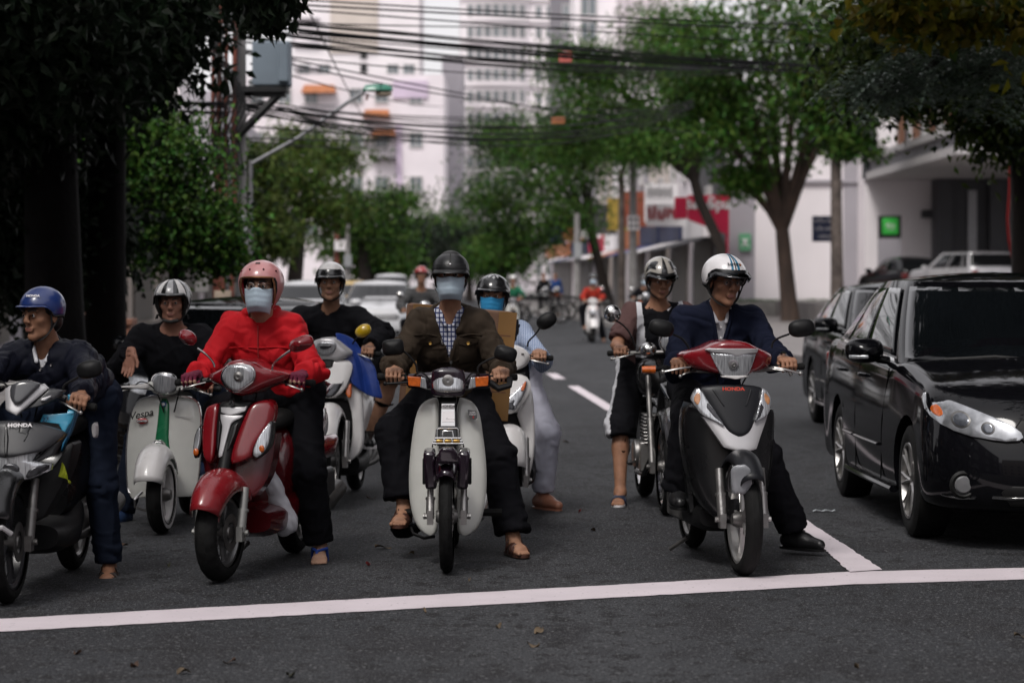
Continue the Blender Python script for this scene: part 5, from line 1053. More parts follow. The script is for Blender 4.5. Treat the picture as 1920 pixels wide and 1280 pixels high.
# ------------------------------------------------------------------ people
SKIN = {k: mat('skin_' + k, c, .58, var=.16, scale=26, bump=.12, bscale=250, spec=.28) for k, c in dict(tan=(.33, .175, .11), brown=(.28, .14, .085), light=(.40, .24, .165), ruddy=(.34, .165, .115)).items()}
LIPS = mat('lips', (.22, .09, .07), .45); EYEW = mat('eye_white', (.55, .52, .50), .2); IRIS = mat('iris', (.012, .008, .006), .15); HAIR = mat('black_hair', (.008, .007, .006), .5, var=.4, scale=60)
def cloth(name, rgb, rough=.85, var=.12, bump=.35, bscale=380, **k): return mat(name, rgb, rough, var=var, scale=7, bump=bump, bscale=bscale, spec=.08, **k)
C_BLACK = cloth('black_cloth', (.008, .008, .010)); C_TROU = cloth('black_trousers', (.007, .007, .009)); C_NAVY = cloth('navy_suit', (.007, .009, .020)); C_JEAN = cloth('dark_jeans', (.010, .014, .026)); C_RED = cloth('red_windbreaker', (.46, .012, .018), .55, bscale=500)
C_BROWN = cloth('brown_canvas', (.038, .028, .020), .75, var=.3); C_WHITE = cloth('white_cloth', (.55, .55, .58)); C_PUFF = cloth('navy_puffer', (.008, .009, .016), .42); C_MAUVE = cloth('mauve_cloth', (.09, .052, .05)); C_SHIRTG = cloth('grey_shirt', (.33, .32, .34))
MASKW = mat('pale_mask', (.42, .52, .60), .7, var=.06, bump=.2, bscale=200); MASKB = mat('blue_mask', (.02, .24, .48), .7, var=.06, bump=.2, bscale=200); LEATHER = mat('black_leather', (.012, .012, .013), .35, var=.2, scale=15, bump=.15, bscale=120)
BROWNL = mat('brown_leather', (.06, .022, .014), .5, var=.25, scale=15, bump=.15, bscale=90); TANL = mat('tan_leather', (.28, .12, .075), .4, var=.15); STRAP = mat('helmet_strap', (.012, .012, .012), .7)
def striped(name, a, bcol, sx, sz=0, f=.35):
    m = cloth(name, a); n, l = m.node_tree.nodes, m.node_tree.links; b = n['Principled BSDF']; tc = [x for x in n if x.type == 'TEX_COORD'][0]; base = b.inputs['Base Color'].links[0].from_socket
    sp = n.new('ShaderNodeSeparateXYZ'); l.new(tc.outputs['Object'], sp.inputs[0])
    for ch, s_ in ((0, sx), (2, sz)):
        if not s_: continue
        q = n.new('ShaderNodeMath'); q.operation = 'MULTIPLY'; q.inputs[1].default_value = s_; l.new(sp.outputs[ch], q.inputs[0]); r = n.new('ShaderNodeMath'); r.operation = 'FRACT'; l.new(q.outputs[0], r.inputs[0])
        g = n.new('ShaderNodeMath'); g.operation = 'LESS_THAN'; g.inputs[1].default_value = f; l.new(r.outputs[0], g.inputs[0]); x = n.new('ShaderNodeMix'); x.data_type = 'RGBA'; x.inputs[7].default_value = (*bcol, 1)
        l.new(g.outputs[0], x.inputs[0]); l.new(base, x.inputs[6]); base = x.outputs[2]
    l.new(base, b.inputs['Base Color']); return m
C_STRIPE = striped('blue_striped_shirt', (.40, .46, .58), (.14, .20, .36), 90); C_CHECK = striped('checked_shirt', (.50, .52, .60), (.035, .045, .12), 48, 40, .3); C_CHECKD = striped('dark_check', (.02, .02, .022), (.12, .12, .12), 22, 18, .3)

def ik(a, c, l1, l2, pole):
    a, c = Vector(a), Vector(c); d = c - a; L = d.length; s = max(1., L / (l1 + l2) * 1.01); l1 *= s; l2 *= s; u = d / L
    x = (l1 * l1 - l2 * l2 + L * L) / (2 * L); h = math.sqrt(max(0, l1 * l1 - x * x)); p = Vector(pole); p = (p - u * p.dot(u)).normalized(); return a + u * x + p * h
def add_hand(Sd, g, u, w_, sgn, k=.006):
    """five separate fingers closed over a grip centred at g with axis u pointing outwards"""
    g, u, w_ = Vector(g), Vector(u).normalized(), Vector(w_); f = Vector((0, -1, 0)); f = (f - u * f.dot(u)).normalized(); up = u.cross(f) * (1 if u.cross(f).z > 0 else -1)
    Kn = []
    for i, (o_, ln) in enumerate(((-.034, .95), (-.012, 1.03), (.010, 1.), (.031, .86))):
        k0 = g + u * o_ + up * .034 - f * .012; k1 = g + u * o_ + f * .026 + up * (.030 + .003 * (i == 1)); k2 = g + u * o_ + f * (.036 * ln) + up * .004; k3 = g + u * o_ * .97 + f * .022 * ln - up * .022 * ln
        Sd.cap(k0, k1, .0098, .0092, k); Sd.cap(k1, k2, .0092, .0084, k); Sd.cap(k2, k3, .0084, .0072, k); Kn.append(k0)
    for i in range(4): Sd.cap(w_ + u * (-.014 + .009 * i), Kn[i], .0165, .0125, .012)
    t1 = g - u * .046 - f * .022 + up * .012; t2 = g - u * .052 + f * .010 - up * .002; t3 = g - u * .036 + f * .026 - up * .012
    Sd.cap(w_ - u * .014, t1, .015, .0125, .012); Sd.cap(t1, t2, .0115, .0098, k); Sd.cap(t2, t3, .0098, .0082, k)
def add_hand_free(Sd, w_, d, s, k=.006, curl=.5):
    """relaxed open hand: w_ wrist, d direction of the fingers, s sideways (towards the thumb)"""
    w_, d, s = Vector(w_), Vector(d).normalized(), Vector(s); s = (s - d * s.dot(d)).normalized(); n = d.cross(s)
    for i, (o_, ln) in enumerate(((.030, .070), (.010, .078), (-.010, .073), (-.030, .058))):
        k0 = w_ + d * .088 + s * o_; k1 = k0 + (d + s * o_ * 2 + n * .25 * curl).normalized() * ln * .5; k2 = k1 + (d + n * .9 * curl).normalized() * ln * .5
        Sd.cap(w_ + s * o_ * .5, k0, .017, .0125, .012); Sd.cap(k0, k1, .0098, .009, k); Sd.cap(k1, k2, .009, .0075, k)
    t1 = w_ + d * .04 + s * .04 + n * .01; t2 = t1 + (d + s * .6).normalized() * .035; t3 = t2 + (d + s * .2 + n * .3).normalized() * .03
    Sd.cap(w_ + s * .01, t1, .016, .013, .012); Sd.cap(t1, t2, .0115, .010, k); Sd.cap(t2, t3, .010, .008, k)
def add_foot(Sd, an, d, shod=False):
    an, d = Vector(an), Vector((d[0], d[1], 0)).normalized(); s = Vector((-d.y, d.x, 0)); z0 = an.z - .075; fl = lambda p, r: Vector((p.x, p.y, z0 + r))
    if shod: Sd.cap(an, fl(an + d * .05, .035), .034, .026, .02); return
    Sd.cap(an, fl(an - d * .035, .03), .036, .03, .02); Sd.cap(an + Vector((0, 0, -.01)), fl(an + d * .11, .026), .033, .024, .03); Sd.cap(fl(an + d * .02, .024), fl(an + d * .11 + s * .02, .022), .026, .022, .02); Sd.cap(fl(an + d * .02, .024), fl(an + d * .12 - s * .018, .022), .026, .022, .02)
    for i, (o_, ln, r) in enumerate(((-.030, .062, .0115), (-.010, .058, .009), (.006, .052, .0085), (.020, .044, .008), (.033, .034, .0075))):
        p = an + d * .118 + s * o_; Sd.cap(fl(p, .014), fl(p + d * ln, r), r * 1.1, r, .005)
def shoe(kind, an, d, par, ms):
    an, d = Vector(an), Vector((d[0], d[1], 0)).normalized(); s = Vector((-d.y, d.x, 0)); z0 = an.z - .078; fl = lambda p, r: Vector((p.x, p.y, z0 + r)); sq = ((0, 0, 1), .8)
    if kind in ('dress', 'sneaker'):
        q = SDF(); k = 1.12 if kind == 'sneaker' else 1.; q.cap(fl(an - d * .045, .045), fl(an + d * .06, .042), .044 * k, .044 * k, .02); q.cap(fl(an + d * .06, .04), fl(an + d * .165, .030), .044 * k, .030 * k, .03); q.cap(an + Vector((0, 0, .02)), an - Vector((0, 0, .02)), .045 * k, .048 * k, .02); q.cut(fl(an, .0), (0, 0, -1)); q.cut(an + Vector((0, 0, .03)), (0, 0, 1))
        V, Q = q.mesh(.006); so_ = sdf_obj('shoe', V, Q, ms[0], par)
        q = MB(); out = [an - d * .095, an - d * .08 + s * .035, an + s * .044, an + d * .1 + s * .05, an + d * .17 + s * .034, an + d * .2, an + d * .17 - s * .034, an + d * .1 - s * .05, an - s * .044, an - d * .08 - s * .035]
        out = smooth_poly([(p.x, p.y) for p in out], 2); q.loft([[(x, y, z0 + h) for x, y in out] for h in (-.004, .018 if kind == 'sneaker' else .01)]); obj('sole', q, ms[1], so_)
        if kind == 'sneaker':
            q = MB()
            for i in range(5): p = an + d * (.055 + .018 * i); q.tube([p + s * .03 + Vector((0, 0, -.012 - .006 * i)), p + Vector((0, 0, .008 - .007 * i)), p - s * .03 + Vector((0, 0, -.012 - .006 * i))], .005, 5)
            obj('lace', q, ms[1], so_)
        return
    q = MB(); out = [an - d * .085, an - d * .07 + s * .035, an + s * .036, an + d * .12 + s * .048, an + d * .175 + s * .034, an + d * .195, an + d * .17 - s * .04, an + d * .11 - s * .046, an - s * .036, an - d * .07 - s * .035]
    out = smooth_poly([(p.x, p.y) for p in out], 2); hh = .02 if kind != 'slide' else .032; q.loft([[(x, y, z0 + h) for x, y in out] for h in (-hh + .012, .008)]); so_ = obj('sandal', q, ms[1], par)
    def band(t, w_, lift, m):
        G = []
        for j in range(-1, 2):
            row = []
            for i in range(9):
                a = PI * i / 8; p = an + d * (t + j * w_ / 2) + s * (.05 * math.cos(a)); row.append((p.x, p.y, z0 + .004 + (lift - .35 * (t + j * w_ / 2 - .05) * .5) * math.sin(a) ** .7))
            G.append(row)
        b_ = MB(); b_.grid(G); obj('strap', b_, m, so_, sol=.005)
    if kind == 'sandal': band(.075, .05, .065, ms[0]); band(.11, .03, .058, ms[0]); band(.02, .02, .085, ms[0])
    if kind == 'slide': band(.085, .085, .068, ms[0])
    if kind == 'flip':
        b_ = MB(); tp = an + d * .115 - s * .012; 
        for sx in (-1, 1): b_.tube([Vector((tp.x, tp.y, z0 + .01)), Vector((tp.x, tp.y, z0 + .066)) - d * .01, Vector((an.x, an.y, z0 + .074)) + d * .05 + s * sx * .036, Vector((an.x, an.y, z0 + .005)) + d * .01 + s * sx * .04], [.006, .009, .009, .007], 6)
        obj('strap', b_, ms[0], so_)

class Helmet:
    def __init__(s, par, Hm, rad, zc, zf, zs, zb, p1=55, p2=85, m=None, liner=None, yc=.012):
        s.par, s.Hm, s.r, s.zc, s.yc = par, Hm, rad, zc, yc; s.zr = lambda a: s._zr(a, zf, zs, zb, p1, p2)
        q = MB(); q.grid([[s.pt(2 * PI * j / 56, i / 16) for j in range(56)] for i in range(16, -1, -1)], 0, True); s.shell = s.put('helmet', q, m, par, sol=.009)
        q = MB(); q.grid([[s.pt(2 * PI * j / 40, i / 10, .935) for j in range(40)] for i in range(10, -1, -1)], 0, True); s.put('liner', q, liner or STRAP, s.shell, sol=.012)
        q = MB(); rim = [s.pt(2 * PI * j / 72, 1, .995) for j in range(73)]; q.tube(rim, .0048, 6); s.put('rim_trim', q, STRAP, s.shell)
    def _zr(s, a, zf, zs, zb, p1, p2):
        a = abs((math.degrees(a) + 180) % 360 - 180); t = min(1, max(0, (a - p1) / (p2 - p1))); t = t * t * (3 - 2 * t); v = zf + (zs - zf) * t; u = min(1, max(0, (a - 110) / 60)); return v + (zb - zs) * u * u * (3 - 2 * u)
    def at(s, a, z, k=1., dy=0.):
        h = (z - s.zc) / s.r[2]; rr = math.sqrt(max(0, 1 - h * h)) if h > 0 else 1 - .35 * h * h
        return Vector((s.r[0] * rr * math.sin(a) * k, s.yc - s.r[1] * rr * math.cos(a) * k, s.zc + (z - s.zc) * (k if h > 0 else 1)))
    def pt(s, a, t, k=1.):
        top = s.zc + s.r[2]; zr = s.zr(a); th1 = math.acos(max(-1, min(1, (max(zr, s.zc) - s.zc) / s.r[2]))); low = max(0, s.zc - zr); L1 = th1 * s.r[2]; u = t * (L1 + low)
        z = s.zc + s.r[2] * math.cos(u / s.r[2]) if u <= L1 else s.zc - (u - L1)
        return s.at(a, min(z, top - 1e-6), k)
    def put(s, name, mb, m, par, **k): mb.v = [tuple(s.Hm @ Vector(v)) for v in mb.v]; return obj(name, mb, m, par, **k)
    def patch(s, name, a0, a1, t0, t1, m, k=1.012, n=12, f=None, **kw):
        q = MB(); q.grid([[s.pt(R(a0 + (a1 - a0) * j / n) if not f else R(f(i / n, a0 + (a1 - a0) * j / n)), t0 + (t1 - t0) * i / n, k) for j in range(n + 1)] for i in range(n + 1)]); return s.put(name, q, m, s.shell, sol=.003, **kw)
    def peak(s, m, L=.05, drop=.02, a=72, t=1., name='peak', up=0.):
        G = []
        for i in range(6):
            u = i / 5; row = []
            for j in range(17): ang = R(-a + 2 * a * j / 16); p = s.pt(ang, t, 1.01); p = Vector((p.x * (1 + .10 * u), p.y - L * u * max(0, math.cos(ang * 90 / a)) ** .7, p.z + up - drop * u ** 1.5)); row.append(p)
            G.append(row)
        q = MB(); q.grid(G); return s.put(name, q, m, s.shell, sol=.004)
    def strap(s, chin=(0, -.045, -.122), x=None):
        q = MB(); x = x or s.r[0] * .86
        for sx in (-1, 1):
            for y in (-.03, .03): q.tube(smooth_poly([(sx * x, s.yc + y, s.zr(R(90)) + .005), (sx * x * .92, -.005, -.06), (sx * .05, -.03, -.108), chin], 2, False), .006, 6, flat=.5)
        s.put('chin_strap', q, STRAP, s.shell)
def mask(par, Hm, m, z0=-.012, z1=-.122, loops=True):
    G = []
    for i in range(15):
        u = i / 14; z = z0 + (z1 - z0) * u; row = []
        for j in range(19):
            v = -1 + j / 9; a = v * R(80); w_ = .073 - .02 * u ** 2; fy = .098 + .016 * math.exp(-(v / .3) ** 2) * (1 - u) + .006 * math.sin(u * PI) - .028 * max(0, u - .72) / .28 + .0018 * math.sin(u * 26)
            row.append((w_ * math.sin(a) * 1.02, -.012 - (fy - .012) * math.cos(a) ** .75, z + .012 * abs(v) ** 2 * (1 - 2 * u) - .01 * math.exp(-(v / .25) ** 2) * (1 - u) * -1))
        G.append(row)
    q = MB(); q.grid(G); q.v = [tuple(Hm @ Vector(v)) for v in q.v]; o = obj('face_mask', q, m, par, sol=.002)
    if loops:
        q = MB()
        for sx in (-1, 1):
            for z in (-.012, -.085): q.tube([Hm @ Vector(p) for p in ((sx * .066, -.035, z), (sx * .077, -.01, z * .6 - .01), (sx * .083, .012, -.01))], .002, 5)
        obj('ear_loop', q, MASKW, o)

def folds(V, N, segs, seed, amp=.006, base=.0022):
    """cloth relief: soft drape everywhere, tight creases across the joints"""
    n1 = wob(V * np.array([1, 1, .55]), 3.2, seed + 11, 2); n2 = wob(V * np.array([.6, 1, 1]), 4.5, seed + 12, 2)
    d = base * 1.5 * ((1 - np.minimum(1, np.abs(n1) * 1.6)) ** 3 + .8 * (1 - np.minimum(1, np.abs(n2) * 1.8)) ** 3 - .4) + base * .45 * wob(V, 9, seed, 2) + base * .3 * np.maximum(0, wob(V * np.array([1, 1, .5]), 16, seed + 1, 1))
    for a, b, ta, A, wl in segs:
        a, b = np.array(a), np.array(b); ab = b - a; L = np.linalg.norm(ab); t = ((V - a) @ ab) / L ** 2; r = np.linalg.norm(V - a - np.clip(t, -.2, 1.2)[:, None] * ab, axis=1)
        wgt = np.exp(-((t - ta) * L / .10) ** 2) * (r < .16); ph = t * L / wl * 6.283 * .55 + 3.2 * wob(V, 5, seed + 5, 2); br = np.clip(.55 + .9 * wob(V, 6, seed + 8, 2), 0, 1.3)
        d += A * amp * wgt * br * (np.abs(np.sin(ph * .5)) ** .8 - .5) * 1.3
    return V + N * d[:, None]

def person(label, b, head, hips, sh, hw, skin='tan', yaw=0., pitch=0., roll=0., hands=None, ankles=None, toes=((0, -1), (0, -1)), elbow=((-1, .5, -.6), (1, .5, -.6)), knee=((-.5, -1, .6), (.5, -1, .6)),
           top=None, topm=None, trou=None, trouleg=1., hem=(.08, .08), vox=.0055, fat=.94, sleeve=1., sleeve_r=(.066, .050), topr=.024, vcut=None, shirt=None, collar=None, seed=1, group=None, feet=(('bare',), ('bare',)), shorts=False, puff=0, hands_free=None, hemz=None, face=True, fold=1., armL=1., gloves=None, headk=1., legr=(.092, .082)):
    hw *= .93; hd = b.p(*head); hips = Vector(hips); shc = b.p(*sh); lat = Vector((math.cos(yaw * .25), math.sin(yaw * .25), 0))
    root = thing('person', label, 'person', (0, 0, 0), 0, group); M0 = Matrix.Translation((b.X, b.Y, 0)) @ Matrix.Rotation(b.yaw, 4, 'Z'); root.matrix_world = M0 @ Matrix.Translation((hips.x, hips.y, 0)); off = Matrix.Translation((-hips.x, -hips.y, 0))
    T = lambda v: off @ Vector(v); hd, shc, hips = T(hd), T(shc), T(hips)
    Hm = Matrix.Translation(hd) @ Matrix.Rotation(yaw, 4, 'Z') @ Matrix.Rotation(pitch, 4, 'X') @ Matrix.Rotation(roll, 4, 'Y') @ Matrix.Scale(headk, 4); h = lambda *p: Hm @ Vector(p); hR = Hm.to_3x3().normalized()
    body, tp, tr = SDF(), SDF(), SDF(); J = {}
    up = (shc - hips).normalized(); fwd = Vector((0, -1, 0)); fwd = (fwd - up * fwd.dot(up)).normalized(); chest = shc - up * .14 + fwd * .01; waist = hips + up * .12
    nb = shc + Vector((0, -.005, .035)) ; ntop = h(0, .018, -.07)
    def torso(q, g, k=.05):
        q.cap(waist - lat * .05, waist + lat * .05, .105 * fat + g, None, k, (fwd, .8)); q.cap(hips - lat * .07, hips + lat * .07, .105 * fat + g * .7, None, k); q.cap(waist, chest, .12 * fat + g, .13 * fat + g, k, (fwd, .78)); q.cap(chest - lat * .07, chest + lat * .07, .115 * fat + g, None, k, (fwd, .85)); q.cap(shc - lat * (hw - .03) - up * .01, shc + lat * (hw - .03) - up * .01, .062 + g * .8, None, k); q.cap(shc + lat * hw * .5 + Vector((0, .01, .0)), nb + Vector((0, .01, .02)), .05 + g * .5, .045 + g * .5, .04); q.cap(shc - lat * hw * .5 + Vector((0, .01, .0)), nb + Vector((0, .01, .02)), .05 + g * .5, .045 + g * .5, .04)
    torso(body, -.004); body.cap(nb - up * .05, ntop, .058, .054, .03)
    arms = []
    for i, s_ in enumerate((-1, 1)):
        S0 = shc + lat * hw * s_
        fr = hands_free[i] if hands_free else None
        if fr: W = T(fr[0])
        else:
            g, ax = b.grips[i] if not hands or hands[i] is None else hands[i]; g = T(g); W = g + Vector((0, .078, .036)) - Vector(ax) * .004
        E = ik(S0, W, .285 * armL, .255 * armL, elbow[i]); arms.append((S0, E, W))
        body.cap(S0, E, .048, .040, .03); body.cap(E, E.lerp(W, .4), .041, .038, .02); body.cap(E.lerp(W, .35), W, .038, .025, .02)
        if fr: add_hand_free(body, W, fr[1], fr[2])
        else: add_hand(body, g, ax, W, s_)
    legs = []
    for i, s_ in enumerate((-1, 1)):
        H0 = hips + lat * .085 * s_ - up * .01; An = T(ankles[i]); Kn = ik(H0, An, .42, .41, knee[i]); legs.append((H0, Kn, An))
        body.cap(H0, Kn, .082 * fat, .056, .04); body.cap(Kn, Kn.lerp(An, .35) + Vector((0, .015, 0)), .055, .055, .03); body.cap(Kn.lerp(An, .3) + Vector((0, .012, 0)), An, .054, .034, .02); add_foot(body, An, toes[i], feet[i][0] in ('dress', 'sneaker'))
    # head and face
    e = lambda c, r, k=.015, sub=False: body.ell(h(*c), [q * headk for q in r], hR, k, sub); c_ = lambda p, q, r1, r2=None, k=.008, sub=False: body.cap(h(*p), h(*q), r1 * headk, (r2 or r1) * headk, k, None, sub)
    e((0, .018, .042), (.074, .094, .085)); e((0, -.014, -.04), (.057, .064, .068), .03); e((0, -.055, -.098), (.024, .020, .018), .02); c_((-.040, -.02, -.082), (0, -.058, -.10), .016, .014, .02); c_((.040, -.02, -.082), (0, -.058, -.10), .016, .014, .02)
    for s_ in (-1, 1):
        e((s_ * .040, -.050, -.016), (.023, .020, .018), .03); e((s_ * .031, -.092, .008), (.019, .014, .012), .01, True); c_((s_ * .012, -.084, .026), (s_ * .046, -.072, .028), .010, .009, .012)
        e((s_ * .030, -.074, .006), (.0135, .0125, .0125), .002); c_((s_ * .016, -.083, .0110), (s_ * .044, -.079, .0108), .0050, .0046, .003); c_((s_ * .018, -.082, -.0035), (s_ * .042, -.078, -.001), .0042, .004, .003); e((s_ * .078, .012, -.005), (.009, .02, .032), .008)
    c_((0, -.088, .018), (0, -.101, -.022), .009, .0118, .012); c_((-.012, -.094, -.028), (.012, -.094, -.028), .0085, None, .006); c_((-.018, -.0805, -.058), (.018, -.0805, -.058), .0078, None, .009); c_((-.014, -.0805, -.069), (.014, -.0805, -.069), .0082, None, .009); c_((-.022, -.0885, -.0635), (.022, -.0895, -.0635), .0028, None, .004, True)
    V, Q = body.mesh(vox)
    # clothes: the same skeleton, fuller
    if topm:
        torso(tp, topr)
        for (S0, E, W), slv in zip(arms, sleeve if hasattr(sleeve, '__len__') else (sleeve, sleeve)):
            r1, r2 = sleeve_r; tp.cap(S0, E, r1 + .004, r1 * .93, .04)
            if slv > .55: tp.cap(E, W, r1 * .93, r2, .03); d = (W - E).normalized(); tp.cut(E + (W - E) * (slv * .99), d, .14)
            else: tp.cut(S0 + (E - S0) * slv * 2, (E - S0), .17)
        tp.cut(hips - up * (hemz if hemz is not None else .06), -up, .30)
        ndir = (ntop - nb).normalized(); 
        if collar:
            hgt, gap, rr = collar
            for lv_ in (0, .5, 1):
                prev = None
                for j in range(15):
                    a = R(-180 + gap) + (R(360 - 2 * gap)) * j / 14; p = nb + Vector((math.sin(a) * (.078 + .004 * lv_), math.cos(a) * (.072) + .006, -.012 + hgt * lv_ + .012 * math.cos(a)))
                    if prev is not None: tp.cap(prev, p, rr, None, .01)
                    prev = p
        else: tp.cut(nb + Vector((0, -.005, .012 + .02)), ndir + Vector((0, -.45, 0)), .11)
        body_neck = SDF(); 
        tp.cap(nb - up * .0 + Vector((0, -.01, .01)), h(0, .0, -.05), .060, .055, .008, None, True)
        if vcut:
            zb, kx, w0 = vcut; zb = T(b.p(0 + 960, zb, sh[2] - .1)).z; x0 = shc.x; yv = shc.y
            tp.fn(lambda x, y, z: np.maximum(np.maximum(np.abs(x - x0 + 0 * z) - w0 - kx * (z - zb), zb - z), y - yv + .0 * x), (x0 - .2, yv - .4, zb - .02), (x0 + .2, yv + .02, zb + .5), .004, True)
    if trou:
        tr.cap(hips - lat * .08, hips + lat * .08, .115 * fat + .008, None, .05); tr.cap(hips, waist, .11 * fat, .10 * fat, .05)
        for i, (H0, Kn, An) in enumerate(legs):
            if shorts: tr.cap(H0, Kn, .105 * fat, .098, .04); tr.cap(Kn, Kn.lerp(An, .25), .098, .096, .03); tr.cut(Kn.lerp(An, trouleg if not hasattr(trouleg, '__len__') else trouleg[i]), An - Kn, .17)
            else: q_ = trouleg if not hasattr(trouleg, '__len__') else trouleg[i]; tr.cap(H0, Kn, legr[0] * fat, legr[1], .04); tr.cap(Kn, An + (An - Kn).normalized() * .06, legr[1], hem[i], .03); tr.cut(Kn.lerp(An, q_), (An - Kn) + Vector((0, 0, -.1)), .17)
    hid = np.zeros(len(V), bool)
    if topm: hid |= tp.ev(V) < -.010
    if trou: hid |= tr.ev(V) < -.010
    Vc, Qc = cluster(V, Q, hid, .03); bo = sdf_obj('body', Vc, Qc, [SKIN[skin], LIPS] + ([gloves] if gloves else []), root)
    lc = h(0, -.088, -.0635); pc = np.array([Vc[f].mean(0) for f in Qc]); dl = (pc - np.array(lc)) / np.array([.021, .02, .009]) / headk; mi = ((dl ** 2).sum(1) < 1).astype(np.int32)
    if gloves:
        for (S0, E, W) in arms: mi[((pc - np.array(W)) ** 2).sum(1) < .125 ** 2] = 2
    bo.data.polygons.foreach_set('material_index', mi)
    tops = None
    if topm:
        V, Q = tp.mesh(vox * 1.35); N = normals(V, Q); sg = []
        for S0, E, W in arms: sg += [(S0, E, 1., 1.2, .035), (E, W, .0, 1.2, .032), (E, W, .85, .9, .028), (S0, E, .15, .7, .05)]
        sg += [(waist, chest, -.2, .9, .06), (hips, waist, .2, 1., .05)]
        if puff:
            N0 = N; t = ((V - np.array(shc)) @ np.array(up)); V = V + N * (.010 * (np.abs(np.sin((t / .075 + .3 * wob(V, 4, seed, 1)) * PI)) ** .5 - .5))[:, None]
        V = folds(V, N, sg, seed, .013 * fold, .0042 * fold); tops = sdf_obj(top, V, Q, topm if isinstance(topm, list) else [topm], root)
        if isinstance(topm, list): 
            pc = V[Q].mean(1); J['paint'] = lambda f: tops.data.polygons.foreach_set('material_index', f(pc).astype(np.int32))
        if shirt:
            s2 = SDF(); torso(s2, topr - .016); s2.cap(nb - up * .03, nb + Vector((0, 0, .02)), .068, .062, .02); s2.cap(nb + Vector((0, -.02, .0)), h(0, -.01, -.05), .056, .052, .006, None, True); s2.cut(waist, -up, .4)
            for sgn in (-1, 1): p1 = nb + Vector((sgn * .05, -.045, .02)); p2 = nb + Vector((sgn * .022, -.092, -.045)); s2.cap(p1, p2, .014, .010, .006); s2.cap(nb + Vector((sgn * .068, .0, .03)), p1, .012, .014, .006)
            V, Q = s2.mesh(vox * 1.2); N = normals(V, Q); so_ = sdf_obj('shirt', folds(V, N, [], seed + 9, 0, .002), Q, shirt, root)
            q = MB()
            for i in range(4): p = nb + Vector((.0, 0, -.07 - .055 * i)); y = front(s2, p.x, p.z, shc.y - .3); q.lathe([(y - .002, .0015), (y - .003, .005), (y + .002, .006)], (p.x, 0, p.z), 'y', 8)
            obj('shirt_button', q, SIGNW, so_)
    if trou:
        V, Q = tr.mesh(vox * 1.8); N = normals(V, Q); sg = []
        for H0, Kn, An in legs: sg += [(H0, Kn, 1., 1., .045), (Kn, An, .9, .9, .04), (H0, Kn, .1, 1., .05)]
        to = sdf_obj('shorts' if shorts else 'trousers', folds(V, N, sg, seed + 3, .011 * fold, .0042 * fold), Q, trou if isinstance(trou, list) else [trou], root)
        if isinstance(trou, list): pc2 = V[Q].mean(1); J['paint2'] = lambda f: to.data.polygons.foreach_set('material_index', f(pc2).astype(np.int32))
    # eyes, brows, hair
    if face:
        for s_ in (-1, 1):
            q = MB(); q.lathe([(-.0142, .0003), (-.0138, .003)], n=12, axis='y', mi=1); q.lathe([(-.0138, .003), (-.0122, .0068)], n=12, axis='y', mi=1); q.lathe([(-.0122, .0068), (-.008, .0112), (0, .0138)], n=12, axis='y', mi=0)
            q.v = [tuple(Hm @ (Vector(v) * .94 + Vector((s_ * .030 , -.0745, .0048)))) for v in q.v]; obj('eye', q, [EYEW, IRIS], bo)
            q = MB(); q.tube([h(s_ * .012, -.0985, .0245), h(s_ * .030, -.094, .031), h(s_ * .050, -.078, .027)], [.0030, .0040, .0018], 6, flat=1.6); obj('eyebrow', q, HAIR, bo)
        q = SDF(); q.ell(h(0, .022, .046), [.079, .097, .088], hR, .01); q.ell(h(0, .05, -.02), [.075, .065, .07], hR, .02); q.cut(h(0, -.035, .03), hR @ Vector((0, -1, -.35))); V, Q = q.mesh(.009); sdf_obj('hair', V, Q, HAIR, root)
    J.update(root=root, Hm=Hm, T=T, tp=tp, arms=arms, legs=legs, shc=shc, nb=nb, up=up, top=tops, hips=hips, b=b, off=off, A=lambda px, py, y: T(b.p(px, py, y)))
    for i, (k_, a_) in enumerate(zip(feet, (legs[0][2], legs[1][2]))):
        if k_ and k_[0] != 'bare': shoe(k_[0], a_, toes[i], root, k_[1:])
    return J
def front(sd, x, z, y0, n=90, L=.6):
    ys = y0 + np.arange(n) * L / n; D = sd.ev(np.stack([np.full(n, x), ys, np.full(n, z)], 1)); i = np.argmax(D < 0)
    return float(ys[i] - (L / n) * (D[i] / (D[i] - D[i - 1]) if i and D[i] != D[i - 1] else 0)) if D[i] < 0 else float(y0 + L * .5)
def on_front(J, name, pts, m, off=.006, th=.008, par=None, sd=None, nu=6, nv=6, sm=0, yl=.75):
    """clothing detail laid on the front surface; pts are (px, py)"""
    sd = sd or J['tp']; o = [J['A'](x, y, yl) for x, y in pts]; o = [(v.x, v.z) for v in o]; o = smooth_poly(o, sm) if sm else o; y0 = J['shc'].y - .35
    return obj(name, mono(o, lambda x, z: front(sd, x, z, y0) - off, nu, nv, th), m, par or J['top'])
def line_front(J, name, pts, m, r=.003, off=.006, yl=.75, par=None, step=10, sd=None):
    q = MB(); P_ = [J['A'](x, y, yl) for x, y in pts]; out = []
    for a, c in zip(P_[:-1], P_[1:]):
        for i in range(step): v = a.lerp(c, i / step); out.append((v.x, front(sd or J['tp'], v.x, v.z, J['shc'].y - .35) - off, v.z))
    q.tube(out, r, 6); return obj(name, q, m, par or J['top'])
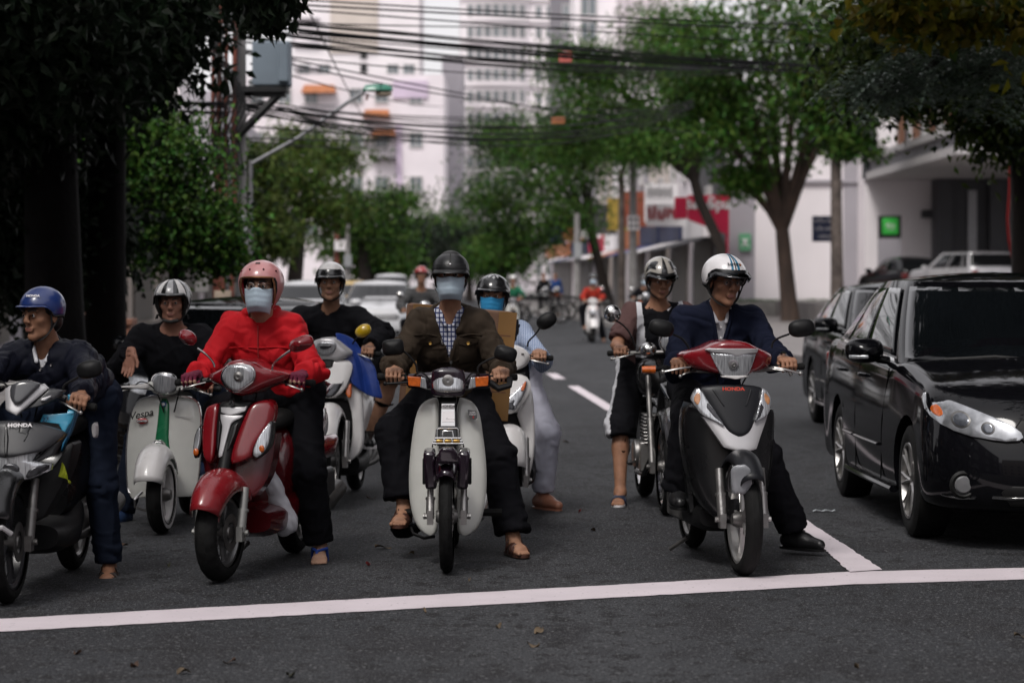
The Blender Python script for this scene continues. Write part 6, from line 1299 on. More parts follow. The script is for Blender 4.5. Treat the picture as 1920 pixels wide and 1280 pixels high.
# ---- brown jacket rider on the white step-through
b = cub
J = person('man in a brown canvas jacket, black leather helmet and pale mask on the white step-through', b, (845, 517, .70), (0, 1.03, .88), (843, 605, .80), .170, 'tan', hands=None,
    ankles=(b.p(757, 953, .64), b.p(962, 1008, .72)), toes=((-.15, -1), (.35, -1)), knee=((-1.1, -.8, .5), (.9, -1, .5)), elbow=((-.45, .3, -.8), (.45, .3, -.8)),
    top='jacket', topm=C_BROWN, trou=C_TROU, trouleg=(.86, .93), hem=(.092, .088), legr=(.10, .096), sleeve=.97, sleeve_r=(.065, .052), topr=.030, vcut=(672, .30, .004), shirt=C_CHECK, collar=(.05, 38, .017), seed=21, hemz=.02,
    feet=(('sandal', BROWNL, BROWNL), ('sandal', BROWNL, BROWNL)), fold=1.25)
for sx, cx in ((-1, 806), (1, 877)):
    on_front(J, 'pocket', [(cx - 17, 642), (cx + 17, 640), (cx + 18, 680), (cx - 16, 682)], C_BROWN, .008, .01)
    fl_ = on_front(J, 'pocket_flap', [(cx - 19, 634), (cx + 19, 632), (cx + 19, 641), (cx, 649), (cx - 18, 644)], C_BROWN, .014, .008)
    v = J['A'](cx + 1, 643, .75); y = front(J['tp'], v.x, v.z, J['shc'].y - .35); q = MB(); q.lathe([(y - .021, .001), (y - .023, .008), (y - .014, .010)], (v.x, 0, v.z), 'y', 12); obj('button', q, GOLD, J['top'])
    q = on_front(J, 'epaulette', [(cx - 20 * 1, 606), (cx + 20, 604), (cx + 20, 612), (cx - 20, 614)], C_BROWN, .010, .008) if False else None
line_front(J, 'zip', [(845, 672), (846, 700), (846, 712)], STEEL, .003, .007)
on_front(J, 'zip_pull', [(827, 634), (832, 634), (832, 645), (827, 645)], CHROME, .012, .004); on_front(J, 'zip_pull', [(843, 674), (848, 674), (848, 682), (843, 682)], CHROME, .012, .004)
for pts in ([(826, 585), (832, 620), (841, 660), (845, 676)], [(862, 585), (857, 620), (850, 660), (846, 676)]): line_front(J, 'lapel_edge', pts, C_BROWN, .008, .006)
for pts in ([(777, 628), (800, 626), (822, 630)], [(862, 630), (884, 626), (906, 628)]): line_front(J, 'yoke_seam', pts, C_BROWN, .004, .004)
H = Helmet(J['root'], J['Hm'], (.098, .118, .090), .034, .032, -.01, -.04, m=LEATHER); H.peak(LEATHER, .045, .022, 74); H.strap()
H.patch('leather_seam', -3, 3, .05, .98, STRAP, 1.01, 8); H.patch('leather_band', -62, 62, .80, .98, LEATHER, 1.035, 14)
q = MB(); p = H.pt(0, .82, 1.05); q.lathe([(p.y - .006, .001), (p.y - .004, .007), (p.y + .004, .009)], (0, 0, p.z), 'y', 12); H.put('snap_button', q, CHROME, H.shell)
for sx in (-1, 1): H.patch('ear_flap', sx * 70, sx * 120, .9, 1., LEATHER, 1.02)
mask(J['root'], J['Hm'], MASKW)
q = MB(); q.box((0, .0, 0), (.42, .36, .50)); bx = obj('carton', q, mat('cardboard', (.13, .068, .04), .8, var=.18, scale=4, bump=.2, bscale=40, detail=6), None, bev=.008); bx.matrix_world = Matrix.Translation((b.X + .02, b.Y + 1.42, 1.05)) @ Matrix.Rotation(R(2), 4, 'Y')
t = thing('cardboard_box', 'large brown taped cardboard box tied behind the brown jacket rider', 'box', bx.location); bx.parent = t; bx.matrix_parent_inverse = Matrix.Identity(4); bx.location = (0, 0, 0); bx.rotation_euler = (0, R(5), 0); t.location = (b.X + .012, b.Y + 1.50, 1.0)
bx.scale = (1.40, 1, 1.20); q = MB()
for sx in (-.15, .19): q.box((sx, -.182, 0), (.07, .004, .5))
q.box((0, 0, .251), (.07, .37, .004)); tp_ = obj('packing_tape', q, mat('packing_tape', (.20, .105, .035), .3, 0, .4, var=.15), t); tp_.scale = bx.scale; tp_.rotation_euler = bx.rotation_euler
q = MB()
for i in range(2): q.box((-.0, -.1835, .14 - .26 * i), (.415, .003, .006))
cr_ = obj('carton_crease', q, mat('dark_cardboard', (.12, .055, .03), .85), t); cr_.scale = bx.scale; cr_.rotation_euler = bx.rotation_euler

# ---- woman in red
b = red
J = person('woman in a bright red windbreaker, pink open helmet and pale mask on the red scooter', b, (489, 541, .66), (.06, .92, .88), (489, 613, .76), .165, 'light', yaw=.08, pitch=-.08,
    ankles=((-.12, .62, .38), b.p(600, 1024, .95)), toes=((0, -1), (.25, -1)), knee=((-.4, -1, .6), (.05, -1, .4)), elbow=((-.5, .3, -.8), (.5, .3, -.8)),
    top='windbreaker', topm=C_RED, trou=C_TROU, trouleg=(.95, .93), hem=(.075, .072), legr=(.098, .09), sleeve=.93, sleeve_r=(.064, .052), topr=.030, collar=(.06, 12, .016), seed=31, hemz=-.02, fold=1.1, gloves=mat('crimson_gloves', (.12, .006, .03), .85, var=.25, scale=30, bump=.5, bscale=90), feet=(('flip', NAVY, NAVY), ('flip', mat('blue_strap', (.02, .06, .3), .5), PLASTIC)))
line_front(J, 'zip', [(487, 610), (487, 680), (485, 735)], mat('red_zip', (.28, .02, .02), .5), .003, .006, yl=.7)
line_front(J, 'yoke_seam', [(432, 652), (460, 650), (487, 652), (520, 650), (545, 652)], C_RED, .004, .003, yl=.7)
PINKH = paintm('pink_helmet_paint', (.50, .22, .22), .3); H = Helmet(J['root'], J['Hm'], (.116, .136, .112), .035, .045, -.115, -.12, 50, 74, m=PINKH, liner=mat('red_liner', (.25, .01, .015), .8))
q = MB(); q.tube([H.at(R(a), .048 - .155 * max(0, (abs(a) - 44) / 30) ** .8 if abs(a) > 44 else .048, 1.02) for a in range(-72, 73, 6)], .0055, 8); H.put('gold_rim', q, mat('bronze_rim', (.25, .12, .06), .3, .7), H.shell)
for a in (-58, 58, -20, 20): q = MB(); q.ball(H.pt(R(a), .72 if abs(a) < 30 else .6, 1.01), .006, 8); H.put('snap_button', q, REDD, H.shell)
H.patch('vent_slot', -9, 9, .44, .49, STRAP, 1.006, 6); mask(J['root'], J['Hm'], MASKW)
def glasses(J, m, r=.021, z=.006, y=-.102):
    q = MB(); h = lambda *p: J['Hm'] @ Vector(p)
    for s_ in (-1, 1): q.tube([h(s_ * .032 + r * math.cos(a), y + .008 * abs(math.cos(a)) * s_ * math.cos(a) * 1.0, z + r * .72 * math.sin(a)) for a in [2 * PI * k / 16 for k in range(17)]], .0014, 5); q.tube([h(s_ * .053, y + .01, z + .006), h(s_ * .075, -.03, z + .006), h(s_ * .08, .01, z)], .0014, 5)
    q.tube([h(-.011, y, z + .004), h(.011, y, z + .004)], .0014, 5); o = obj('glasses', q, m, J['root'])
    q = MB()
    for s_ in (-1, 1): q.add([h(s_ * .032 + r * .95 * math.cos(a), y + .004, z + r * .68 * math.sin(a)) for a in [2 * PI * k / 16 for k in range(16)]], [tuple(range(16))])
    obj('glasses_lens', q, glass('clear_glass', (.92, .92, .92)), o, ang=0)
glasses(J, CHROME)
t = obj('plastic_bag', MB(), WHITEP, None); bpy.data.objects.remove(t)
q = SDF(); c = Vector(b.p(522, 950, .62)); q.cap(c + Vector((-.02, 0, .10)), c + Vector((.03, 0, -.07)), .035, .075, .05, ((0, 1, 0), .6)); q.cap(c + Vector((-.04, 0, .22)), c + Vector((-.02, 0, .10)), .010, .035, .04); V, Q = q.mesh(.008); N = normals(V, Q); V = V + N * (.009 * np.abs(wob(V, 9, 5, 2)) - .004)[:, None]
M0 = Matrix.Translation((b.X, b.Y, 0)) @ Matrix.Rotation(b.yaw, 4, 'Z'); o = sdf_obj('plastic_bag', V, Q, mat('bag_plastic', (.62, .62, .66), .35, var=.05, trans=.25)); o.matrix_world = M0; tag(o, 'crumpled white plastic bag hanging on the red scooter behind the apron', 'bag')

# ---- suited rider
b = hon
J = person('man in a navy suit, glasses and white helmet with blue stripes on the black scooter', b, (1359, 529, .72), (0, .98, .89), (1346, 600, .82), .20, 'brown', yaw=.26, pitch=.10, roll=.03,
    ankles=(b.p(1270, 920, .70), b.p(1490, 1000, .90)), toes=((-.1, -1), (.8, -1)), knee=((-.05, -1, .6), (.6, -1, .55)), elbow=((.15, 1, -.5), (.3, .6, -.8)),
    top='suit_jacket', topm=C_NAVY, trou=C_TROU, trouleg=(.98, .95), hem=(.082, .08), legr=(.092, .088), sleeve=.92, sleeve_r=(.064, .052), topr=.030, vcut=(655, .22, .006), shirt=C_SHIRTG, collar=(.022, 40, .016), seed=41, hemz=.05, feet=(('dress', LEATHER, PLASTIC), ('dress', LEATHER, PLASTIC)))
for pts in ([(1330, 566), (1336, 600), (1343, 640), (1348, 655)], [(1372, 566), (1368, 600), (1356, 640), (1349, 655)]): line_front(J, 'lapel', pts, C_NAVY, .010, .005)
q = MB(); S0, E, W = J['arms'][1]; d = (W - E).normalized(); q.tube([W - d * .03 - d * .012, W - d * .03 + d * .012], .033, 14); o = obj('watch_strap', q, CHROME, J['root']); q = MB(); q.tube([W - d * .03 + Vector((.0, -.02, .028)), W - d * .03 + Vector((0, -.024, .036))], .015, 12); obj('watch_face', q, CHROME, o)
WH = paintm('white_helmet', (.62, .60, .61), .22); HB = paintm('teal_stripe', (.02, .14, .24), .25); H = Helmet(J['root'], J['Hm'], (.114, .136, .112), .036, .040, -.015, -.05, m=WH)
for a in (-1, 1): H.patch('stripe', a * 6, a * 13, .02, .97, HB, 1.006, 12, f=lambda u, x: x if u > .15 else x * (1 + (.15 - u) * 8))
H.patch('centre_stripe', -1.5, 1.5, .1, .97, GREYP, 1.006); H.peak(glass('smoke_peak', (.25, .27, .3)), .062, .02, 74, .9, 'visor'); H.patch('visor_band', -75, 75, .80, .92, BLACKP, 1.02, 14); H.strap()
p = H.pt(R(-4), .62, 1.02); text('lettering', 'ROVET', .021, J['Hm'] @ face_cam(p.x, p.y - .002, p.z, R(-4), R(-38)), BLACKP, H.shell, .0004, 1.1, bold=.0004); q = MB(); q.ball(H.pt(R(20), .64, 1.015), (.007, .003, .007), 10); H.put('round_sticker', q, ORANGE, H.shell)
glasses(J, STEEL)

# ---- classic scooter rider
b = ves
J = person('man in black with a black white and silver striped open helmet on the classic scooter', b, (323, 568, .72), (0, .95, .86), (322, 632, .80), .20, 'ruddy', yaw=.0, pitch=.04, fat=1.08,
    ankles=(b.p(228, 958, .75), (.14, .62, .36)), toes=((-.35, -1), (0, -1)), knee=((-1, -1, .5), (.5, -1, .6)), elbow=((-.35, 1, -.3), (.5, .4, -.8)), hands_free=((b.p(246, 656, .52), (-.12, -.1, -1), (.9, -.3, 0)), None),
    top='sweater', topm=C_BLACK, trou=C_JEAN, sleeve=.88, sleeve_r=(.07, .055), topr=.026, seed=51, hemz=.05, vox=.006, feet=(('sneaker', mat('blue_sneaker', (.015, .04, .11), .7, var=.3, scale=30), SIGNW), ('sneaker', MATS['blue_sneaker'], SIGNW)))
HK = paintm('black_helmet', (.012, .012, .013), .18); HSV = paintm('silver_stripe', (.36, .36, .37), .3); H = Helmet(J['root'], J['Hm'], (.114, .132, .112), .034, .050, -.10, -.11, 48, 74, m=HK)
H.patch('silver_panel', -12, 12, .25, .95, HSV, 1.006); H.strap()
for s_ in (-1, 1): H.patch('white_stripe', s_ * 24, s_ * 44, .2, .97, WHITEP, 1.006, f=lambda u, x: x * (1 + .25 * u)); H.patch('white_stripe', s_ * 95, s_ * 125, .25, .55, WHITEP, 1.006); H.patch('silver_panel', s_ * 58, s_ * 72, .3, .8, HSV, 1.006)
H.peak(HK, .03, .012, 60, .93); q = MB(); q.tube([J['Hm'] @ Vector(p) for p in ((-.045, -.075, -.10), (0, -.085, -.108), (.045, -.075, -.10))], .01, 8); obj('chin_guard', q, STRAP, H.shell)

# ---- left edge rider
b = air
J = person('man in a dark puffer jacket and blue helmet looking left on the black sport scooter', b, (77, 592, .86), (.10, 1.06, .88), (86, 672, .94), .185, 'brown', yaw=-.55, pitch=.02,
    ankles=((-.14, .62, .4), b.p(205, 1062, 1.05)), toes=((0, -1), (.1, -1)), knee=((-.5, -1, .6), (-.1, -1, .6)), elbow=((-.5, .3, -.8), (.5, .3, -.8)),
    top='puffer_jacket', topm=C_PUFF, trou=C_JEAN, trouleg=(.95, .94), hem=(.08, .062), legr=(.088, .076), sleeve=.95, sleeve_r=(.068, .054), topr=.034, vcut=(692, .42, .01), shirt=C_WHITE, collar=(.045, 44, .018), seed=61, puff=1, hemz=.02, feet=(('sandal', BROWNL, BROWNL), ('sandal', mat('dark_brown_strap', (.03, .017, .012), .6), PLASTIC)))
for x_, y_ in ((97, 684), (76, 693)): v = J['A'](x_, y_, .85); y = front(J['tp'], v.x, v.z, J['shc'].y - .35); q = MB(); q.lathe([(y - .011, .001), (y - .012, .006), (y - .004, .008)], (v.x, 0, v.z), 'y', 10); obj('snap_button', q, CHROME, J['top'])
BH = paintm('blue_helmet', (.008, .026, .13), .35); H = Helmet(J['root'], J['Hm'], (.100, .122, .100), .044, .050, .0, -.02, m=BH); H.peak(BH, .022, .006, 70); H.strap(); p = H.pt(R(24), .66, 1.02); text('lettering', 'HONDA', .018, J['Hm'] @ face_cam(p.x, p.y - .003, p.z, R(24), R(-35)), SIGNW, H.shell, .0004, bold=.0005)
q = MB(); G = []
for i in range(7): u = i / 6; G.append([tuple(b.p(x + (1 - abs(2 * u - 1)) * 3, y, .2 + .02 * math.sin(i * 2 + j))) for j, (x, y) in enumerate([(112 + 16 * u, 862 + 12 * u + 30 * u * u), (108 + 22 * u, 880 + 14 * u + 14 * u * u), (104 + 30 * u, 892 + 10 * u)])])
q.grid(G); o = obj('yellow_cloth', q, mat('lime_cloth', (.48, .55, .03), .7, var=.1), None, sol=.004, sub=2); o.matrix_world = Matrix.Translation((b.X, b.Y, 0)) @ Matrix.Rotation(b.yaw, 4, 'Z'); tag(o, 'bright yellow cloth tucked beside the black scooter front', 'cloth')

# ---- rider with the blue raincoat
b = shs
J = person('man in a black sweater and white peaked helmet on the tall white scooter', b, (620, 530, .74), (.02, 1.02, .92), (617, 596, .84), .21, 'tan', yaw=.02,
    ankles=((-.16, .66, .42), b.p(694, 815, .72)), toes=((0, -1), (.1, -1)), knee=((-.6, -1, .6), (.9, -1, .6)), elbow=((-.7, .7, -.1), (.9, .4, .0)), top='sweater', topm=C_BLACK, trou=C_BLACK, shorts=True, trouleg=.02, sleeve=.9, sleeve_r=(.072, .055), topr=.028, seed=71, vox=.0065, hemz=.05, collar=(.02, 20, .014), armL=1.06, feet=(('sneaker', LEATHER, SIGNW), ('sneaker', LEATHER, SIGNW)))
H = Helmet(J['root'], J['Hm'], (.100, .120, .100), .042, .048, -.02, -.03, m=WHITEP); H.patch('black_band', -78, 78, .72, .99, HK, 1.008, 14, f=lambda u, x: x); H.peak(HK, .045, .015, 72); H.strap()
for s_ in (-1, 1): H.patch('ear_flap', s_ * 72, s_ * 118, .86, 1., HK, 1.02)
q = MB(); G = []
for i in range(15):
    u = i / 14; row = []
    for j in range(13):
        v = j / 12; px = 628 + (690 - 628) * v * (.55 + .45 * min(1, u * 2.2)) + u * (20 - 2 * v) * 1.0 + 10 * u * v; py = 624 + 12 * v * v + u * (96 + 28 * v - 26 * (v - .5) ** 2 * 4 * .5); row.append(b.p(px, py, .17 + .10 * v + .10 * u * (1 - v) * .3 + .022 * math.sin(v * 11 + u * 2) * u + .012 * math.sin(v * 23 + 1) * u + .04 * (1 - u) ** 2))
    G.append(row)
q.grid(G); o = obj('raincoat', q, mat('blue_raincoat', (.012, .04, .22), .4, var=.15, scale=6, bump=.3, bscale=18), None, sol=.006, sub=1); o.matrix_world = Matrix.Translation((b.X, b.Y, 0)) @ Matrix.Rotation(b.yaw, 4, 'Z'); tag(o, 'blue nylon raincoat draped over the front of the tall white scooter', 'raincoat')

# ---- woman in the black vest
b = led
J = person('woman in a black vest, striped sleeves, black helmet and blue mask on the white scooter', b, (924, 556, .72), (.01, .92, .86), (932, 622, .80), .17, 'tan', yaw=-.08, roll=.06,
    ankles=((-.12, .62, .38), b.p(1018, 930, .85)), toes=((0, -1), (.7, -1)), knee=((-.5, -1, .6), (.8, -1, .6)), elbow=((-1, .4, -.5), (.5, .4, -.8)), top='blouse', topm=C_STRIPE, trou=cloth('pale_trousers', (.46, .46, .54)), trouleg=(.93, .92), hem=(.066, .068), legr=(.084, .078), sleeve=.9, sleeve_r=(.056, .046), topr=.020, fold=.6, seed=81, vox=.0065, hemz=.05, collar=(.02, 20, .013), feet=(('sandal', TANL, TANL), ('dress', TANL, TANL)))
q = SDF(); T_ = J['T']; shc, up, hips = J['shc'], J['up'], J['hips']; lat = Vector((1, 0, 0)); q.cap(hips - lat * .07, hips + lat * .07, .13, None, .05); q.cap(hips + up * .1, shc - up * .12, .145, .155, .05, ((0, 1, 0), .8)); q.cap(shc - up * .13 - lat * .07, shc - up * .13 + lat * .07, .145, None, .05, ((0, 1, 0), .85)); q.cap(shc - lat * .11, shc + lat * .11, .082, None, .05); q.cap(J['nb'] + Vector((0, -.03, .0)), J['nb'] + Vector((0, -.05, .12)), .07, .08, .01, None, True); q.cut(shc + lat * .18, (1, 0, .1), .4); q.cut(shc - lat * .18, (-1, 0, .1), .4)
V, Q = q.mesh(.009); N = normals(V, Q); sdf_obj('vest', folds(V, N, [], 4, 0, .004), Q, C_BLACK, J['root'])
H = Helmet(J['root'], J['Hm'], (.108, .130, .106), .036, .046, -.03, -.06, m=HK); H.peak(HK, .028, .01, 70); H.strap(); mask(J['root'], J['Hm'], MASKB)
for a, t0, t1 in ((-20, .3, .5), (4, .35, .55), (26, .3, .48), (-6, .15, .3), (14, .1, .22)): H.patch('pale_emblem', a - 8, a + 8, t0, t1, HSV, 1.006, 6, f=lambda u, x, a=a: a + (x - a) * (1 - abs(2 * u - 1)))

# ---- motorcycle rider in the brown black and white shirt
b = mot
J = person('man in a mauve black and white sports shirt and silver helmet on the naked motorcycle', b, (1238, 523, .80), (-.02, 1.02, .89), (1236, 589, .88), .185, 'brown', yaw=.12, pitch=.30,
    ankles=(b.p(1163, 922, .70), (.2, .75, .36)), toes=((-.2, -1), (0, -1)), knee=((-1, -.9, .5), (.6, -1, .6)), elbow=((-.5, .4, -.8), (.5, .4, -.8)), top='sports_shirt', topm=[C_BLACK, C_MAUVE, C_WHITE], trou=[C_BLACK, C_WHITE], shorts=True, trouleg=(.16, .16), sleeve=.42, sleeve_r=(.075, .07), topr=.024, seed=91, vox=.0065, hemz=.05, feet=(('slide', mat('navy_slide', (.012, .02, .05), .6), SIGNW), ('slide', MATS['navy_slide'], SIGNW)))
sc_ = J['shc']; J['paint'](lambda p: np.where(np.abs(p[:, 0] - sc_.x) > .155, 1, np.where((np.abs(p[:, 0] - sc_.x) > .105 - .10 * np.clip(sc_.z - p[:, 2] - .1, -.3, .8)) & (p[:, 1] < sc_.y + .05) & (p[:, 2] > sc_.z - .28), 2, 0)))
hp_ = J['legs'][0]; J['paint2'](lambda p: (p[:, 0] < np.interp(p[:, 2], [hp_[1].z - .1, hp_[1].z + .05, hp_[0].z], [hp_[1].x - .07, hp_[1].x - .075, hp_[0].x - .092])).astype(int))
on_front(J, 'swoosh', [(1252, 580), (1259, 577), (1262, 574), (1258, 580), (1254, 583)], SIGNW, .008, .003)
SH = paintm('silver_helmet', (.32, .30, .27), .25); H = Helmet(J['root'], J['Hm'], (.104, .126, .104), .040, .044, -.02, -.04, m=SH); H.patch('black_stripe', -9, 9, .02, .98, HK, 1.006, 12, f=lambda u, x: x * (.7 + .8 * u)); H.peak(glass('smoke_peak'), .04, .012, 72, .95, 'visor'); H.patch('visor_band', -76, 76, .84, .96, HK, 1.015, 14); H.strap()
for s_ in (-1, 1): H.patch('black_panel', s_ * 35, s_ * 80, .35, .72, HK, 1.006)
# ------------------------------------------------------------------ cars
CARB = mat('black_car_paint', (.0035, .0035, .0045), .3, 0, .6, var=.1, scale=2, rvar=.03, spec=0.); CARD = mat('dark_car_paint', (.006, .0065, .008), .3, 0, .6, var=.1, scale=2, spec=0.); CARW = mat('white_car_paint', (.45, .45, .46), .3, 0, .8, var=.05, scale=2); CARY = mat('yellow_car_paint', (.55, .33, .02), .3, 0, .8, var=.05)
CARS = mat('silver_car_paint', (.42, .41, .42), .3, .3, .8, var=.05); CARG = mat('tinted_glass', (.004, .005, .006), .03, 0, 0., var=.3, scale=1, rvar=.01, spec=.4); SEAM = mat('panel_gap', (.001, .001, .001), .9, var=.1, spec=.05); TRIM = mat('black_trim', (.008, .008, .008), .55, var=.2, scale=20, spec=.25)
PROJ = mat('projector_glass', (.12, .13, .15), .05, .5, 1., var=.3, scale=30); PLATE = mat('plate_white', (.55, .55, .55), .5)
def car(name, label, X, Y, yaw, pm, W=.865, H=1.475, yf=-.93, yr=3.58, hood=(.80, .99), belt=(.96, 1.05), ws=(.30, 1.22), rw=(3.22, 2.62), box=0, group=None, detail=1, cat='car', zs=1., plate=None):
    t = thing(name, label, cat, (X, Y, 0), yaw, group); t.scale = (1, 1, zs)
    cut_ = lambda u, w_, rx, ry: ry * (1 - math.sqrt(max(0, 1 - ((abs(u) * w_ - (w_ - rx)) / rx) ** 2))) if abs(u) * w_ > w_ - rx else 0
    def ring(w_, y0, y1, fr, rr, bow=.035):
        out = []
        for i in range(17): v = math.sin(PI / 2 * (-1 + i / 8)); out.append((v * w_, y0 + cut_(v, w_, *fr)))
        for i in range(1, 24): u = i / 24; out.append((w_ + bow * math.sin(PI * u) - bow * .4, y0 + fr[1] + (y1 - rr[1] - y0 - fr[1]) * u))
        for i in range(17): v = math.sin(PI / 2 * (1 - i / 8)); out.append((v * w_, y1 - cut_(v, w_, *rr)))
        for i in range(1, 24): u = 1 - i / 24; out.append((-w_ - bow * math.sin(PI * u) + bow * .4, y0 + fr[1] + (y1 - rr[1] - y0 - fr[1]) * u))
        return out
    yc0 = ws[0] + .25
    def ztop(y):
        if y < yc0: u = max(0, (y - yf) / (yc0 - yf)); return hood[0] - .09 + (hood[1] - hood[0] + .09) * min(1, u) ** .55
        u = (y - yc0) / (yr - yc0); return belt[0] + (belt[1] - belt[0]) * min(1, u * 1.2) - (.05 * max(0, (y - yr + .12) / .12) if not box else 0)
    prof = [(.0, .93, .10, -.08), (.06, .985, .03, -.02), (.18, 1., .0, 0), (.40, 1.01, -.015, .0), (.62, 1.005, .01, .01), (.80, .985, .05, .03), (.93, .965, .10, .05), (1., .935, .15, .07)]
    G = []
    for tt, kw, dyf, dyr in prof:
        G.append([(x, y, .20 + (ztop(y) - .20) * tt) for x, y in ring(W * kw, yf + dyf, yr - dyr, (.62, .46), (.5, .26))])
    G.insert(0, [(x * .7, y * .93 + .08, .21) for x, y, z in G[0]])
    top = G[-1]
    for s_ in (.93, .8, .55, .25, .02): G.append([(x * s_, y + (yf + .35 - y) * .12 * (1 - s_) * (y < 0), z + .045 * (1 - s_ * s_) * (1 if y < yc0 else .4)) for x, y, z in top])
    q = MB(); q.loft(G, 0, True)
    me_o = obj('body', q, pm, t, ang=55, sub=1 if detail else 0)
    wr = .335
    cu = MB()
    for yy in (0, 2.60):
        for sx in (-1, 1): cu.lathe([(sx * (W - .26), wr + .04), (sx * (W + .1), wr + .04)], (0, yy, .315), 'x', 28, caps=True)
    c_o = obj('cutter', cu, SEAM, None, ang=0); c_o.parent = t
    bm = me_o.modifiers.new('arch', 'BOOLEAN'); bm.object = c_o; bm.operation = 'DIFFERENCE'; bm.solver = 'EXACT'
    import bmesh
    for oo in (me_o, c_o):
        b2 = bmesh.new(); b2.from_mesh(oo.data); bmesh.ops.recalc_face_normals(b2, faces=b2.faces); b2.to_mesh(oo.data); b2.free()
    bpy.context.view_layer.update(); dg = bpy.context.evaluated_depsgraph_get(); nm = bpy.data.meshes.new_from_object(me_o.evaluated_get(dg)); me_o.modifiers.clear(); me_o.data = nm; bpy.data.objects.remove(c_o)
    while len(nm.materials) > 1: nm.materials.pop()
    nm.polygons.foreach_set('material_index', [0] * len(nm.polygons))
    nm.shade_smooth(); nm.set_sharp_from_angle(angle=R(38))
    # greenhouse
    def gring(tt, off=0.):
        w_ = (W - .065) - (.20 - .1 * box) * tt + .012 * math.sin(PI * tt); z = None
        y0, y1 = ws[0] + (ws[1] - ws[0]) * tt, rw[0] + (rw[1] - rw[0]) * tt
        r = ring(w_ + off, y0 - off, y1 + off, (w_ * .96, .30), (w_ * .9, .2), .02); zt = H - .055
        return [(x, y, (ztop(y) - .02) * (1 - tt) + zt * tt - (.055 * tt * ((y - 1.8) / 1.2) ** 2 if not box else .0)) for x, y in r]
    rows = [gring(i / 8) for i in range(9)]; tp_ = rows[-1]; cy = (ws[1] + rw[1]) / 2
    for s_ in (.96, .85, .6, .3, .02): rows.append([(x * s_, cy + (y - cy) * (s_ * .6 + .4), z + .055 * (1 - s_ ** 2)) for x, y, z in tp_])
    q = MB(); q.grid(rows, 0, True); obj('roof', q, pm, t, ang=50)
    n = 80
    def gl(nm_, j0, j1, t0, t1, m=CARG, off=.006, skew=(0, 0), k=10):
        g = []
        for i in range(k + 1):
            tt = t0 + (t1 - t0) * i / k; r = gring(tt, off); row = []
            a, c = j0 + skew[0] * (tt), j1 + skew[1] * (tt)
            for j in range(k + 1):
                f = a + (c - a) * j / k; f0 = int(math.floor(f)); u = f - f0; p, q2 = r[f0 % n], r[(f0 + 1) % n]; row.append([p[m_] + (q2[m_] - p[m_]) * u for m_ in range(3)])
            g.append(row)
        b_ = MB(); b_.grid(g); return obj(nm_, b_, m, t, sol=.003, ang=60)
    gl('windscreen', 1.2, 14.8, .05, .94, k=14); gl('rear_window', 41.5, 54.5, .10, .9, k=12)
    for a, sgn in ((17, 1), (79, -1)):
        for nm_, u0, u1 in (('door_window', 1.0, 10.3), ('door_window', 11.0, 19.0), ('quarter_window', 19.6, 22.4)):
            gl(nm_, a + sgn * u0, a + sgn * u1, .10, .90, skew=(0, 0))
        gl('window_trim', a + sgn * .6, a + sgn * 22.6, .035, .075, CHROME if pm is CARB else TRIM, .008, k=12)
    # wheels
    for yy in (0, 2.60):
        for sx in (-1, 1):
            x0 = sx * (W - .105); r = MB(); r.lathe([(-.1, .215), (-.1, .2), (.06 * sx if sx > 0 else -.06, .19), (.1, .2), (.1, .215)], n=28); wo = obj('wheel', r, ALLOY, t); wo.location = (x0, yy, .318)
            ty = MB(); ty.lathe([(-.085, .205), (-.1, .235), (-.1, .28), (-.085, .31), (-.05, .318), (.05, .318), (.085, .31), (.1, .28), (.1, .235), (.085, .205)], n=40); obj('tyre', ty, RUBBER, wo, ang=50)
            rm = MB(); rm.lathe([(sx * .088, .218), (sx * .096, .210), (sx * .085, .198), (sx * .03, .19)], n=32); rm.lathe([(sx * .075, .001), (sx * .078, .03), (sx * .06, .045)], n=16)
            if detail:
                for k in range(7):
                    for da in (-.16, .16): a = 2 * PI * k / 7; rm.tube([(sx * .066, .03 * math.cos(a), .03 * math.sin(a)), (sx * .078, .12 * math.cos(a + da * .6), .12 * math.sin(a + da * .6)), (sx * .086, .20 * math.cos(a + da), .20 * math.sin(a + da))], [.018, .015, .017], 6, flat=.6)
                ds = MB(); ds.lathe([(sx * .01, .05), (sx * .01, .15), (sx * .03, .15), (sx * .03, .05)], n=24); obj('brake_disc', ds, STEEL, wo)
            else: rm.lathe([(sx * .05, .04), (sx * .06, .2)], n=20)
            obj('rim', rm, ALLOY, wo)
    fy = lambda x, z: min((yf + pr[2] + cut_(min(.999, abs(x) / (W * pr[1])), W * pr[1], .62, .46), 0)[0] for pr in [min(prof, key=lambda p_: abs(p_[0] - (z - .2) / .6))])
    def fyi(x, z):
        tt = (z - .20) / (ztop(yf + .3) - .2 + 1e-6); i = max(0, min(len(prof) - 2, sum(1 for p_ in prof if p_[0] <= tt) - 1)); a, c = prof[i], prof[i + 1]; u = max(0, min(1, (tt - a[0]) / (c[0] - a[0]))); w_ = W * (a[1] + (c[1] - a[1]) * u); return yf + a[2] + (c[2] - a[2]) * u + cut_(min(.995, abs(x) / w_), w_, .62, .46)
    def fp(nm_, pts, m, off=.008, th=.03, par=None, sm=1, nu=14, nv=10): o = smooth_poly(pts, sm) if sm else pts; return obj(nm_, mono(o, lambda x, z: fyi(x, z) - off, nu, nv, th, .004), m, par or t)
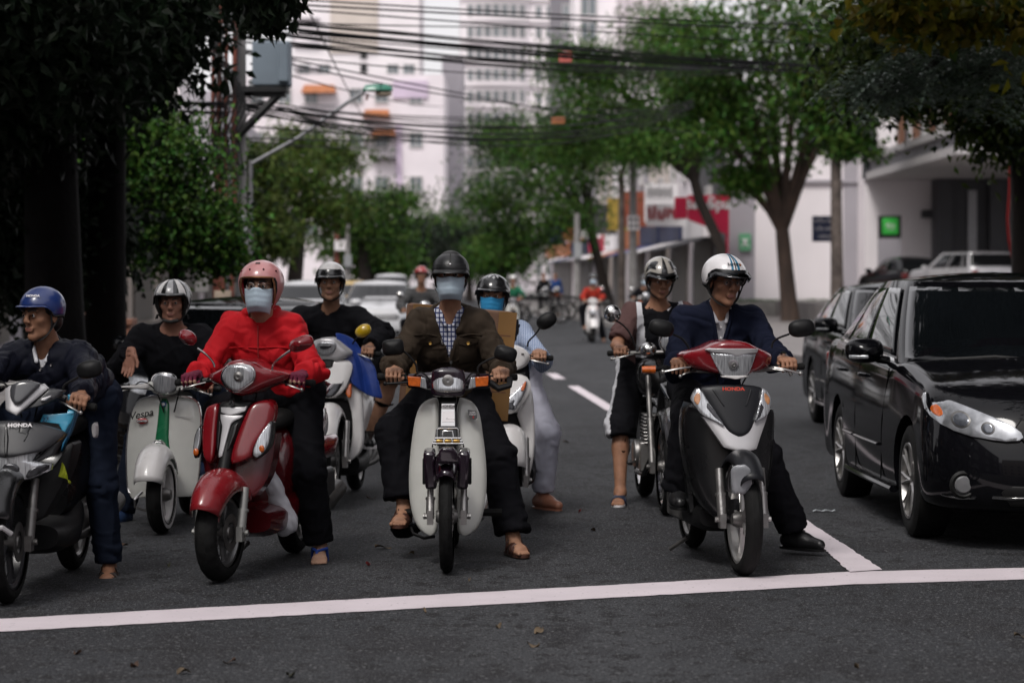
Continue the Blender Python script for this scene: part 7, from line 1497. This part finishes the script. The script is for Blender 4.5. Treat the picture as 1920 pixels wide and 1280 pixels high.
    for s_ in (-1, 1):
        pt = lambda L: [(s_ * x, z) for x, z in L]
        if detail:
            hl = fp('headlight', pt([(.40, .60), (.52, .595), (.70, .625), (.82, .69), (.853, .78), (.84, .835), (.78, .825), (.62, .755), (.46, .685), (.405, .645)]), mat('car_lens', (.36, .37, .39), .12, .6, .8, var=.35, scale=14, rvar=.06), .007, .03)
            fp('amber_reflector', pt([(.77, .73), (.80, .71), (.825, .74), (.82, .77), (.79, .78)]), AMBER, .010, .01, hl)
            for cx, cz, r_ in ((.70, .705, .046), (.575, .662, .034)):
                fp('lamp_ring', [(s_ * cx + r_ * math.cos(a), cz + r_ * math.sin(a)) for a in [2 * PI * k_ / 18 for k_ in range(18)]], STEEL, .011, .012, hl, sm=0); fp('projector', [(s_ * cx + r_ * .8 * math.cos(a), cz + r_ * .8 * math.sin(a)) for a in [2 * PI * k_ / 18 for k_ in range(18)]], PROJ, .015, .012, hl, sm=0)
            y = fyi(s_ * .70, .36); b_ = MB(); b_.lathe([(y - .020, .001), (y - .018, .04), (y - .010, .048)], (s_ * .70, 0, .36), 'y', 20); fo = obj('fog_lamp', b_, mat('fog_glass', (.16, .16, .165), .2, .2, .8), t)
            b_ = MB(); b_.lathe([(y - .006, .05), (y - .014, .062), (y - .002, .075)], (s_ * .70, 0, .36), 'y', 20); obj('fog_surround', b_, TRIM, fo)
            fp('fog_blade', pt([(.64, .285), (.72, .278), (.79, .29), (.80, .297), (.72, .288), (.64, .293)]), CHROME, .008, .01, sm=0); fp('bumper_line', pt([(.30, .30), (.46, .285), (.56, .29), (.56, .30), (.46, .295), (.30, .312)]), CHROME, .008, .01, sm=0)
        else:
            fp('headlight', pt([(.45, .60), (.70, .625), (.85, .72), (.85, .80), (.62, .775), (.46, .70)]), LENS, .008, .03)
        b_ = MB(); b_.box((s_ * (W - .15), yr - .05, .86), (.2, .10, .18)); obj('tail_lamp', b_, mat('tail_red', (.16, .008, .008), .25, 0, .6, var=.2), t, bev=.02)
        # door mirrors
        G = []; cx, cy2, cz = s_ * (W + .11), ws[0] + .52, 1.03
        for dy, k in ((.05, .86), (.03, .98), (-.01, 1), (-.06, .86), (-.10, .5), (-.115, .03)): G.append([(cx + s_ * .0 + .115 * k * math.copysign(abs(math.cos(a)) ** .75, math.cos(a)), cy2 + dy + s_ * .0, cz + .075 * k * math.copysign(abs(math.sin(a)) ** .75, math.sin(a))) for a in [2 * PI * j / 24 for j in range(24)]])
        b_ = MB(); b_.loft(G); b_.tube([(cx - s_ * .08, cy2, cz - .05), (s_ * (W - .04), cy2 + .03, cz - .06)], .025, 8); mo = obj('wing_mirror', b_, pm, t, ang=60)
        if detail: b_ = MB(); b_.box((cx + s_ * .045, cy2 - .085, cz - .035), (.12, .03, .022), Matrix.Rotation(s_ * .35, 3, 'Z')); obj('mirror_indicator', b_, LENS, mo, bev=.006)
        if detail:
            sx_ = lambda y, z: s_ * (W * (1.0 if z < .5 else 1.005 - .05 * max(0, (z - .62) / .4)) + .035 * math.sin(PI * max(0, min(1, (y - yf - .46) / (yr - .26 - yf - .46)))) - .014)
            for seam in ([(.78, .27), (.74, .5), (.70, .75), (.66, .93)], [(1.72, .26), (1.74, .6), (1.72, .96)], [(2.28, .62), (2.52, .78), (2.62, .99)]):
                b_ = MB(); b_.tube([(sx_(y, z) + s_ * .001, y, z) for (y0_, z0_), (y1_, z1_) in zip(seam[:-1], seam[1:]) for y, z in [(y0_ + (y1_ - y0_) * u / 6, z0_ + (z1_ - z0_) * u / 6) for u in range(7)]], .004, 5); obj('door_gap', b_, SEAM, t)
            for y0_, y1_ in ((.82, 1.70), (1.78, 2.20)): b_ = MB(); b_.tube([(sx_(y, .47) + s_ * .006, y, .47) for y in [y0_ + (y1_ - y0_) * i / 10 for i in range(11)]], .020, 8, flat=.5); obj('rub_strip', b_, pm, t)
            for y in (1.52, 2.46): b_ = MB(); b_.tube([(sx_(y - .1, .86) + s_ * .0, y - .11, .86), (sx_(y, .86) + s_ * .03, y - .06, .862), (sx_(y, .86) + s_ * .03, y + .06, .862), (sx_(y + .1, .86), y + .11, .86)], .012, 8); obj('door_handle', b_, pm, t)
            b_ = MB(); b_.tube([(sx_(y, .24) - s_ * .01, y, .235) for y in [.42 + 1.75 * i / 8 for i in range(9)]], .03, 8, flat=.7); obj('sill', b_, pm, t)
            b_ = MB(); b_.box((s_ * (W - .012), .46, .72), (.012, .05, .022)); obj('side_repeater', b_, AMBER, t, bev=.004)
    fp('grille', [(-.40, .60), (.40, .60), (.44, .66), (.40, .71), (-.40, .71), (-.44, .66)], TRIM, .006, .03, sm=0)
    for z in (.625, .655, .685): fp('grille_bar', [(-.39, z - .006), (.39, z - .006), (.39, z + .006), (-.39, z + .006)], CHROME, .014, .02, sm=0)
    fp('lower_grille', [(-.46, .25), (.46, .25), (.52, .33), (.46, .36), (-.46, .36), (-.52, .33)], TRIM, .006, .03, sm=0)
    b_ = MB(); b_.box((0, yf - .03, .45), (.5, .015, .12)); obj('number_plate', b_, PLATE, t, bev=.004); b_ = MB(); b_.box((0, yr + .02, .68), (.5, .015, .14)); obj('number_plate', b_, PLATE, t, bev=.004)
    if detail:
        for x0_, x1_ in ((-.62, -.05), (.10, .62)):
            b_ = MB(); r0_, r1_ = gring(.06, .02), gring(.12, .02); f = lambda v: min(r0_[:17], key=lambda p: abs(p[0] - v)); p0, p1 = f(x0_), f(x1_); b_.tube([(p0[0], p0[1] - .02, p0[2] + .01), ((p0[0] + p1[0]) / 2, (p0[1] + p1[1]) / 2 - .03, (p0[2] + p1[2]) / 2 + .03), (p1[0], p1[1] - .02, p1[2] + .012)], [.008, .012, .010], 6); obj('wiper', b_, TRIM, t)
    return t
cX = 2.235 + .865; car('sedan', 'glossy black sedan waiting at the stop line on the right edge', cX, 13.71, .012, CARB, H=1.505)
car('sedan', 'second dark sedan queuing behind the glossy black sedan', 3.98, 22.2, .015, CARD, W=.87, H=1.45)
car('sedan', 'low dark car between the classic scooter rider and the woman in red', (425 - 960) * 19.5 / F, 19.9, .03, CARD, zs=.89, detail=0)
FARC = [('white car behind the woman in red and the black sweater rider', 572, 47, CARW, 1.), ('yellow cab behind the black sweater rider', 662, 60, CARY, 1.), ('white car in the left lane beside the red helmet rider', 712, 55, CARW, 1.), ('white car farther back between the white and yellow cars', 628, 84, CARW, 1.), ('white van like car at the back of the left lane', 733, 98, CARW, 1.2), ('silver car at the far back of the left lane', 690, 120, CARS, 1.05)]
for lab, px, d, m, zs in FARC: car('car', lab, (px - 960) * d / F, d, .05, m, detail=0, zs=zs, group='cars queuing up the left lane')
sv = car('suv', 'white off-road car parked under the hotel canopy seen from behind', (1765 - 960) * 78 / F, 78, PI + .32, CARS, W=.92, H=1.5, box=1, rw=(3.5, 3.3), yr=3.62, belt=(1.0, 1.04), hood=(.95, 1.02), detail=0, zs=1.12); sv.location.z = .73
gv = car('car', 'grey car parked left of the white off-road car', (1664 - 960) * 82 / F, 82, PI + .2, CARD, detail=0, zs=1.05); gv.location.z = .73

# ------------------------------------------------------------------ riders farther back, people on the footway
class Spot:                                   # a copied bike, so that a rider can sit on it
    def __init__(s, src, label, px, d, yaw, hide=()):
        s.X, s.Y, s.yaw = (px - 960) * d / F, d, yaw; s.t = copy_tree(src.t); s.t.location = (s.X, d, 0); s.t.rotation_euler = (0, 0, yaw); s.t['label'] = label; s.c, s.s = math.cos(yaw), math.sin(yaw); s.grips = src.grips
    L = Bike.L; p = Bike.p
def far_rider(src, lab_b, lab_p, px, d, yaw, topm, helm, hz=1.50, msk=None, vox=.012, topn='jacket', trou=None):
    s = Spot(src, lab_b, px, d, yaw); hp = CAMH - (hz - CAMH) ; J = person(lab_p, s, (px, HOR - (hz - CAMH) * F / (d + .75), .75), (0, 1.0, .88), (px, HOR - (hz - .27 - CAMH) * F / (d + .82), .84), .175, 'tan', ankles=((-.16, .62, .4), (.30, .80, .09)), top=topn, topm=topm, trou=trou or C_TROU, vox=vox, seed=int(d), sleeve_r=(.066, .052), feet=(('bare',), ('bare',)))
    Hl = Helmet(J['root'], J['Hm'], (.106, .126, .106), .036, .045, -.03, -.05, m=helm)
    if msk: mask(J['root'], J['Hm'], msk)
    return J
far_rider(mot, 'dark motorbike under the rider in the red helmet', 'man in a red helmet and dark checked shirt behind the brown jacket rider', 790, 36, .05, C_CHECKD, paintm('red_helmet', (.30, .015, .015)), 1.54, vox=.009, topn='checked_shirt')
far_rider(led, 'white scooter coming up the empty right lane', 'rider in a red and black jacket and dark helmet far up the right lane', 1112, 57, .03, [cloth('orange_red_jacket', (.30, .03, .02)), C_BLACK], HK, 1.50, MASKW)
far_rider(cub, 'small motorbike far behind the black vest rider', 'rider in a green jacket and white helmet far behind the black vest rider', 962, 70, .05, cloth('green_jacket', (.02, .13, .07)), WHITEP, 1.50)
far_rider(mot, 'dark motorbike far behind the silver helmet rider', 'masked rider in black far behind the silver helmet rider', 1208, 64, .05, C_BLACK, HK, 1.48, MASKW)
for i, (px, d, yaw, lab) in enumerate(((1030, 78, 1.1, 'dark motorbike parked on the right footway nearest the road'), (1052, 76, 1.2, 'second dark motorbike parked on the right footway'), (1135, 84, 1.3, 'dark motorbike parked beside the pale thin trunk'))):
    s = Spot(mot, lab, px, d, yaw); s.t.location.z = .13; s.t['group'] = 'motorbikes parked on the right footway'
class Stand:
    def __init__(s, px, d): s.X, s.Y, s.yaw, s.c, s.s, s.grips, s.t = (px - 960) * d / F, d, 0., 1., 0., None, None
    L = Bike.L; p = Bike.p
for px, d, lab, tm in ((1019, 90, 'pedestrian in dark clothes standing on the right footway', C_BLACK), (1041, 93, 'pedestrian in blue standing by the shop awnings', cloth('blue_top', (.02, .05, .16)))):
    s = Stand(px, d); up_ = lambda z: HOR - (z + .13 - CAMH) * F / d
    J = person(lab, s, (px, up_(1.53), 0), (0, 0, 1.05), (px, up_(1.32), 0), .17, 'tan', ankles=((-.10, 0, .21), (.10, .02, .21)), top='top', topm=tm, trou=C_TROU, vox=.014, seed=px, hands_free=((Vector((-.27, -.02, .93)), (0, -.1, -1), (0, -1, 0)), (Vector((.27, -.02, .93)), (0, -.1, -1), (0, -1, 0))), elbow=((-.3, 1, 0), (.3, 1, 0)))

# ------------------------------------------------------------------ poles, lamps, cables
RUST = mat('rusty_pipe', (.15, .045, .03), .8, var=.35, scale=3, bump=.2, bscale=30); GALV = mat('galvanised_steel', (.18, .18, .19), .5, .5, var=.3, scale=5); BOXG = mat('grey_cabinet', (.30, .31, .32), .6, var=.15, scale=2); BOXB = mat('blue_grey_box', (.17, .21, .25), .6, var=.12, scale=2)
p = P(432, 0, 30); s0 = 30 / F; t = thing('lattice_pole', 'steel lattice utility pole with rusty conduits and grey boxes left of the white helmet rider', 'utility pole', (p.x, 30, .13)); Z = lambda py: CAMH - (py - HOR) * s0 - .13; Xp = lambda px: (px - 432) * s0
for dx in (-24, 14):
    for dy in (0, .3): q = MB(); q.box((dx * s0, dy, 2.6), (.035, .035, 5.3)); obj('leg', q, GALV, t, ang=0)
z = .0; k = 0
while z < 4.9:
    for dy in (-.02, .32): q = MB(); a, c = (-24, 14) if k % 2 else (14, -24); q.tube([(a * s0, dy, z), (c * s0, dy, z + .34)], .013, 4); q.tube([(c * s0, dy, z), (a * s0, dy, z + .34)], .011, 4); obj('brace', q, GALV, t, ang=0)
    z += .34; k += 1
q = MB(); q.tube([(Xp(446), .15, 0), (Xp(446), .15, 5.6)], [.10, .08], 14); obj('concrete_post', q, CONC, t)
for px0, px1, r in ((413, 400, .026), (404, 412, .03), (420, 424, .024), (436, 440, .03)): q = MB(); q.tube([(Xp(px0), -.06, 0), (Xp(px0), -.07, 1.2), (Xp((px0 + px1) / 2 + 4), -.08, 2.2), (Xp(px1), -.07, 3.2), (Xp(px1 + 3), -.06, 5.2)], r, 8); obj('conduit', q, RUST, t)
for pxa, pya, pxb, pyb, m in ((444, 405, 466, 438, BOXG), (446, 438, 466, 460, BOXG), (370, 500, 395, 548, CONC), (405, 545, 436, 572, mat('cream_notice', (.45, .36, .28), .7))): q = MB(); q.box((Xp((pxa + pxb) / 2), -.14, (Z(pya) + Z(pyb)) / 2), ((pxb - pxa) * s0, .12, (pyb - pya) * s0)); obj('cabinet', q, m, t, bev=.01, ang=0)
q = MB(); q.box((Xp(509), .1, Z(120)), (.46, .4, .55)); q.box((Xp(533), .05, Z(118)), (.13, .42, .5)); obj('transformer', q, BOXB, t, bev=.02, ang=0)
q = MB(); q.box((Xp(492), .1, Z(168)), (.62, .4, .07)); q.box((Xp(505), .05, Z(176)), (.4, .2, .08)); q.tube([(Xp(440), 0, Z(262)), (Xp(528), 0, Z(172))], .055, 6); q.tube([(Xp(420), 0, Z(182)), (Xp(530), 0, Z(170))], .035, 6); obj('bracket', q, IRON, t, ang=30)
for px, py in ((352, 195), (365, 200), (380, 190), (470, 158), (482, 156)): q = MB(); q.lathe([(Z(py) - .06, .02), (Z(py) - .03, .04), (Z(py), .02), (Z(py) + .03, .035), (Z(py) + .06, .015)], (Xp(px), 0, 0), 'z', 10, caps=True); obj('insulator', q, BOXG, t)
q = MB()
for i in range(9): x = Xp(395 + 7 * i); q.tube([(x, -.12, Z(60 + 12 * i)), (x + .12, -.16, Z(150 + 8 * i)), (x - .02, -.13, Z(250)), (x + .06, -.14, Z(330))], .012, 5)
obj('hanging_cable', q, IRON, t)
d = 36; t = thing('street_lamp', 'street lamp with green shade on a long slanting arm', 'street lamp', P(470, 600, d)); t.location.z = .13; T_ = lambda px, py, dy=0: P(px, py, d) - t.location + Vector((0, dy, 0))
q = MB(); q.tube([T_(470, 605), T_(470, 300)], [.045, .03], 10); obj('pole', q, GALV, t); q = MB(); q.tube([T_(470, 308), T_(560, 258), T_(620, 215), T_(655, 190), T_(684, 172)], .028, 8); obj('arm', q, GALV, t)
q = MB(); q.loft([[T_(680, 170) + (T_(736, 170) - T_(680, 170)) * u + Vector((0, .13 * k * math.cos(a), .10 * k * max(-.15, math.sin(a)))) for a in [2 * PI * j / 14 for j in range(14)]] for u, k in ((0, .3), (.1, .8), (.4, 1), (.8, .95), (1, .5))]); obj('lamp_shade', q, mat('green_enamel', (.02, .17, .11), .4, 0, .4), t)
q = MB(); q.ball(T_(719, 176), (.13, .10, .05), 14); obj('lamp_lens', q, mat('frosted_lens', (.55, .45, .34), .4), t); q = MB(); q.tube([T_(690, 176), T_(687, 188)], .02, 6); obj('fitting', q, RUST, t)
def pole(lab, px, d, py1, r, m, boxes=()):
    p = P(px, 0, d); t = thing('utility_pole', lab, 'utility pole', (p.x, d, .13)); q = MB(); q.tube([(0, 0, 0), (0, 0, CAMH - (py1 - HOR) * d / F - .13)], [r, r * .75], 10); obj('post', q, m, t)
    for a, c, e, f, m2 in boxes: q = MB(); s_ = d / F; q.box(((a + e) / 2 * s_ - px * s_, -r - .08, CAMH - ((c + f) / 2 - HOR) * s_ - .13), ((e - a) * s_, .16, (f - c) * s_)); obj('meter_box', q, m2, t, bev=.01, ang=0)
    return t
t = pole('grey utility pole with a white meter box on the right footway', 1187, 88, 280, .17, CONC, [(1176, 405, 1198, 432, SIGNW)]); s_ = 88 / F
for dx in (-5, 5):
    for py in (412, 424): q = MB(); q.box((dx * s_, -.34, CAMH - (py - HOR) * s_ - .13), (.10, .03, .12)); obj('meter_window', q, DGREY, t, ang=0)
pole('rusty pole with a white box on the left footway', 632, 80, 395, .10, RUST, [(628, 450, 650, 470, SIGNW)]); pole('second slim pole with a small box on the left footway', 652, 78, 420, .09, CONC, [(646, 478, 660, 500, BOXG)]); pole('pale pole behind the shop awnings on the right', 1082, 100, 400, .15, CONC, [(1076, 455, 1090, 485, BOXG)])
pole('slim concrete pole at the right edge beside the red hose', 1911, 29, 60, .09, CONC)
q = MB(); q.tube([P(x, y, 28.5) for x, y in ((1899, 230), (1894, 300), (1893, 360), (1889, 410), (1892, 450), (1900, 490), (1908, 540))], .020, 8); tag(obj('red_hose', q, mat('red_rubber', (.35, .012, .01), .5), None), 'red hose hanging beside the pole at the right edge', 'hose')
WIRE = mat('cable_black', (.005, .0055, .006), .7, var=.2, spec=.15)
def wire(x0, y0, x1, y1, sag, d0, d1, r=.012, lab='single black overhead cable crossing the street', g='overhead cables crossing the street', cnt=1, cat='cable', spread=.1):
    rng = random.Random(int(x0 * 7 + y0 * 3 + x1)); q = MB()
    for k in range(cnt):
        j = lambda s_: Vector((0, rng.uniform(-s_, s_), rng.uniform(-s_, s_)))
        a, c = P(x0, y0, d0) + j(spread * (cnt > 1)), P(x1, y1, d1) + j(spread * (cnt > 1)); pts = []; sg = sag * (1 + (rng.uniform(-.5, .5) if cnt > 1 else 0))
        for i in range(25): u = i / 24; v = a.lerp(c, u); v.z -= sg * 4 * u * (1 - u) * (d0 + d1) / 2 / F; pts.append(v)
        q.tube(pts, r * rng.uniform(.8, 1.2), 5)
    return tag(obj('overhead_cable' if cnt == 1 else 'cable_bundle', q, WIRE, None), lab, cat, g)
WL = ['topmost black cable crossing at the upper edge of the picture', 'second thin cable from the top running nearly level', 'thin cable sagging just above the thick bundle', 'short level cable ending over the white office block', 'cable crossing close beside the thick sagging bundle', 'cable slanting down from upper left into the right trees', 'long cable slanting from the lattice pole across the curved tower', 'cable hanging close above the low bundle', 'cable hanging just under the low bundle', 'short cable dropping toward the green street lamp', 'lowest level cable above the feathery left tree', 'cable running from the transformer to the apartment awnings', 'distant low cable over the far trees', 'steep cable falling from the top toward the lilac board', 'short cable behind the street lamp arm']
for i_, a in enumerate(((380, -12, 2100, 58, 14, 30, 44), (430, 2, 2100, 75, 8, 30, 46), (520, 15, 2050, 105, 10, 31, 45), (440, 40, 1500, 40, 12, 30, 60), (560, 60, 2000, 150, 18, 31, 44), (300, 60, 1300, 250, 8, 30, 60), (438, 95, 1200, 205, 26, 30, 55), (430, 210, 1290, 215, 36, 30, 58), (440, 235, 1250, 240, 22, 30, 60), (450, 175, 700, 240, 14, 30, 52), (430, 258, 1000, 260, 6, 30, 66), (470, 120, 830, 200, 10, 30, 90), (450, 430, 1050, 455, 10, 62, 100), (560, -20, 700, 250, 10, 31, 80), (470, 265, 760, 268, 10, 34, 70))): wire(*a, lab=WL[i_])
wire(360, 30, 2050, 140, 20, 30, 45, .010, 'thick sagging bundle of black cables high across the street', None, 11, 'cable bundle', .13)
wire(440, 72, 1500, 120, 24, 30, 60, .012, 'tangled black cable bundle just under the highest bundle', None, 7, 'cable bundle', .17)
wire(436, 195, 1300, 195, 52, 30, 58, .011, 'low black cable bundle sagging in front of the curved tower', None, 9, 'cable bundle', .10)
wire(-40, 120, 430, 205, 20, 26, 30, .012, 'black cables under the dark canopy at upper left', None, 6, 'cable bundle', .12)
for px0, px1, py0, py1, m, lab, s_ in ((1034, 1059, 220, 232, ORANGE, 'orange tag with letters hanging from the low cable bundle', 'TUÂN'), (1048, 1072, 97, 117, mat('faded_red', (.45, .10, .08), .6), 'red tag hanging from the high cables', 'D')):
    t, W_, H_ = board('cable_tag', lab, px0, px1, py0, py1, 50, m, 'tag', .02); text('lettering', s_, H_ * .62, face_cam(0, -.004, 0), RUST, t, .001)

# ------------------------------------------------------------------ litter
DRY = [mat('dry_leaf_' + n_, c, .8, var=.3, scale=30) for n_, c in (('brown', (.05, .025, .014)), ('tan', (.10, .07, .04)), ('red', (.16, .02, .02)), ('olive', (.045, .045, .018)))]
LW = ['beside the foot of the brown jacket rider', 'in the middle of the empty lane right of centre', 'on the road behind the red scooter', 'beside the rear wheel of the red scooter', 'in the lane near the lane line', 'right of the red scooter rider foot', 'at the bottom edge left of centre', 'at the bottom edge nearest the centre', 'at the bottom between two other leaves', 'at the lower left below the stop line', 'leftmost below the stop line', 'behind the sandal of the left edge rider', 'left of the red scooter wheel', 'under the gear pedal of the white motorbike', 'just below the stop line right of centre', 'second below the stop line right of centre', 'small one touching the stop line at centre', 'below the stop line left of centre', 'far up the lane right of the black vest rider', 'right of the white motorbike front wheel', 'at the right edge below the stop line', 'small one at the bottom right']
LT = ['brown curled', 'tan curled', 'bright red', 'olive']
for i, (px, py, k, L) in enumerate(((718, 1028, 1, .12), (1112, 995, 1, .07), (696, 935, 0, .10), (690, 1060, 2, .04), (1087, 961, 2, .04), (345, 1263, 1, .07), (545, 1269, 3, .08), (430, 1243, 0, .07), (252, 1250, 0, .06), (146, 1226, 0, .07), (228, 1026, 0, .09), (315, 1062, 3, .06), (770, 1040, 1, .05), (1010, 1186, 1, .09), (1000, 1212, 1, .08), (935, 1177, 1, .04), (796, 1148, 1, .04), (1060, 830, 0, .07), (880, 1090, 1, .03), (1915, 1196, 1, .08), (1606, 1252, 1, .04))):
    d = GD(py); q = MB(); n = 7; G = []; L *= .75
    for j in range(n): u = j / (n - 1); w_ = L * .28 * math.sin(PI * min(.98, u + .02)) ** .8; G.append([(-L / 2 + L * u, -w_, .010 + .012 * math.sin(u * 5 + i)), (-L / 2 + L * u, 0, .004 + .006 * math.sin(u * 5 + i)), (-L / 2 + L * u, w_, .012 + .01 * math.cos(u * 4 + i))])
    q.grid(G); o = obj('fallen_leaf', q, DRY[k], None); o.location = ((px - 960) * d / F, d, .002); o.rotation_euler = (0, 0, i * 1.3); tag(o, LT[k] + ' fallen leaf ' + LW[i], 'leaf', 'fallen leaves on the road')
d = GD(960); q = MB(); G = [[(-.07 + .02 * i, (-.03 + .03 * j) * (1 - .25 * abs(i - 3) / 3) + .01 * ((i * 7) % 3), .006 + .008 * ((i * 5 + j * 3) % 3) / 2) for j in range(3)] for i in range(8)]; q.grid(G); o = obj('foil_scrap', q, mat('foil', (.35, .38, .40), .4, .3, var=.3, scale=30), None); o.location = ((1545 - 960) * d / F, d, .002); tag(o, 'pale crumpled wrapper lying on the asphalt beside the suited rider', 'litter')
q = MB(); rng = random.Random(5); c = P(205, 0, 19.2)
for i in range(60):
    a = rng.uniform(-.5, .7); L = rng.uniform(.2, .6); x, y = rng.uniform(-.35, .35), rng.uniform(-.5, .6); z = .05 + rng.uniform(0, .30) * math.exp(-(x / .3) ** 2); v = Vector((math.cos(a), .3, -.25)) * L; q.add([Vector((x, y, z)), Vector((x, y, z)) + v * .5 + Vector((0, 0, .03)), Vector((x, y, z)) + v, Vector((x, y + .03, z)) + v * .5], [(0, 1, 2, 3)])
o = obj('frond_heap', q, mat('dry_frond', (.07, .055, .045), .9, var=.4, scale=8), None, ang=0); o.location = (c.x, 19.2, 0); tag(o, 'heap of dry palm fronds in the gutter behind the left edge rider', kind='stuff')
